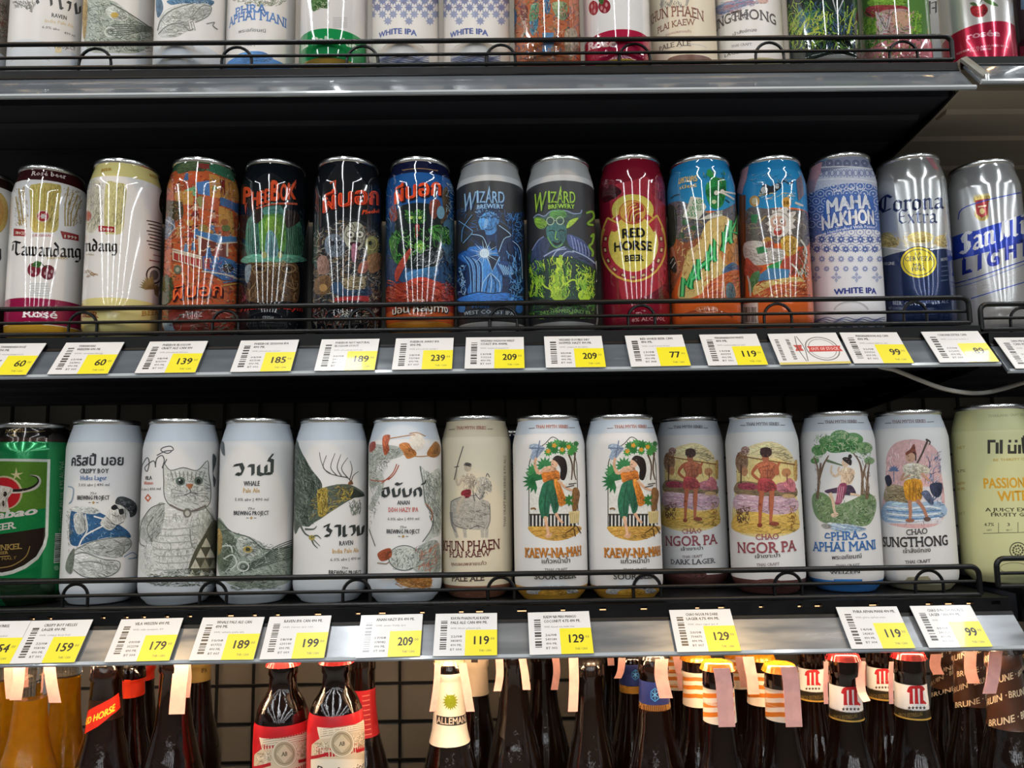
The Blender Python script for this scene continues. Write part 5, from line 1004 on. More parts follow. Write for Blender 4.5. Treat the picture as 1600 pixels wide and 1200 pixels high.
# cream can, rider on a horse
c = low('cream can with bare chested rider on a pale horse', 690, 800, 649, '#e3d8be', bands=[(636, 682, '#d6c9ac'), (916, 960, '#8d5f4a')]); c.frame(670, 640, 3); A, T = c.art, c.let
T.T_('THAI MYTH SERIES', 118, 94, 274, 92, 15, '#a05a48', .02); A.L(poly(80,94, 112,92), 3, '#5a4a40'); A.L(poly(280,90, 308,90), 3, '#5a4a40')
A.B(poly(105,430, 150,410, 220,400, 250,420, 285,440, 285,520, 270,560, 180,560, 120,540, 105,480), '#bfb9ae'); A.B(poly(220,330, 250,315, 280,325, 296,360, 290,390, 262,380, 250,430, 215,430, 222,380), '#c9c2b4')
A.Ls([poly(125,520, 122,560, 134,600), poly(165,540, 172,600), poly(250,540, 252,600), poly(272,530, 270,600)], 20, '#c2bbae', 14); A.S(poly(108,425, 283,440, 280,560, 120,560), 110, 22, 2.4, cols('8b8a86 a8a49c dcd4c6'), 100, 25, 3); A.Ls([poly(105,430, 150,410, 220,400), poly(105,430, 103,480, 120,540, 180,560), poly(285,440, 287,520, 270,560), poly(190,560, 230,545, 262,555)], 3, '#55555a'); A.S(poly(220,320, 296,330, 290,390, 240,430), 50, 18, 3, cols('6b6a68 96928c e2dacb'), 50, 50, 4); A.L(poly(105,480, 110,540, 128,575), 14, '#8a8684', 4); A.Ls([poly(268,315, 275,300, 285,318), poly(215,390, 240,420, 262,385), poly(222,340, 208,380, 215,430)], 4, '#5a5a5c')
A.B(poly(155,310, 185,298, 215,310, 218,350, 205,385, 170,385, 158,350), '#d9cbb4'); A.S(poly(155,305, 218,310, 205,385, 165,385), 50, 16, 2.6, cols('8c8070 b0a28c'), 60, 60, 5); A.E(182, 272, 17, 20, '#cdbda4'); A.B(poly(164,262, 175,248, 198,254, 198,268, 180,264), '#4a4440'); A.L(poly(160,320, 138,355, 128,320, 132,280), 12, '#d2c3aa', 8); A.L(poly(120,330, 135,260, 162,172), 4, '#4c4a48'); A.L(poly(213,318, 235,350, 222,380), 11, '#cfc0a8', 7); A.L(poly(120,270, 142,266), 4, '#4c4a48'); A.B(poly(158,380, 195,375, 195,405, 170,415, 152,400), '#97303a'); A.L(poly(165,405, 140,450, 138,490), 16, '#cfc3ae', 9)
for ch, w in (('KHUN PHAEN', 0),): T.T_(ch, 70, 660, 332, 652, 48, '#6a3530', .008)
T.T_('PLAI KAEW', 98, 692, 290, 686, 28, '#6a3530', .01); T.T_('ขุนแผนพลายแก้ว', 106, 730, 270, 726, 20, '#7a4640', .01); T.T_('PALE ALE', 108, 804, 262, 800, 26, '#54463c', .02); T.TR('THAI CRAFT BEER SERIES 4.7% ALC', 360, 550, 215, 10, '#6a5a4c'); A.S(poly(90,860, 350,850, 350,890, 100,890), 8, 40, 3, cols('c99a84'), 0, 20, 3)
c.build()

# two identical cans: dancing woman
def dancing(label, xl, xr, yt, x0, group):
    c = low(label, xl, xr, yt, bands=[(yt-12, yt+29, '#cdd5de'), (919, 960, '#c9963a')], group=group); c.frame(x0, 640, 3); A, T = c.art, c.let
    T.T_('THAI MYTH SERIES', 494, 88, 664, 86, 15, '#b5705a', .02); A.L(poly(458,88, 490,86), 3, '#5a4a40'); A.L(poly(668,84, 700,84), 3, '#5a4a40')
    A.P(poly(470,550, 470,300, 475,230, 500,190, 540,165, 580,128, 625,160, 670,190, 690,240, 695,300, 695,550), '#ebe9e2'); A.Ls([poly(470,550, 470,300, 476,235, 505,190, 545,160, 582,128, 625,158, 672,190, 690,240, 695,300, 700,540)], 4, '#3a3a34')
    A.B(poly(470,548, 560,546, 706,546, 700,580, 650,606, 590,615, 520,602, 478,575), '#d6a650'); A.L(poly(480,575, 590,560, 700,575), 3, '#b07f34'); A.L(poly(500,595, 590,580, 690,590), 3, '#b07f34')
    A.R(470,488,700,496,'#6a6558')
    for q in range(13): A.R(474+17*q, 490, 484+17*q, 548, '#2f2e2c')
    A.B(poly(470,170, 500,160, 545,180, 530,200, 500,235, 475,225, 485,195), '#a7b8d0'); A.Ls([poly(470,180, 540,182), poly(520,145, 505,230)], 5, '#6a7a9a')
    for x, y, r in ((570,170,24),(600,160,26),(630,165,26),(660,170,24),(680,185,22),(560,200,22),(590,190,22),(625,195,20),(665,200,20),(690,160,14)): leafs(A, x, y, 9, r, 6, '#2f7a3a' if (x//10) % 2 else '#4a9a4a', 0, 320)
    for x, y in ((588,168),(625,188),(560,195),(655,175)): leafs(A, x, y, 5, 13, 5, '#e0a030', 0, 288)
    A.Ls([poly(655,210, 672,260, 668,330), poly(686,200, 680,280, 690,330)], 8, '#5a4430', 5)
    leafs(A, 500, 335, 12, 62, 9, '#2f7a48', 90, 330); leafs(A, 545, 265, 9, 46, 8, '#3c8a50', 160, 380); leafs(A, 497, 290, 6, 44, 7, '#4a9a5c', 150, 270)
    A.L(poly(512,300, 498,260, 504,225), 15, '#e6b592', 11); A.B(poly(530,290, 560,280, 600,285, 612,300, 608,340, 545,345, 532,320), '#e0832f'); A.B(poly(540,272, 580,262, 598,282, 560,292, 535,290), '#e6b592'); A.L(poly(540,280, 518,300, 508,280), 13, '#e6b592'); A.E(590, 250, 17, 22, '#eabd9c'); A.B(poly(580,232, 600,215, 632,225, 645,250, 648,290, 635,330, 615,320, 618,280, 606,255, 592,240), '#2c211d'); A.L(poly(576,256, 584,258), 3, '#5a2c24')
    A.B(poly(545,340, 600,335, 612,400, 606,470, 585,486, 570,440, 560,500, 530,505, 515,440, 525,380), '#2b6b4c'); A.Ls([poly(560,350, 545,420, 545,495), poly(590,350, 595,420, 590,475)], 4, '#1d4a36'); A.B(poly(585,335, 606,332, 642,420, 636,445, 612,450, 600,400), '#e08a34'); A.Ls([poly(600,350, 625,440), poly(612,350, 634,430)], 3, '#b0621f'); A.L(poly(606,330, 640,365, 672,378), 12, '#e6b592', 9); A.L(poly(545,500, 556,560, 562,592), 15, '#e6b592', 11); A.L(poly(595,485, 615,520, 630,530), 14, '#e6b592', 9); A.B(poly(548,585, 576,578, 570,598, 550,600), '#e6b592')
    A.B(poly(672,380, 690,365, 706,390, 700,440, 690,475, 672,470), '#8a6238'); A.Ls([poly(655,350, 690,345), poly(640,365, 680,355)], 5, '#5a5248'); leafs(A, 660, 425, 7, 30, 7, '#3c7a3c', 60, 300); A.P(poly(655,478, 706,474, 702,530, 662,534), '#e3cf98')
    for q in range(5): A.L([(662+9*q, 482), (665+8*q, 530)], 3, '#bfa468')
    A.Ls([poly(640,580, 670,560, 690,545, 712,580), poly(680,560, 686,595)], 4, '#4a3420'); A.L(poly(478,465, 495,462, 502,470), 7, '#8a6238')
    for dx, cc in ((2, '#8a5018'), (0, '#c98436')): T.T_('KAEW-NA-MAH', 452+dx, 690+dx, 712+dx, 680+dx, 44, cc, .015)
    T.T_('แก้วหน้าม้า', 530, 720, 662, 716, 26, '#4a4640', .02); T.T_('THAI CRAFT', 542, 757, 650, 754, 13, '#6a6660', .01); T.T_('SOUR BEER', 496, 794, 690, 788, 26, '#4a4a48', .02)
    A.B(poly(470,838, 520,825, 640,822, 690,840, 690,860, 470,865), '#d8d9da'); A.B(poly(520,850, 575,840, 640,845, 640,870, 520,870), '#d9a23f'); c.build(); return c
dancing('white can with dancing woman in orange and green, beside the cream can', 802, 917, 648, 670, 'cans with the dancing woman')
dancing('white can with dancing woman in orange and green, beside the darker recessed can', 917, 1033, 647, 793.5, 'cans with the dancing woman')

# two cans with a man carrying a pole
def poleman(label, xl, xr, yt, fr, extra, **k):
    c = low(label, xl, xr, yt, bands=[(yt-12, yt+29, '#cdd5de'), (k.pop('yb'), 960, '#5a3a36')], **k); c.frame(*fr); A, T = c.art, c.let
    T.T_('THAI MYTH SERIES', 490, 76, 662, 74, 15, '#6a6a70', .02); A.L(poly(458,74, 486,74), 3, '#5a5a5a'); A.L(poly(668,72, 694,72), 3, '#5a5a5a')
    A.B(poly(452,340, 455,260, 480,200, 540,165, 600,150, 660,165, 710,210, 725,270, 726,340, 726,570, 452,570), '#ecd692', 8); A.P(poly(452,330, 726,330, 726,572, 452,572), '#ead08c'); A.B(poly(455,250, 500,180, 600,152, 690,185, 720,250, 640,230, 540,230), '#f0dfaa')
    A.B(poly(452,345, 500,335, 560,345, 640,350, 726,360, 726,412, 600,410, 452,395), '#8d7a5c'); A.B(poly(460,350, 500,342, 545,352, 540,375, 470,372), '#a34a5c'); A.B(poly(640,350, 690,340, 726,365, 726,385, 650,385), '#c07a88'); A.B(poly(452,400, 560,405, 726,415, 726,480, 600,490, 452,470), '#d9b8c4'); A.Ls([poly(455,420, 560,430, 640,440, 724,430), poly(455,450, 560,455, 724,460)], 7, '#c99fb4'); A.B(poly(452,490, 560,480, 640,500, 726,485, 726,572, 452,572), '#e2bc62'); A.L(poly(460,545, 560,535, 720,550), 4, '#c09a44')
    A.E(478, 245, 30, 50, '#9a7a60'); A.S(poly(450,195, 506,195, 506,300, 450,300), 40, 18, 5, cols('6a4a3c b89478 7a5a4a'), 40, 90, 3); A.E(490, 290, 16, 22, '#c9906a'); A.E(685, 295, 22, 20, '#c48c60'); A.B(poly(720,250, 735,240, 735,330, 722,320), '#d0a860'); A.L(poly(476,260, 474,345), 6, '#5a4034'); A.E(494, 190, 20, 18, '#a58078'); A.S(poly(474,172, 514,172, 514,214, 474,214), 16, 16, 4, cols('6a4a44 e0c8b8'), 30, 90, 6)
    A.L(poly(688,300, 690,380), 5, '#7a5040'); A.B(poly(672,350, 700,320, 728,350, 720,385, 690,375), '#d4808a'); A.E(695, 405, 30, 10, '#c9a878'); A.S(poly(450,450, 520,450, 515,540, 455,530), 44, 24, 6, cols('6a4a3a 4a3428 8a6a48'), -60, 60, 7); A.S(poly(696,450, 728,450, 728,560, 700,560), 20, 26, 5, cols('b08448 8a6030'), 90, 30, 8)
    A.L(poly(455,215, 560,232, 725,258), 5, '#8a5a34'); A.E(588, 228, 16, 21, '#b0684a'); A.E(590, 200, 28, 24, '#3c2420'); A.S(poly(562,178, 618,178, 618,222, 562,222), 24, 10, 5, cols('5a3228 2a1814'), 0, 180, 9)
    A.B(poly(545,260, 580,242, 620,246, 648,264, 640,300, 618,330, 615,345, 560,345, 565,300), '#bd6d4c'); A.L(poly(550,262, 528,300, 566,334), 17, '#b86848', 11); A.L(poly(640,262, 645,300, 634,292, 652,248), 15, '#b86848', 11); A.Ls([poly(575,285, 625,285), poly(598,260, 598,335), poly(565,300, 560,275, 610,262), poly(575,318, 615,318)], 3, '#84402c')
    A.B(poly(560,325, 618,330, 640,372, 598,386, 552,382), '#b4484c'); A.Ls([poly(565,345, 570,382), poly(585,340, 590,384), poly(606,342, 615,380), poly(622,345, 632,374)], 3, '#7a2a30'); A.L(poly(572,380, 566,450, 562,535), 24, '#b56646', 12); A.L(poly(618,380, 616,450, 612,530), 24, '#b56646', 12); A.E(562, 542, 12, 10, '#8a4432'); A.E(628, 535, 24, 10, '#8a4432'); A.L(poly(566,440, 560,450), 12, '#8a4432'); A.Ls([poly(560,400, 555,470), poly(606,400, 604,470)], 3, '#96503a')
    T.T_('CHAO', 544, 610, 650, 606, 26, '#a05a60', .015); T.T_('NGOR PA', 460, 670, 732, 660, 50, '#9a5058', .015); T.T_('เจ้าเงาะป่า', 540, 696, 656, 690, 22, '#4a4648', .02); T.T_('THAI CRAFT', 546, 734, 654, 728, 13, '#8a7a7a', .01); extra(c)
    A.B(poly(520,830, 540,800, 640,795, 680,835), '#6a4440'); c.build(); return c
poleman('white can with man shouldering a pole, standing back in shade', 1030, 1134, 650, (905.9, 646.3, 3.409, 3.25), lambda c: c.let.frame(1000, 640, 3).T_('DARK LAGER', 146, 724, 352, 718, 24, '#5a5a60', .02), ylim=(0.788, 0.79), yb=898)
poleman('white can with man shouldering a pole, brightly lit in front', 1138, 1254, 645, (1000, 640, 3), lambda c: None, yb=907)

# flute player under trees
c = low('white can with seated flute player under trees, blue base', 1256, 1375, 642, bands=[(630, 672, '#cdd5de'), (908, 960, '#3f7ec8')]); c.frame(1000, 640, 3); A, T = c.art, c.let
T.T_('THAI MYTH SERIES', 860, 66, 1030, 62, 15, '#7a6a70', .02); A.L(poly(822,64, 855,64), 3, '#5a5a5a'); A.L(poly(1034,60, 1066,60), 3, '#5a5a5a')
for x, y, r in ((880,150,40),(940,130,50),(1000,140,46),(1050,180,40),(840,190,36),(1075,240,24),(820,240,20),(930,170,40),(990,175,36)): A.E(x, y, r, r*.7, '#86a878' if (x//10) % 2 else '#5f9458')
A.B(poly(870,170, 930,140, 1000,150, 1020,185, 950,200, 890,200), '#3f8244'); A.S(poly(815,120, 960,95, 1085,170, 1085,260, 980,200, 880,200, 810,260), 200, 20, 4, cols('3a7a3c 7fae6c a9c494 2c5a30 c8d0a8'), 0, 180, 3)
A.B(poly(810,400, 860,390, 930,440, 1000,420, 1060,390, 1105,420, 1100,490, 1060,545, 960,535, 860,530, 815,480), '#7d9a6c'); A.S(poly(805,400, 930,430, 1000,420, 1105,400, 1100,500, 1050,548, 850,530), 260, 22, 4, cols('4a6a44 6c8a5c a4b890 39543a 8a9a80 c0c8b0'), 30, 120, 4)
A.Ls([poly(832,420, 838,330, 830,260, 815,220), poly(838,330, 860,260, 885,215), poly(840,300, 850,250)], 13, '#7a6250', 5); A.Ls([poly(1040,400, 1042,320, 1030,250, 1000,205), poly(1062,420, 1066,320, 1075,250), poly(1042,320, 1060,250)], 14, '#7a6250', 5); A.S(poly(820,230, 850,230, 850,420, 822,420), 20, 50, 3, cols('5a4838 a08a74'), 88, 10, 5); A.S(poly(1030,230, 1080,230, 1075,420, 1035,420), 30, 50, 3, cols('5a4838 a08a74'), 88, 10, 6)
A.L(poly(875,238, 950,262), 13, '#6a7a58', 5); A.E(962, 250, 17, 20, '#e8cbb0'); A.B(poly(948,232, 965,222, 990,235, 990,260, 976,256), '#2a2220'); A.E(984, 220, 9, 11, '#2a2220'); A.B(poly(940,282, 970,270, 1004,285, 1002,320, 985,350, 945,350, 942,315), '#e6ccb0'); A.L(poly(945,290, 915,312, 896,290, 900,262), 12, '#e6ccb0', 8); A.L(poly(1000,290, 960,312, 930,290, 935,268), 11, '#e2c6aa', 8); A.Ls([poly(955,300, 990,300), poly(965,290, 968,345)], 2.6, '#b8967a')
A.B(poly(870,378, 940,362, 990,355, 1012,395, 980,402, 930,392, 880,392), '#54405a'); A.B(poly(935,350, 968,348, 960,400, 940,440, 915,440, 925,400), '#a04a6a'); 
for q in range(4): A.L([(928+9*q, 360), (918+9*q, 436)], 3, '#e0a8bc')
A.L(poly(890,390, 905,430, 910,470, 920,490), 17, '#e6ccb0', 9); A.L(poly(985,396, 1010,398, 1030,405), 12, '#e0c4a8', 8); A.B(poly(895,490, 925,482, 930,496, 905,506), '#e6ccb0')
A.B(poly(880,530, 940,535, 1000,540, 1060,560, 980,575, 900,562), '#c3d6e8'); A.Ls([poly(885,540, 950,560, 1020,560), poly(920,535, 980,548, 1050,562), poly(900,555, 960,572)], 4, '#7fa4cc'); A.B(poly(850,540, 880,535, 900,550, 870,558), '#a9aaa4')
T.T_('PHRA', 896, 614, 1030, 606, 40, '#3f74b4', .015); A.Ls([poly(895,600, 870,600, 875,580, 890,585), poly(1030,604, 1060,598, 1050,580, 1040,590)], 6, '#3f74b4'); T.T_('APHAI MANI', 812, 662, 1104, 652, 44, '#3f74b4', .015); T.T_('พระอภัยมณี', 900, 702, 1038, 694, 24, '#4a4a50', .02); T.T_('THAI CRAFT', 918, 740, 1030, 734, 14, '#6a6a70', .015); T.T_('WEIZEN', 890, 770, 1030, 766, 16, '#4a4a50', .02)
A.R(908,795,1042,826,'#3f84d0')
c.build()

# rower with an oar
c = low('white can with man in yellow sarong carrying a long hooked oar', 1370, 1490, 640, bands=[(628, 668, '#cdd5de'), (912, 960, '#9a9478')], ylim=(0.742, 0.75)); c.frame(1240, 620, 2.858); A, T = c.art, c.let
T.T_('THAI MYTH SERIES', 432, 120, 600, 115, 15, '#8a7278', .02); A.L(poly(396,118, 428,117), 3, '#5a5a5a'); A.L(poly(606,112, 640,110), 3, '#5a5a5a')
A.B(poly(412,380, 415,270, 450,210, 520,190, 590,200, 640,240, 655,300, 658,560, 412,560), '#e3b8b8', 8); A.P(poly(412,400, 660,400, 662,565, 414,565), '#e4dfe2'); A.B(poly(415,400, 470,395, 530,420, 530,470, 412,470), '#a8997a'); A.B(poly(412,470, 520,475, 660,470, 662,540, 412,560), '#a9c4e0'); A.Ls([poly(415,490, 500,500, 600,490, 658,500), poly(415,520, 520,530, 658,520), poly(420,545, 520,555, 650,540)], 7, '#e8f0f6'); A.Ls([poly(415,505, 520,515, 655,508), poly(430,535, 560,545, 655,532)], 5, '#5f8cc0')
A.S(poly(590,260, 660,240, 660,480, 600,480), 60, 46, 5, cols('7a8cae a9b4c8 4a5a7a e0c8c8'), -60, 30, 4); A.L(poly(448,320, 448,380), 4, '#6a7a9a'); leafs(A, 448, 330, 7, 26, 5, '#6a7fa8', 180, 360); A.B(poly(408,360, 428,350, 440,385, 420,400), '#2f3448'); A.B(poly(610,390, 660,385, 660,430, 640,450, 615,430), '#3a4058'); A.S(poly(420,420, 500,420, 490,465, 420,465), 20, 40, 4, cols('6a5a40 c8b890'), 0, 20, 6)
A.L(poly(545,310, 575,250, 598,195), 8, '#54463c'); A.L(poly(590,190, 608,200, 606,215), 9, '#54463c', 4); A.E(522, 265, 22, 28, '#d3a98c'); A.B(poly(500,250, 520,235, 538,210, 545,240, 548,260, 525,250, 505,262), '#8a4a3a'); A.L(poly(535,245, 545,262, 545,285), 5, '#2c2220'); A.Ls([poly(510,266, 516,264), poly(512,282, 522,284)], 3, '#5a3a30')
A.B(poly(490,310, 520,295, 565,300, 605,320, 600,345, 570,340, 568,372, 500,375, 492,345), '#e0d9c4'); A.S(poly(490,300, 600,310, 565,372, 500,372), 40, 24, 3, cols('b0a894 8a8478 f4f0e4'), 60, 50, 7); A.L(poly(495,340, 480,372, 520,350), 11, '#c99c80', 8); A.L(poly(570,340, 600,370, 610,372), 11, '#c99c80', 8); A.B(poly(498,375, 568,372, 574,440, 560,465, 510,462, 495,430), '#d89a30'); A.Ls([poly(520,380, 518,458), poly(545,378, 548,460), poly(535,378, 532,460)], 3, '#9a6418')
A.L(poly(518,460, 522,510, 520,545), 18, '#c08a6c', 12); A.L(poly(550,460, 580,500, 595,540), 18, '#b9826a', 12); A.E(520, 552, 20, 8, '#a87058'); A.E(596, 546, 16, 10, '#6a5048'); A.B(poly(570,430, 600,420, 625,470, 610,480), '#5a6480')
T.T_('CHAO', 504, 618, 598, 610, 25, '#4a4648', .015); T.T_('SUNGTHONG', 402, 668, 688, 660, 44, '#3c3a3c', .02); T.T_('เจ้าสังข์ทอง', 490, 698, 612, 692, 24, '#4a4648', .02); T.T_('THAI CRAFT', 498, 745, 612, 738, 14, '#4a4a50', .015); T.T_('LAGER', 440, 770, 560, 765, 15, '#5a5a5a', .02); A.P(poly(478,840, 510,805, 600,800, 625,830), '#a59f82')
c.build()

# pale yellow can in the right bay
c = low('pale yellow green can with bold yellow words at right edge', 1496, 1624, 631, '#d5d6a2', bands=[(622, 672, '#c9cc98')], dz=0.006, ylim=(0.72, 0.745)); c.frame(1240, 620, 2.858); A, T = c.art, c.let
T.T_('THAILAND CRAFT BEER', 868, 92, 1050, 84, 12, '#a3a478', .01)
for x0_, gl in ((866, ((0,0,12,62),(0,0,36,12),(36,12,14,50),(54,0,14,62))), (956, ((0,22,12,40),(0,50,40,12),(28,22,12,40),(46,22,14,40),(4,0,12,12),(32,0,12,12)))):
    for (x, y, w, h) in gl: A.R(x0_+x, 192+y, x0_+x+w, 192+y+h, '#3a3a32')
T.T_('M', 1022, 250, 1080, 246, 72, '#3a3a32', .06); T.T_('BE THIRSTY CRAFT', 892, 288, 1060, 282, 11, '#c4a444', .01)
T.T_('PASSION FRUIT', 850, 408, 1150, 398, 44, '#dca62c', .03); T.T_('WITBIER', 912, 466, 1086, 458, 44, '#dca62c', .03); T.T_('A JUICY EXPLOSION', 856, 512, 1140, 506, 17, '#55553c', .03); T.T_('FRUITY GOODNESS', 882, 534, 1130, 528, 17, '#55553c', .03)
T.T_('4.7%', 852, 578, 896, 577, 15, '#55553c', .02); T.T_('3', 955, 578, 967, 577, 15, '#55553c', .02); A.L(poly(846,610, 1040,605), 3, '#77775a'); A.L(poly(915,562, 915,606), 3, '#77775a'); A.L(poly(1002,560, 1002,604), 3, '#77775a'); T.T_('ABV', 862, 600, 886, 599, 9, '#77775a'); T.T_('IBU', 950, 600, 974, 599, 9, '#77775a')
A.O(1002, 685, 36, 34, 5, '#5a5a40')
for q in range(12): a_ = q * math.pi / 6; A.E(1002+22*math.cos(a_), 685+21*math.sin(a_), 5, 5, '#5a5a40')
for q in range(5): a_ = q * math.tau / 5; A.E(1002+9*math.cos(a_), 685+9*math.sin(a_), 4, 4, '#5a5a40')
A.O(985, 765, 64, 24, 3, '#8a8a68')
for tx, y, cc in (('NET', 235, '#b9a040'), ('4.7%', 340, '#66664c'), ('BREW', 395, '#b08c30'), ('490 ML', 420, '#b08c30'), ('CRAFT', 530, '#a8a878')): T.T_(tx, 732, y, 768, y-4, 13, cc, .01)
c.build()

# one dark can behind, seen through the gap
c = Can('beer_can', 'dark navy can behind the gap beside the cream can', 752, 848, 800, 672, 'low', base='#1c2340', finish='gloss', yplane=0.835, bands=[]); c.frame(670, 640, 3)
c.let.TR('CRAFT LAGER', 392, 330, 180, 8, '#8a90a8'); c.build()
# ------------------------------------------------------------------ top shelf (only the lower third of each can is in the picture)
def top(label, xl, xr, base='#e2e1e0', finish='matte', bands=None, **k):
    return Can('beer_can', label, xl, xr, 30, None, 'top', H=0.170, base=base, finish=finish, bands=[(66, 140, '#cdd4dc')] if bands is None else bands, **k)
def ghost_arc(c, x, y, rx, cc='#c6c4bf'):
    c.art.O(x, y, rx, rx*.36, 5, cc, 195, 345)
c = top('white can with serpent art cut by the left picture edge, top shelf', -96, 14, '#8a8880'); c.frame(0, 0, 4); c.art.S(poly(-60,0, 52,0, 52,250, -60,250), 120, 40, 5, cols('5c5a50 b8b4a4 8a4a3a 3c3c38'), 60, 60, 3); c.build()
c = top('white raven can at the left of the top shelf', 16, 131); c.frame(0, 0, 4); A, T = c.art, c.let
A.S(poly(70,0, 240,0, 230,20, 200,80, 150,50, 90,50), 70, 26, 5, cols('4c4e48 7c7e76 9a9c94'), 60, 60, 4); A.L(poly(90,10, 150,40, 200,60), 9, '#6b6d66', 3); A.L(poly(180,30, 200,80), 7, '#6b6d66', 3)
T.N([[(230,0),(240,22)],[(318,-20),(322,34)],[(372,-10),(380,50),(392,56)],[(420,10),(440,20),(434,60),(424,68)],[(470,20),(478,84),(500,80),(500,40)]], 20, '#3c3e3e', 40)
T.T_('RAVEN', 322, 106, 416, 126, 26, '#4c4e50', .03); T.T_('India Pale Ale', 280, 140, 460, 176, 22, '#d8c8a0', .02); T.T_('6.0% abv', 262, 176, 372, 194, 16, '#66686a', .01); T.T_('490 ml', 400, 212, 468, 232, 16, '#66686a', .01); T.T_('PROJECT', 340, 300, 470, 316, 22, '#55585a', .03); ghost_arc(c, 190, 320, 130); ghost_arc(c, 190, 400, 130); A.R(345,275,385,330,'#e3d3a8'); c.build()
c = top('white whale can on the top shelf', 131, 241); c.frame(0, 0, 4); A, T = c.art, c.let
A.B(poly(525,0, 680,0, 760,40, 860,130, 955,180, 955,270, 860,330, 700,330, 560,320, 520,200), '#a9b3a8'); A.S(poly(525,0, 680,0, 860,130, 955,180, 955,330, 560,320), 260, 50, 5, cols('5c6a5e 8a968a cdd4cb 46544a'), 25, 60, 5); A.B(poly(660,60, 740,30, 800,90, 780,130, 700,120), '#cfd6ce'); A.E(716, 95, 24, 18, '#c8a848'); A.O(690, 200, 34, 30, 7, '#dfe4dc'); A.O(690, 200, 17, 14, 6, '#4c584e')
for k in range(6): A.L(poly(700,225-14*k, 800,215-12*k, 880,200-8*k, 950,200-6*k), 5, '#556057')
A.B(poly(520,0, 545,0, 545,120, 530,240, 518,200), '#b59a62'); A.L(poly(690,20, 800,80, 955,185), 6, '#4c584e'); ghost_arc(c, 640, 330, 60); c.build()
c = top('white can with reclining man on the top shelf', 241, 354); c.frame(0, 0, 4); A, T = c.art, c.let
A.B(poly(975,0, 1010,0, 1020,60, 985,110), '#3f6a8a'); A.B(poly(1060,0, 1320,0, 1315,40, 1240,30, 1150,20, 1070,30), '#3f6f94'); A.S(poly(1070,0, 1310,0, 1310,35, 1080,25), 50, 20, 5, cols('8fb4cc 274a6a'), 0, 180, 3)
A.B(poly(1000,110, 1060,50, 1200,20, 1250,40, 1200,110, 1100,140, 1010,170), '#c9cdc8'); A.B(poly(1000,170, 1040,120, 1160,130, 1180,180, 1100,230, 1000,225), '#d6d9d4'); A.B(poly(1180,70, 1260,20, 1320,40, 1310,90, 1230,130), '#c4c8c3'); A.S(poly(1000,110, 1240,20, 1300,60, 1180,190, 1010,215), 120, 36, 3.5, cols('8a8f89 a9aea8 6a6f69'), 20, 60, 4)
A.Ls([poly(985,190, 1010,120, 1080,60, 1210,20), poly(990,215, 1050,160, 1150,140), poly(1200,110, 1260,40, 1320,45, 1300,100, 1220,140), poly(1150,160, 1180,190, 1210,180), poly(1290,150, 1340,140, 1330,160, 1360,185)], 6, '#72776f')
for q in range(4): A.L(poly(1160+16*q,140, 1172+16*q,190), 6, '#9a9f99')
ghost_arc(c, 1110, 310, 110); ghost_arc(c, 1110, 390, 110); c.build()
c = top('white can with blue flute player lettering on the top shelf', 355, 462, bands=[(88, 140, '#4f8fd8')]); c.frame(200, 0, 4); A, T = c.art, c.let
A.S(poly(640,0, 1000,0, 940,40, 760,40), 80, 30, 6, cols('8a9a80 a9a894 6a7a60'), 30, 90, 3)
T.T_('PHRA', 670, 105, 870, 85, 52, '#5482c4', .015); T.T_('APHAI MANI', 632, 178, 990, 178, 60, '#5482c4', .015); T.T_('พระอภัยมณี', 690, 210, 860, 205, 26, '#74767c', .02); T.T_('THAI CRAFT', 660, 300, 800, 292, 16, '#9a9a9a', .01); A.B(poly(690,340, 780,320, 860,330, 900,380, 690,390), '#4f8fd8'); c.build()
c = top('white can with hops and green base on the top shelf', 465, 578, '#d9d8d8', 'gloss', [(45, 140, '#158a4a'), (90, 140, '#b9963a')]); c.frame(400, 0, 4); A, T = c.art, c.let
A.B(poly(345,0, 445,0, 450,50, 400,50, 360,72, 345,40), '#5a8a4c'); A.S(poly(345,0, 445,0, 445,50, 360,70), 50, 16, 5, cols('2f5a34 8ab878 c8d8b0'), 60, 60, 4); T.T_('lia Pale Ale', 285, 318, 632, 316, 42, '#d6e4d4', .035)
for k in range(7): A.L(poly(480,110+10*k, 570,112+10*k), 3, '#c4c3c3')
c.build()
for xl, xr, dx, lb in ((579, 688, 0, 'beside the green based can'), (690, 799, 446, 'beside the mural can')):
    c = top('white can with pale blue rosettes on the top shelf, ' + lb, xl, xr, '#e0dedb', bands=[(86, 140, '#c3c8d8')], group='rosette cans on the top shelf'); c.frame(400, 0, 4); A, T = c.art, c.let
    for j in range(4):
        for q in range(7):
            x, y = 725 + dx + 66*q + (33 if j % 2 else 0), 5 + 42*j
            if x < 1140 + dx and not (j == 3 and q not in (1, 3, 5)): leafs(A, x, y, 8, 30, 7, '#98a2c4' if j > 1 else '#7f8ab4', 0, 315)
    A.S(poly(720+dx,0, 1130+dx,0, 1130+dx,60, 720+dx,60), 90, 14, 4, cols('7a86b0 a8b0cc 8a6a7a'), 0, 180, 6)
    T.T_('WHITE IPA', 768 + dx, 240, 1006 + dx, 226, 34, '#5468a8', .05)
    for j in range(5): A.L([(770 + dx + 24*q, 352 + 8*j + 4*math.sin(q*1.3 + j)) for q in range(14)], 3.5, '#5f6ca0')
    ghost_arc(c, 920 + dx, 310, 130); c.build()
c = top('terracotta mural can on the top shelf', 801, 908, '#b86a48', 'gloss'); c.frame(800, 0, 4); A, T = c.art, c.let; c.bands = []
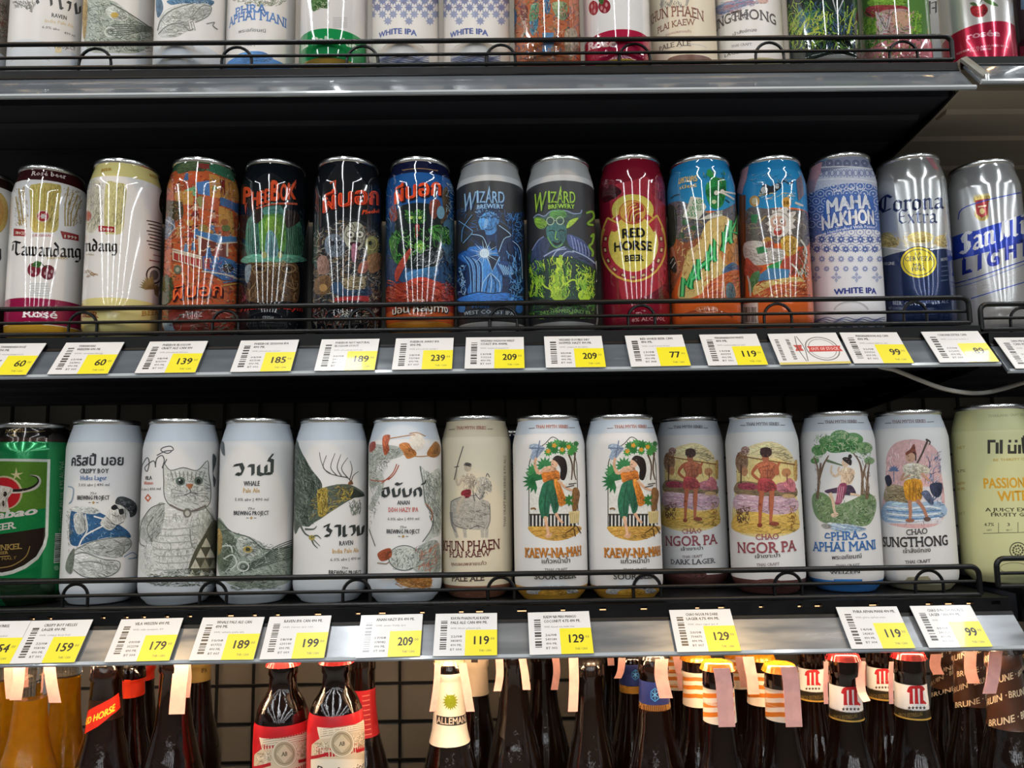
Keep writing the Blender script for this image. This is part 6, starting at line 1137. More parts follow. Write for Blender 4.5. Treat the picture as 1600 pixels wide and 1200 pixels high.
A.B(poly(130,40, 160,30, 165,140, 140,220, 115,200, 110,120), '#5fa6c4'); A.B(poly(120,30, 165,25, 160,110, 110,130), '#6fb08a'); A.Ls([poly(70,130, 80,190, 60,230), poly(85,60, 75,110, 90,220)], 14, '#e4cbb8'); A.B(poly(55,40, 95,40, 95,120, 60,120), '#8a3c38'); A.B(poly(200,0, 235,0, 240,60, 215,90, 200,40), '#4f86b8'); A.B(poly(250,20, 340,20, 335,120, 280,110), '#9ab084'); A.R(190,205,260,330,'#5f9ad0'); A.S(poly(10,0, 425,0, 425,380, 10,380), 260, 40, 6, cols('e8c8a8 7a3a2c d99a68 4a6a8a 8a9a6a c8785a'), 70, 90, 5); A.B(poly(330,200, 400,190, 410,330, 340,340), '#b8a890'); A.B(poly(0,50, 30,80, 25,150, 0,170), '#4a7ab0'); c.build()
c = top('white rosé can with cherries on the top shelf, right of the mural can', 910, 1016, '#dfe0e2', 'gloss', [(46, 140, '#a5193f'), (91, 140, '#c8a83a')]); c.frame(800, 0, 4); A, T = c.art, c.let
A.E(510, 50, 30, 46, '#b02a3c'); A.E(578, 40, 38, 44, '#9c2034'); A.B(poly(540,0, 575,0, 560,30), '#4a7a3c')
for x, y in ((500, 40), (515, 70), (560, 50), (590, 30), (580, 66)): A.E(x, y, 8, 14, '#d88a94')
T.T_('Rosé', 475, 318, 660, 296, 46, '#f0d8e0', .05); c.build()
c = top('cream can with brown lettering on the top shelf', 1017, 1117, '#dcd2bc', bands=[(90, 140, '#8a6a5a')]); c.frame(800, 0, 4); A, T = c.art, c.let
A.Ls([poly(940,-10, 935,50), poly(1000,-10, 985,40), poly(1100,-10, 1090,36)], 22, '#b0aaa0', 12); A.S(poly(920,0, 1110,0, 1100,50, 925,50), 40, 24, 4, cols('6a6866 8c8a86'), 85, 30, 3); T.T_('KHUN PHAEN', 868, 165, 1200, 136, 66, '#8a5a4c', .008); T.T_('PLAI KAEW', 910, 214, 1146, 160, 40, '#8a5a4c', .01); T.T_('ขุนแผนพลายแก้ว', 960, 226, 1120, 204, 20, '#b08478', .01); T.T_('PALE ALE', 920, 326, 1120, 288, 32, '#6a5c50', .02); A.E(1110, 380, 140, 40, '#7a5648'); ghost_arc(c, 1130, 310, 90); c.build()
c = top('white can with dark grey lettering on the top shelf', 1118, 1222, bands=[(92, 140, '#b4b088')]); c.frame(800, 0, 4); A, T = c.art, c.let
A.B(poly(1280,40, 1400,0, 1500,0, 1500,20, 1400,60, 1290,90), '#8a9cc0'); A.S(poly(1275,20, 1420,0, 1600,0, 1560,20, 1290,110), 70, 60, 5, cols('5a6a9a a8b4d0 c08a90'), -15, 15, 4); A.B(poly(1540,0, 1600,0, 1590,20, 1545,20), '#d8b0a4')
T.T_('CHAO', 1372, 132, 1480, 112, 42, '#5a5658', .015); T.T_('SUNGTHONG', 1230, 226, 1650, 160, 64, '#5a5658', .015); T.T_('เจ้าสังข์ทอง', 1380, 226, 1530, 196, 24, '#7a7678', .02); T.T_('THAI CRAFT', 1370, 300, 1500, 284, 16, '#8a8688', .015); T.T_('LAGER', 1330, 360, 1450, 330, 20, '#6a6a6c', .02); c.build()
c = top('dark can with yellow green flames on the top shelf', 1229, 1342, '#23302c', 'gloss', [(88, 140, '#a4a6a6')]); c.frame(1200, 0, 4); A, T = c.art, c.let
A.S(poly(120,0, 560,0, 560,330, 120,330), 260, 70, 8, cols('3f7a4a 2c5a6a 5f9a3a a8cc3c 1c2c34 4a6a9a'), 80, 50, 5); A.B(poly(190,40, 240,80, 300,60, 360,120, 330,200, 260,220, 200,180), '#2f6a78'); A.Ls([poly(150,220, 170,120, 220,60), poly(200,220, 230,140, 270,120, 330,130), poly(280,190, 340,170, 370,130), poly(500,210, 520,110, 545,50), poly(240,220, 300,200, 360,215)], 16, '#b8cc3c', 5); A.L(poly(405,0, 430,90, 470,0), 9, '#c8d0dc', sm=0); A.S(poly(120,60, 380,60, 380,230, 130,230), 90, 50, 8, cols('a9d040 d0e050 6fa83a'), -70, 40, 6); c.build()
c = top('green and pink can on the top shelf, left of the seam', 1345, 1446, '#4f7a3c', 'gloss', [(60, 140, '#b8707c')], ylim=(0.742, 0.75)); c.frame(1200, 0, 4); A, T = c.art, c.let
A.B(poly(640,0, 850,0, 850,30, 760,45, 640,40), '#8ac83a'); A.B(poly(630,40, 860,40, 850,100, 640,110), '#a83c44'); A.B(poly(690,90, 760,60, 880,70, 900,220, 680,220), '#c9a4a0'); A.P(poly(670,70, 770,110, 740,220, 690,220), '#d8cfd4'); A.S(poly(590,60, 960,60, 960,380, 590,380), 220, 40, 6, cols('8ac83a d8a0a4 c04a5a 4a8a34 e8c8b0 2c4a2c'), 70, 80, 7); A.E(830, 120, 56, 50, '#d4a88c'); A.S(poly(590,100, 680,100, 680,240, 590,240), 50, 60, 9, cols('a0d840 5c9a30'), -70, 30, 8); A.S(poly(880,80, 960,80, 960,240, 880,240), 40, 60, 9, cols('a0d840 5c9a30'), -70, 30, 9); A.L(poly(690,90, 740,180, 760,60), 5, '#7a6a74'); c.build()
c = Can('beer_can', 'grey can behind the guard end, partly hidden on the top shelf', 1440, 1534, 30, None, 'top', H=0.168, base='#c2c6ca', finish='matte', bands=[(85, 140, '#a82c3c')], yplane=0.845); c.frame(1200, 0, 4); c.let.N([[(990,10),(1010,10),(1010,90),(990,80)],[(1020,20),(1050,10),(1050,80)],[(1025,50),(1045,50)]], 14, '#3a3c40'); c.build()
c = top('glossy white and crimson can right of the top shelf seam', 1474, 1577, '#cfd0d0', 'metalink', [(38, 140, '#b0143c')], ylim=(0.75, 0.765), dz=0.0045); c.frame(1200, 0, 4); A, T = c.art, c.let
A.B(poly(1265,50, 1300,30, 1320,40, 1350,25, 1375,60, 1350,100, 1310,108, 1275,90), '#b02c34'); A.L(poly(1320,40, 1330,10, 1345,-5), 6, '#4a5a3a'); A.B(poly(1345,0, 1400,5, 1440,38, 1390,30), '#5a7a4a'); A.B(poly(1260,20, 1290,15, 1310,35, 1280,35), '#5a7a4a')
T.T_('rosée', 1240, 250, 1450, 228, 40, '#e8a8b8', .03); T.T_('REDBERRY FLAVOURED BEER', 1180, 345, 1500, 300, 13, '#e8b8c4', .01); T.T_('MALT DRINK', 1262, 328, 1400, 312, 13, '#e8b8c4', .01); c.build()
c = top('dark glossy can cut off by the right edge of the top shelf', 1582, 1690, '#2a1c24', 'gloss', [], ylim=(0.755, 0.765), dz=0.0045); c.frame(1200, 0, 4); c.art.R(1580,-10,1700,60,'#6a8ab0'); c.art.R(1575,290,1700,400,'#8c2440'); c.build()
# ------------------------------------------------------------------ bottles on the bottom shelf
M['brown_glass'] = mat('brown_glass', (0.006, 0.002, 0.001), 0.04, trans=0.15, ior=1.5, coat=0.8, bump=1.0, scale=85, stretch=(1, 1, 0.4))
M['dark_glass'] = mat('dark_brown_glass', (0.006, 0.003, 0.002), 0.035, ior=1.5, coat=0.9, bump=1.0, scale=95, stretch=(1, 1, 0.4))
M['clear_glass'] = mat('clear_glass', (0.99, 0.97, 0.90), 0.02, trans=1.0, ior=1.4, bump=0.5, scale=90)
M['golden_beer'] = mat('golden_beer', (1.0, 0.50, 0.012), 0.05, trans=0.6, ior=1.33, noise=0.25, scale=110, bump=1.0)
M['pink_strip'] = mat('pink_tax_paper', '#e2a9a2', 0.6, noise=0.25, scale=120)
M['cap'] = {}
def cap_mat(col):
    if col not in M['cap']: M['cap'][col] = mat('crown_cap_' + {'#d8282a': 'red', '#dd8a1e': 'orange', '#e4d2a8': 'cream', '#7a1a1c': 'crimson', '#2a2420': 'dark'}.get(col, 'plain'), col, 0.25, metal=0.2, coat=0.5, noise=0.1, scale=200)
    return M['cap'][col]
PROF = {   # distance below the top of the glass (m), radius (m)
    'long': [(0, .0118), (.002, .0128), (.004, .0132), (.012, .0135), (.016, .0138), (.018, .0126), (.03, .0128), (.05, .0138), (.07, .0158), (.085, .019), (.1, .0236), (.115, .0278), (.13, .0302), (.15, .031)],
    'bud': [(0, .0118), (.002, .0128), (.010, .0132), (.012, .0120), (.022, .0124), (.028, .0150), (.034, .0190), (.042, .0222), (.054, .0244), (.07, .0256), (.09, .0262)],
    'tall': [(0, .0118), (.002, .0130), (.012, .0142), (.016, .0144), (.018, .0130), (.04, .0138), (.065, .0165), (.09, .0225), (.11, .0275), (.14, .033), (.17, .036)],
}
_capmesh = {}
def crown(R=0.0142):
    if 'm' not in _capmesh:
        n = 84; V = []; Fc = []
        prof = [(0.0, .0030), (.55, .0030), (.86, .0026), (.95, .0012), (.99, -.0012), (1.06, -.0034)]
        for i, (r, z) in enumerate(prof):
            for k in range(n):
                fl = (0.05 * (0.5 + 0.5 * math.cos(21 * 2 * math.pi * k / n))) * max(0, i - 2) / 3
                rr = R * (r + fl) if i else 0.0001
                V.append((rr * math.sin(2 * math.pi * k / n), -rr * math.cos(2 * math.pi * k / n), z))
        Fc = [(i * n + k, i * n + (k + 1) % n, (i + 1) * n + (k + 1) % n, (i + 1) * n + k)[::-1] for i in range(len(prof) - 1) for k in range(n)]
        mb = MB(); mb.raw(V, Fc); _capmesh['m'] = mb.mesh('crown_cap', 50)
    return _capmesh['m']
class Bottle(Can):
    def __init__(s, label, x, ytop, Y, kind='long', glass='dark_glass', cap='#2a2420', name='beer_bottle', group=None, rb=.04):
        """x, ytop: picture position of the top of the glass; Y: depth"""
        p = at(x, ytop, Y); s.c = np.array([p[0], Y]); s.z0 = ZL + BD; s.H = p[2] - s.z0; s.label = label; s.name = name; s.group = group
        s.xc = x; P = [(s.H - d, min(r, rb)) for d, r in PROF[kind]]; rb = P[-1][1]
        P += [(0.012, rb), (0.004, rb * .97), (0.0, rb * .88)]; s.P = sorted(P); s.t = empty(name, (s.c[0], s.c[1], s.z0)); tag(s.t, label, 'bottle', group)
        prof = [(0.0001, 0.004)] + [(r, z) for z, r in s.P] + [(.0095, s.H), (.0095, s.H - .004)]
        MB().lathe(prof, 56).build('bottle_glass', M[glass], s.t, 60)
        s.R = 0.014
        if cap: s.cap = link('crown_cap', crown(), cap_mat(cap), s.t, (0, 0, s.H + .0004))
    def rad(s, z): Z = np.array(s.P); return np.interp(z, Z[:, 0], Z[:, 1])
    def place(s, q, off):
        z = np.clip(q[:, 1], 0.001, s.H); r = s.rad(z); sl = (s.rad(z + .0015) - s.rad(z - .0015)) / .003
        n = np.stack([np.sin(q[:, 0]), -np.cos(q[:, 0]), -sl], -1); n /= np.linalg.norm(n, axis=1, keepdims=True)
        return np.stack([r * np.sin(q[:, 0]), -r * np.cos(q[:, 0]), z], -1) + n * off[:, None], n
    def zpx(s, y, R):
        s.R = R; return float(s.project([s.xc], [y])[0, 1])
    def label_part(s, name, y0, y1, R, draw, frame=(760, 940, 4), col='#eeeeee', wrap=180, m='paper', off=2.5e-4):
        """paper wrapped round the bottle between two picture rows, with print on it"""
        za, zb = s.zpx(y0, R), s.zpx(y1, R); s.R = R
        I = Ink(s.project)
        n = 60; a = np.radians(np.linspace(-wrap, wrap, n + 1)); zz = np.linspace(za, zb, 9); T = []
        for i in range(n):
            for j in range(8):
                q = [(a[i], zz[j]), (a[i+1], zz[j]), (a[i+1], zz[j+1]), (a[i], zz[j+1])]; T += [[q[0], q[1], q[2]], [q[0], q[2], q[3]]]
        I.add(np.array(T), col); I.frame(*frame); draw(I)
        return I.build(name, s.t, M[m], s.place, ((0, np.radians(np.arange(-180, 181, 6.0))), (1, [z for z, _ in s.P])), step=6e-6, base=off)
    def ribbon(s, pts, w, name='tax_strip', twist=0.0, col=None):
        """paper strip: (px, py, depth) points down its middle, w = width in metres"""
        C = [at(*p) for p in pts]; D = []
        for i in range(len(C) - 1):
            p0, p1, p2, p3 = C[max(i-1, 0)], C[i], C[i+1], C[min(i+2, len(C)-1)]
            for k in range(4):
                u = k / 4; D.append(.5 * ((2*p1) + (-p0+p2)*u + (2*p0-5*p1+4*p2-p3)*u*u + (-p0+3*p1-3*p2+p3)*u**3))
        D.append(C[-1]); n = len(D); V = []
        for i, p in enumerate(D):
            a = twist * i / n; sx = np.array([math.cos(a), math.sin(a), 0]) * w / 2; q = p - np.array([s.c[0], s.c[1], s.z0])
            V += [q - sx, q + sx, q - sx + np.array([0, .0003, 0]), q + sx + np.array([0, .0003, 0])]
        Fc = []
        for i in range(n - 1):
            b = 4 * i; Fc += [(b, b+4, b+5, b+1), (b+2, b+3, b+7, b+6), (b, b+2, b+6, b+4), (b+1, b+5, b+7, b+3)]
        Fc += [(0, 1, 3, 2), (4*n-4, 4*n-2, 4*n-1, 4*n-3)]
        return MB().raw(V, Fc).build(name, M['pink_strip'], s.t)
    def beer(s, yfill):
        zf = s.zpx(yfill, .014); prof = [(0.0001, .006)] + [(r - .0022, z) for z, r in s.P if .006 < z < zf] + [(float(s.rad(zf)) - .0022, zf), (0.0001, zf - .0005)]
        MB().lathe(prof, 48).build('beer', M['golden_beer'], s.t, 60)

# clear bottles of golden beer, left
for x, y, Y, yf, lb, rb in ((8, 1022, .80, 1066, 'clear bottle of golden beer cut by the left picture edge', [[(14, 1030, .775), (15, 1060, .772), (18, 1092, .77)]]),
                            (52, 1022, .735, 1096, 'clear bottle of golden beer with two pink paper strips, leftmost pair front', [[(30, 1030, .715), (29, 1060, .714), (24, 1094, .712)], [(76, 1030, .715), (80, 1065, .714), (86, 1098, .712)]]),
                            (106, 1026, .80, 1060, 'clear bottle of golden beer behind the red banded bottle', [[(66, 1030, .775), (64, 1050, .774), (62, 1068, .772)]])):
    b = Bottle(lb, x, y, Y, 'long', 'clear_glass', '#e4d2a8'); b.beer(yf)
    for r in rb: b.ribbon(r, .0105)
# brown bottles with red diagonal band
b = Bottle('brown bottle with slanting red neck band and yellow letters', 168, 1030, .735, 'tall', 'brown_glass', '#2a2420', rb=.0315)
def _rh(I): I.frame(0, 940, 4); I.P(poly(515,690, 640,640, 772,570, 782,660, 700,720, 600,790, 512,832), '#c32a1c'); I.T_('RED HORSE', 500, 778, 740, 680, 40, '#e8c83a', .04, .1)
b.label_part('neck_band', 1096, 1128, .0185, _rh, col='#23120c', off=2e-4)
b = Bottle('brown bottle with orange red collar behind the slanting red band', 205, 1034, .803, 'tall', 'brown_glass', '#2a2420', rb=.029); b.label_part('neck_band', 1064, 1092, .0165, lambda I: I.frame(0, 940, 4).R(770,492,816,610,'#d93c1e'), col='#c8321c')
b = Bottle('brown bottle with short red neck patch behind the pink strip', 222, 1022, .872, 'tall', 'brown_glass', '#2a2420', rb=.027); b.label_part('neck_band', 1042, 1066, .016, lambda I: I.frame(0, 940, 4).T_('E', 850, 476, 874, 470, 30, '#ecd040', .04), col='#cf2d1c')
b = Bottle('dark brown bottle with hanging pink paper strip beside the grid', 275, 1018, .735, 'tall', 'brown_glass', '#2a2420', rb=.0315); b.ribbon([(284, 1030, .722), (281, 1060, .721), (278, 1090, .719), (276, 1116, .716)], .0140); b.ribbon([(295, 1034, .73), (296, 1060, .728), (293, 1090, .725)], .0035)
b = Bottle('dark bottle with olive neck label half hidden by pink strip bottle', 310, 1015, .86, 'tall', 'dark_glass', '#2a2420', rb=.026); b.label_part('neck_label', 1036, 1068, .017, lambda I: I.frame(0, 940, 4).T_('IPA', 1265, 450, 1310, 445, 30, '#3a2c18', .03), col='#8a7440')
# red capped bottles with red and cream labels
def _bud(x0, y0):
    def f(I):
        I.frame(x0, y0, 4)
        I.P(poly(95,850, 400,800, 405,870, 300,890, 115,925), '#e8d8c0'); I.P(poly(65,960, 110,925, 300,885, 420,850, 420,1040, 60,1100), '#d8c6a8')
        for k in range(4): I.L(poly(120,868+14*k, 260,848+13*k, 395,826+12*k), 3, '#8a7a64')
        I.S(poly(75,950, 180,930, 180,1010, 75,1030), 40, 30, 5, cols('f0e6d4 b0a084 8a7a60'), 20, 50, 3); I.S(poly(330,890, 415,870, 415,960, 330,980), 40, 30, 5, cols('f0e6d4 b0a084 8a7a60'), -20, 50, 4)
        I.E(258, 952, 80, 86, '#b9a98c'); I.O(258, 952, 74, 80, 6, '#efe4d0'); I.P(poly(258,895, 310,952, 258,1010, 206,952), '#d8c8aa'); I.O(258, 952, 58, 62, 4, '#8a7a60'); I.T_('AB', 238, 968, 278, 964, 26, '#5a4c38', .03)
        I.P(poly(60,1030, 170,1005, 172,1026, 60,1050), '#b8202a'); I.P(poly(345,990, 420,965, 420,985, 348,1010), '#b8202a')
        I.R(60,1050,420,1200,'#ede2ce'); I.T_('Budweiser', 85, 1135, 410, 1092, 52, '#3a2c28', .008, .35)
    return f
bg = 'red capped brown bottles'
b = Bottle('left of two brown bottles with red caps and cream red labels', 443, 1033, .722, 'bud', 'brown_glass', '#d8282a', group=bg, rb=.0248); b.label_part('body_label', 1136, 1300, .0255, _bud(380, 940), col='#c3222a')
b2 = Bottle('right of two brown bottles with red caps and cream red labels', 526, 1029, .708, 'bud', 'brown_glass', '#d8282a', group=bg, rb=.0248); b2.label_part('body_label', 1121, 1300, .0255, _bud(470, 924), col='#c3222a')
b = Bottle('dark bottle with plain red back label behind the red capped pair', 566, 1018, .80, 'long', 'dark_glass', '#d8282a'); 
def _bk(I):
    I.frame(380, 940, 4)
    for k in range(9): I.L(poly(745,610+30*k, 790,604+30*k, 826,596+30*k), 6, '#d88478')
b.label_part('back_label', 1084, 1158, .0235, _bk, col='#a8232a')
# white necked bottle
def _al(I):
    I.frame(380, 940, 4)
    I.S(poly(1180,690, 1420,690, 1430,920, 1170,920), 10, 40, 3, cols('f6ece0'), 90, 10, 3)
    g = '#8a9a22'; I.B(poly(1290,610, 1300,590, 1312,610, 1308,650, 1296,670, 1286,650), g); leafs(I, 1294, 632, 6, 62, 10, g, 130, 235); leafs(I, 1300, 632, 6, 62, 10, g, -55, 50); leafs(I, 1297, 645, 3, 46, 9, g, 60, 120); I.E(1285, 600, 8, 8, g); I.E(1312, 600, 8, 8, g)
    I.P(poly(1192,712, 1412,694, 1416,748, 1196,766), '#2a2622'); I.T_('ALLEMAND', 1198, 760, 1440, 738, 40, '#e8d8c4', .02)
b = Bottle('bottle with white paper neck, green eagle emblem and black band', 702, 1030, .775, 'tall', 'dark_glass', '#e4d2a8', rb=.0325); b.label_part('neck_label', 1056, 1168, .0185, _al, col='#f2ead8', off=6e-4); b.ribbon([(684, 1036, .752), (682, 1070, .752), (676, 1112, .75)], .006); b.ribbon([(722, 1036, .752), (728, 1070, .752), (735, 1112, .75)], .008)
b = Bottle('white necked bottle hidden behind the eagle emblem bottle', 742, 1015, .86, 'tall', 'dark_glass', '#e4d2a8'); b.label_part('neck_label', 1030, 1090, .0175, lambda I: I.frame(380, 940, 4).R(1420,340,1470,386,'#3a2c22'), col='#f0dcc0', off=6e-4)
# dark bottles with hanging strips, middle
dg = 'dark bottles with pink paper strips'
for x, y, Y, rb, lb in ((802, 1012, .80, [[(780, 1028, .778), (781, 1055, .777), (777, 1080, .774)], [(816, 1028, .778), (820, 1052, .777), (823, 1078, .774)]], 'dark bottle with two pink strips beside the white necked bottles'),
                        (848, 1008, .87, [[(868, 1028, .846), (870, 1050, .845), (866, 1078, .842)]], 'dark bottle set back with one narrow pink strip'),
                        (921, 1030, .79, [[(896, 1028, .765), (897, 1066, .764), (895, 1112, .76)]], 'dark unlabelled bottle with long pink strip at its left'),
                        (958, 1012, .928, [[(954, 1028, .905), (955, 1040, .905)], [(972, 1028, .83), (970, 1048, .829), (965, 1060, .828)]], 'dark bottle between the long strip and blue neck labels')):
    b = Bottle(lb, x, y, Y, 'tall', 'dark_glass', '#2a2420', group=dg, rb=.0325)
    for r in rb: b.ribbon(r, .0092 if Y < .8 else .0075)
# blue neck labels
def _bl(cx, cy, k=1.0):
    def f(I):
        I.frame(760, 940, 4); a = [math.radians(30 + 60 * q) for q in range(6)]
        I.P([(cx + 40*k*math.cos(t), cy + 44*k*math.sin(t)) for t in a], '#3f8ad0'); I.P([(cx + 33*k*math.cos(t), cy + 37*k*math.sin(t)) for t in a], '#1c2a5c')
        for q in range(6): t = math.radians(60*q+30); I.L([(cx, cy), (cx + 27*k*math.cos(t), cy + 30*k*math.sin(t))], 5, '#6ab0e8')
    return f
b = Bottle('dark bottle with blue neck label and hexagon mark, set back', 986, 1020, .86, 'tall', 'brown_glass', '#2a2420'); b.label_part('neck_label', 1040, 1074, .0165, _bl(936, 462, .8), col='#26326c'); b.label_part('gold_band', 1074, 1086, .0178, lambda I: None, col='#b98a3c', m='metalink')
b = Bottle('dark bottle with large blue neck label and hexagon mark, front', 1020, 1022, .738, 'tall', 'brown_glass', '#2a2420', rb=.029); b.label_part('neck_label', 1068, 1104, .0175, _bl(1055, 590), col='#26326c'); b.label_part('gold_band', 1104, 1114, .0195, lambda I: [I.frame(760, 940, 4).R(935+16*q, 655, 941+16*q, 700, '#6a3c24') for q in range(14)], col='#b98a4c', m='metalink'); b.ribbon([(1034, 1030, .712), (1033, 1055, .712), (1037, 1075, .711), (1041, 1091, .71)], .0118)
# orange striped neck labels
og = 'orange striped bottles'
def _or(y0, n, x0, x1, h):
    def f(I):
        for k in range(n): I.frame(0, 0, 1).P([(x0-9, y0 + h*k - .5), ((x0+x1)/2, y0 + h*k + 2.5), (x1+9, y0 + h*k), (x1+9, y0 + h*k + h*.5), ((x0+x1)/2, y0 + h*k + 2.5 + h*.5), (x0-9, y0 + h*k + h*.5 - .5)], '#e0802a')
    return f
for x, ycap, Y, y0, y1, sp, cp_, lb in ((1054, 1022, .90, 1030, 1080, (1063, 1030, 1078), '#dd8a1e', 'orange striped bottle furthest left, half hidden by pink strips'),
                               (1087, 1025, .775, 1053, 1107, None, '#dd8a1e', 'orange capped striped bottle behind the leftmost paper strip bottle'),
                               (1121, 1039, .695, 1079, 1134, (1131, 1048, 1136), '#dd8a1e', 'front striped bottle with pink strip over orange cap, left one'),
                               (1153, 1022, .90, 1030, 1078, (1160, 1030, 1074), '#dd8a1e', 'small striped bottle far back between the two front striped bottles'),
                               (1187, 1025, .795, 1053, 1105, (1173, 1030, 1085), '#dd8a1e', 'orange capped striped bottle behind the right paper strip bottle'),
                               (1218, 1042, .70, 1079, 1130, (1236, 1046, 1136), '#dd8a1e', 'front striped bottle with pink strip over orange cap, right one')):
    b = Bottle(lb, x, ycap, Y, 'long', 'brown_glass', cp_, group=og, rb=.0265); h = 14.2 * .72 / Y
    b.label_part('neck_label', y0, y1, .0160, _or(y0 + 3, max(2, int((y1-y0-4) / h)), x-22, x+22, h), col='#f4e6d4', off=7e-4)
    if sp:
        Yf = Y - .0235; b.ribbon([(sp[0]-4, sp[1]-4, Yf+.002), (sp[0], sp[1]+18, Yf), (sp[0]+2, (sp[1]+sp[2])/2, Yf-.001), (sp[0]+5, sp[2], Yf-.003)], .0140 if Y < .75 else .011)
# bottles with a red letter on white neck labels
def _mh(x, y, k):
    def f(I):
        I.frame(0, 0, 1); s_ = lambda a: [(x + p*k, y + q*k) for p, q in a]
        for dx in (-8, 0, 8): I.P(s_([(dx-2.6, -9), (dx+2, -10), (dx+2.6, 9), (dx+3.6, 12), (dx-2.8, 12)]), '#b8262c')
        I.L(s_([(-13, -4), (-10, -10), (-2, -11), (8, -11), (12, -7)]), 4.4*k, '#b8262c'); I.L(s_([(10, 8), (14, 12)]), 3*k, '#b8262c')
        stars(I, [x + (q-2)*5.6*k for q in range(5)], y + 17.5*k, 2.9*k, '#3a2c22')
    return f
mg = 'bottles with red letter on white neck label'
for x, ytop, Y, y0, y1, mx, my, k, lb, st in ((1266, 1010, .80, 1047, 1082, 1270, 1060, .95, 'set back bottle with red letter label, left of the striped strip bottle pair', None),
                                     (1317, 1024, .715, 1074, 1113, 1330, 1089, 1.12, 'front bottle with red letter on white label, left one', 1),
                                     (1374, 1010, .80, 1045, 1080, 1379, 1058, .95, 'set back bottle with red letter label between the two front ones', None),
                                     (1419, 1022, .715, 1071, 1110, 1433, 1087, 1.12, 'front bottle with red letter on white label, right one', 0)):
    b = Bottle(lb, x, ytop, Y, 'long', 'brown_glass', '#7a1a1c', group=mg, rb=.0262 if x == 1266 else .029)
    b.label_part('neck_label', y0, y1, .0150, _mh(mx, my, k), col='#e6e8ea', off=6e-4)
    b.label_part('dark_collar', y1, y1 + 14, .0170, lambda I, x=x, y1=y1: I.frame(0, 0, 1).T_('CINCO ESTRELLAS', x-20, y1+10, x+26, y1+9, 6, '#8a7440', .01), col='#2a2418', off=6e-4)
    b.label_part('gold_band', y1 + 13.5, y1 + 16, .0178, lambda I: None, col='#b99a4a', off=7e-4)
    if st is not None:
        b.ribbon([(x-26, 1034, Y-.006), (x-27, 1070, Y-.008), (x-26, 1100, Y-.010)], .004)
        if st: b.ribbon([(x+28, 1034, Y-.008), (x+27, 1060, Y-.012), (x+30, 1082, Y-.018), (x+38, 1096, Y-.026)], .009, twist=.5)
b = Bottle('dark bottle behind, filling the gap right of the striped bottles', 1292, 1004, .90, 'tall', 'dark_glass', '#2a2420', rb=.03); b.ribbon([(1291, 1030, .87), (1292, 1050, .87), (1290, 1066, .868)], .012)
b = Bottle('dark bottle behind, between the red letter bottles and brown wraps', 1348, 1004, .958, 'tall', 'dark_glass', '#2a2420', rb=.03); b.ribbon([(1349, 1028, .93), (1350, 1050, .93), (1347, 1072, .928)], .014)
# brown wrapped necks
def _br(x, y0, n, h, sl, sz):
    def f(I):
        I.frame(0, 0, 1)
        for k in range(n):
            for q in range(-1, 2):
                xx = x + q*58 - 20 + (k % 2) * 22; yy = y0 + k*h - q*58*sl
                I.T_(('BRUNE' if (q + k) % 2 else 'BRUIN') + ' ·', xx - 26, yy + 26*sl, xx + 28, yy - 28*sl, sz, '#e2cfae', .02)
    return f
rg = 'bottles with brown printed neck wrap'
for x, ytop, Y, y0, y1, h, sl, sz, rb, lb in ((1474, 1006, .838, 1018, 1080, 17, .25, 7, [(1463, 1022, .812), (1461, 1040, .811), (1467, 1054, .809)], 'brown wrapped bottle furthest left, pink strip hanging inside'),
                                      (1512, 1006, .772, 1016, 1106, 24, .16, 8.5, [(1517, 1018, .746), (1516, 1045, .745), (1522, 1068, .741)], 'brown wrapped bottle in the middle of three, pink strip in front'),
                                      (1566, 1012, .712, 1018, 1142, 33, .16, 10.5, [(1556, 1018, .686), (1553, 1050, .684), (1546, 1084, .680)], 'largest brown wrapped bottle in front at right'),
                                      (1624, 1006, .772, 1014, 1100, 26, .16, 9, None, 'brown wrapped bottle cut off by the right picture edge')):
    b = Bottle(lb, x, ytop, Y, 'tall', 'dark_glass', '#2a2420', group=rg, rb=.0298)
    b.label_part('neck_wrap', y0, y1, .0195, _br(x, y0 + 14, int((y1-y0)/h) + 1, h, sl, sz), col='#4a2f22', off=9e-4)
    if rb: b.ribbon(rb, .0115)

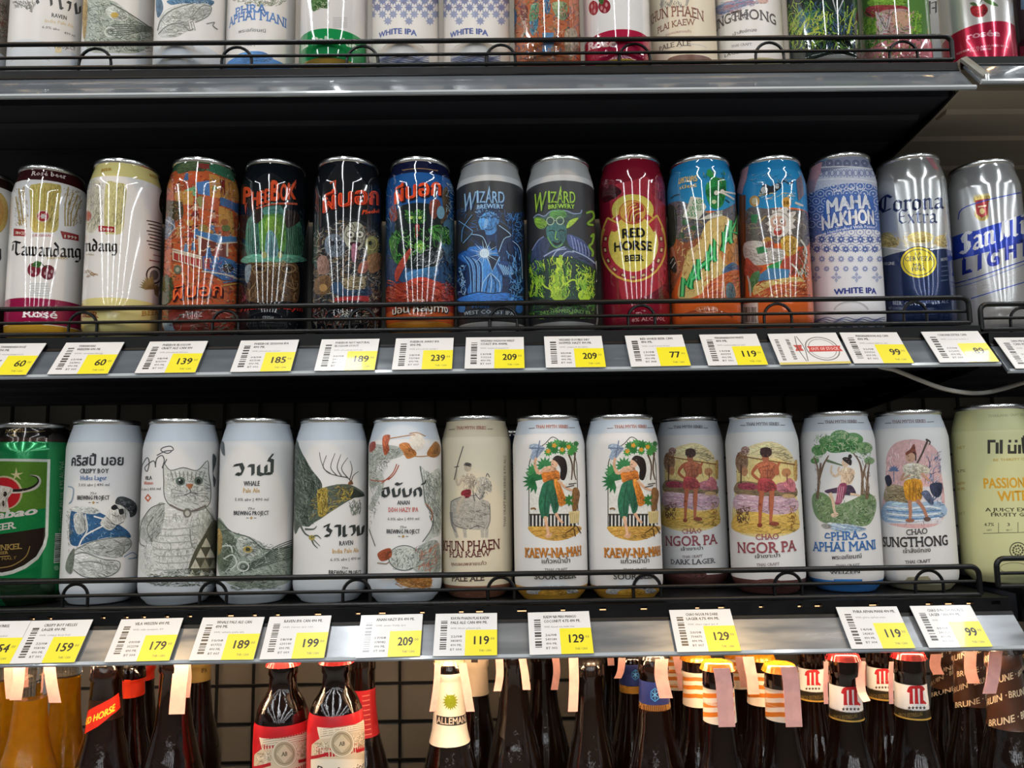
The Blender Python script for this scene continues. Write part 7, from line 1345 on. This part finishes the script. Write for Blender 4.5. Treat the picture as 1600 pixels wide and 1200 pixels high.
# ------------------------------------------------------------------ price tags in the tilted channels
def price_tag(row, px, title, price, what, w=0.0535, py=None, dz=0.0, dy=0.0, seed=0, top=0.0035, kind='price', name='price_tag'):
    za, zb, ya, yb = (-.0122, -.0380, -.0005, -.0245) if row == 'low' else (-.0115, -.0405, -.0005, -.0245)
    y0, z0 = YG[row] + dy + ya, ZL + DECK[row] + dz + za; d = np.array([0, yb - ya, zb - za]); L = np.linalg.norm(d); d /= L; n = np.array([0, d[2], -d[1]]); n = n if n[1] < 0 else -n
    h = L + top + 0.0015; ym = y0 + d[1] * L / 2
    X = at(px, 1000 if row == 'low' else 550, ym)[0]; org = np.array([X, y0, z0]) - d * top + n * 0.0042
    t = empty(name, tuple(org + d * h / 2)); tag(t, what, 'price tag', 'price tags' if kind == 'price' else None)
    def place(q, off): # q: (x, down) in metres
        P = np.stack([q[:, 0], np.zeros(len(q)), np.zeros(len(q))], -1) + np.outer(q[:, 1] - h / 2, d) + np.outer(off, n); return P, np.tile(n, (len(q), 1))
    tilt = random.Random(seed + int(px)).uniform(-.012, .012)
    pr = lambda px_, py_: np.stack([(px_ / 95 - .5) * w + tilt * (py_ / 62 - .5) * h, py_ / 62 * h - tilt * (px_ / 95 - .5) * w], -1)
    # card
    c4 = pr(np.array([0., 95, 95, 0]), np.array([0., 0, 62, 62])); f, _ = place(c4, np.zeros(4)); b_, _ = place(c4, np.full(4, -.0006))
    me = MB().raw(list(f) + list(b_), [(0, 3, 2, 1), (4, 5, 6, 7), (0, 1, 5, 4), (1, 2, 6, 5), (2, 3, 7, 6), (3, 0, 4, 7)]).mesh('card')
    a_ = me.attributes.new('ink', 'FLOAT_COLOR', 'POINT'); a_.data.foreach_set('color', np.tile((*lin('#dadbdc'), 1.0), 8).astype(np.float32)); link('card', me, M['paper'], t)
    rnd = random.Random(seed + 7); A = Ink(pr); Y_ = Ink(pr)
    # flip so that text (drawn with y up) reads upright: place uses distance down the card
    k = '#3c3a38'
    def TX(body, x0, y, x1, hh, c=k, bold=0.0):
        G = text_tris(body, bold, small=hh < 9); u = (G[..., 0] - G[..., 0].min()) / max(1e-6, G[..., 0].max() - G[..., 0].min()); v = G[..., 1] / .69
        q = pr((x0 + (x1 - x0) * u).ravel(), (y - v * hh).ravel()).reshape(-1, 3, 2); A.add(q, c)
    if kind == 'price':
        Y_.R(47, 25, 95, 62, '#e6dc2c'); Y_.build('yellow_price_field', t, M['paper'], place, step=4e-6, base=3e-5, flip=True)
        yy = 0
        while yy < 42:
            b = rnd.choice((1.2, 2.0, 3.0)); A.R(9, 11 + yy, 19, 11 + yy + b, '#44423f'); yy += b + rnd.choice((1.0, 1.6, 2.4))
        lines = title.split('|')
        for i, l in enumerate(lines): TX(l, 24, 9.5 + 6.5 * i, min(92, 26 + 2.85 * len(l)), 4.2, k, .03)
        TX('WK ' + title.split('|')[0].lower()[:14], 24, 15.5 + 6 * len(lines) - 4, 70, 2.4, '#77746f')
        for j, s_ in enumerate(('%02d/08' % rnd.randint(1, 28), str(rnd.randint(200000, 999999)), '490 ML', 'BT 00%d' % rnd.randint(1, 9))): TX(s_, 25, 36 + 6.2 * j, 42, 3.2, '#66635f', .02)
        p0 = 60 if len(price) == 3 else 66; TX(price, p0, 46, 83, 11.5, '#33312e', .025); TX('00', 85, 40, 91, 4, '#4a4844'); TX('THB / CAN', 68, 56.5, 86, 3, '#5a584f')
    elif kind == 'stock':
        for ox in (0, 30):
            yy = 0
            while yy < 40: b = rnd.choice((1.2, 2.0)); A.R(6 + ox*.5, 12 + yy, 11 + ox*.5, 12 + yy + b, '#55524f'); yy += b + rnd.choice((1.0, 1.8))
        A.O(66, 32, 22, 23, 1.6, '#7a7674'); A.O(66, 32, 18, 19, 1.0, '#8a8684'); A.P(poly(28,24, 40,24, 38,30, 40,36, 28,36, 31,30), '#b8504c'); A.P(poly(46,27, 92,27, 90,32, 92,38, 46,38, 48,32), '#bf4644'); TX('OUT OF STOCK', 50, 35.5, 88, 6, '#f0dcd8', .02); A.L(poly(36,6, 33,30, 37,56), 1, '#55524f'); A.L(poly(38,6, 42,30, 39,56), 1, '#55524f'); A.R(0,58,95,62,'#cfc06a')
    A.build('printed_text', t, M['paper'], place, step=4e-6, base=6e-5, flip=True)
    return t
for px, ti, pr_, wh in ((14, 'TAWANDANG ROSE|490 ML', '60', 'price tag reading 60, furthest left on the middle shelf'), (138, 'TAWANDANG|WEIZEN 490 ML', '60', 'price tag reading 60 below the sideways white can'),
                        (271, 'PHEEBOK BLOSSOM|CRAFT ALE CAN 490', '139', 'price tag reading 139 below the mural can'), (416, 'PHEEBOK SESSION IPA|490 ML', '185', 'price tag reading 185 below the green robed figure can'),
                        (544, 'PHEEBOK NOT NATURAL|BLOSSOM STOUT', '189', 'price tag reading 189 catching a white reflection'), (662, 'PHEEBOK AWAY IPA|490 ML', '239', 'price tag reading 239 below the blue and red can'),
                        (773, 'WIZARD PASSION WEST|COAST IPA 490ML', '209', 'price tag reading 209 below the blue figure can'), (897, 'WIZARD DOUBLE DRY|HOPPED HAZY 490 ML', '209', 'price tag reading 209 below the green figure can'),
                        (1026, 'RED HORSE BEER CAN|490 ML', '77', 'price tag reading 77 below the horseshoe can'), (1144, 'MAHANAKHON WHITE|490 ML', '119', 'price tag reading 119 below the comic cans'),
                        (1367, 'MAHANAKHON ALE CAN|490 ML', '99', 'price tag reading 99 beside the out of stock card'), (1497, 'CORONA EXTRA CAN', '89', 'price tag reading 89 at the right end of the middle shelf')):
    price_tag('mid', px, ti, pr_, wh, seed=int(px))
price_tag('mid', 1262, '', '', 'white out of stock card with red stamp on the middle shelf', w=.064, kind='stock', seed=4, name='out_of_stock_card')
price_tag('mid', 1612, 'SAN MIGUEL LIGHT|CAN 490 ML', '79', 'clipped white price tag cut by the right picture edge', dz=-.006, dy=.004, seed=9)
for px, ti, pr_, wh in ((-14, 'CARABAO DUNKEL|490 ML', '54', 'price tag reading 54 cut by the left edge on lower shelf'), (84, 'CRISPY BOY HELLES|LAGER 490 ML', '159', 'price tag reading 159 below the reclining man can'),
                        (228, 'VILA WEIZEN 490 ML', '179', 'price tag reading 179 below the cat can'), (357, 'WHALE PALE ALE CAN|490 ML', '189', 'price tag reading 189 below the whale can'),
                        (464, 'RAVEN IPA CAN 490 ML', '199', 'price tag reading 199 below the raven can'), (610, 'ANAN HAZY IPA 490 ML', '209', 'price tag reading 209 below the serpent can'),
                        (728, 'KHUN PHAEN PLAI KAEW|PALE ALE CAN 490 ML', '119', 'price tag reading 119 below the cream can'), (875, 'KAEW NA MAH MANGO|COCONUT 4.7% 490 ML', '129', 'price tag reading 129 below the dancing woman cans'),
                        (1100, 'CHAO NGOR PA DARK|LAGER 4.7% 490 ML', '129', 'price tag reading 129 washed by a warm reflection'), (1366, 'PHRA APHAI MANI 490 ML', '119', 'price tag reading 119 below the flute player can'),
                        (1484, 'CHAO SUNGTHONG RICE|LAGER CAN 490 ML', '99', 'price tag reading 99 at the right end of the lower shelf')):
    price_tag('low', px, ti, pr_, wh, seed=int(px) + 3)
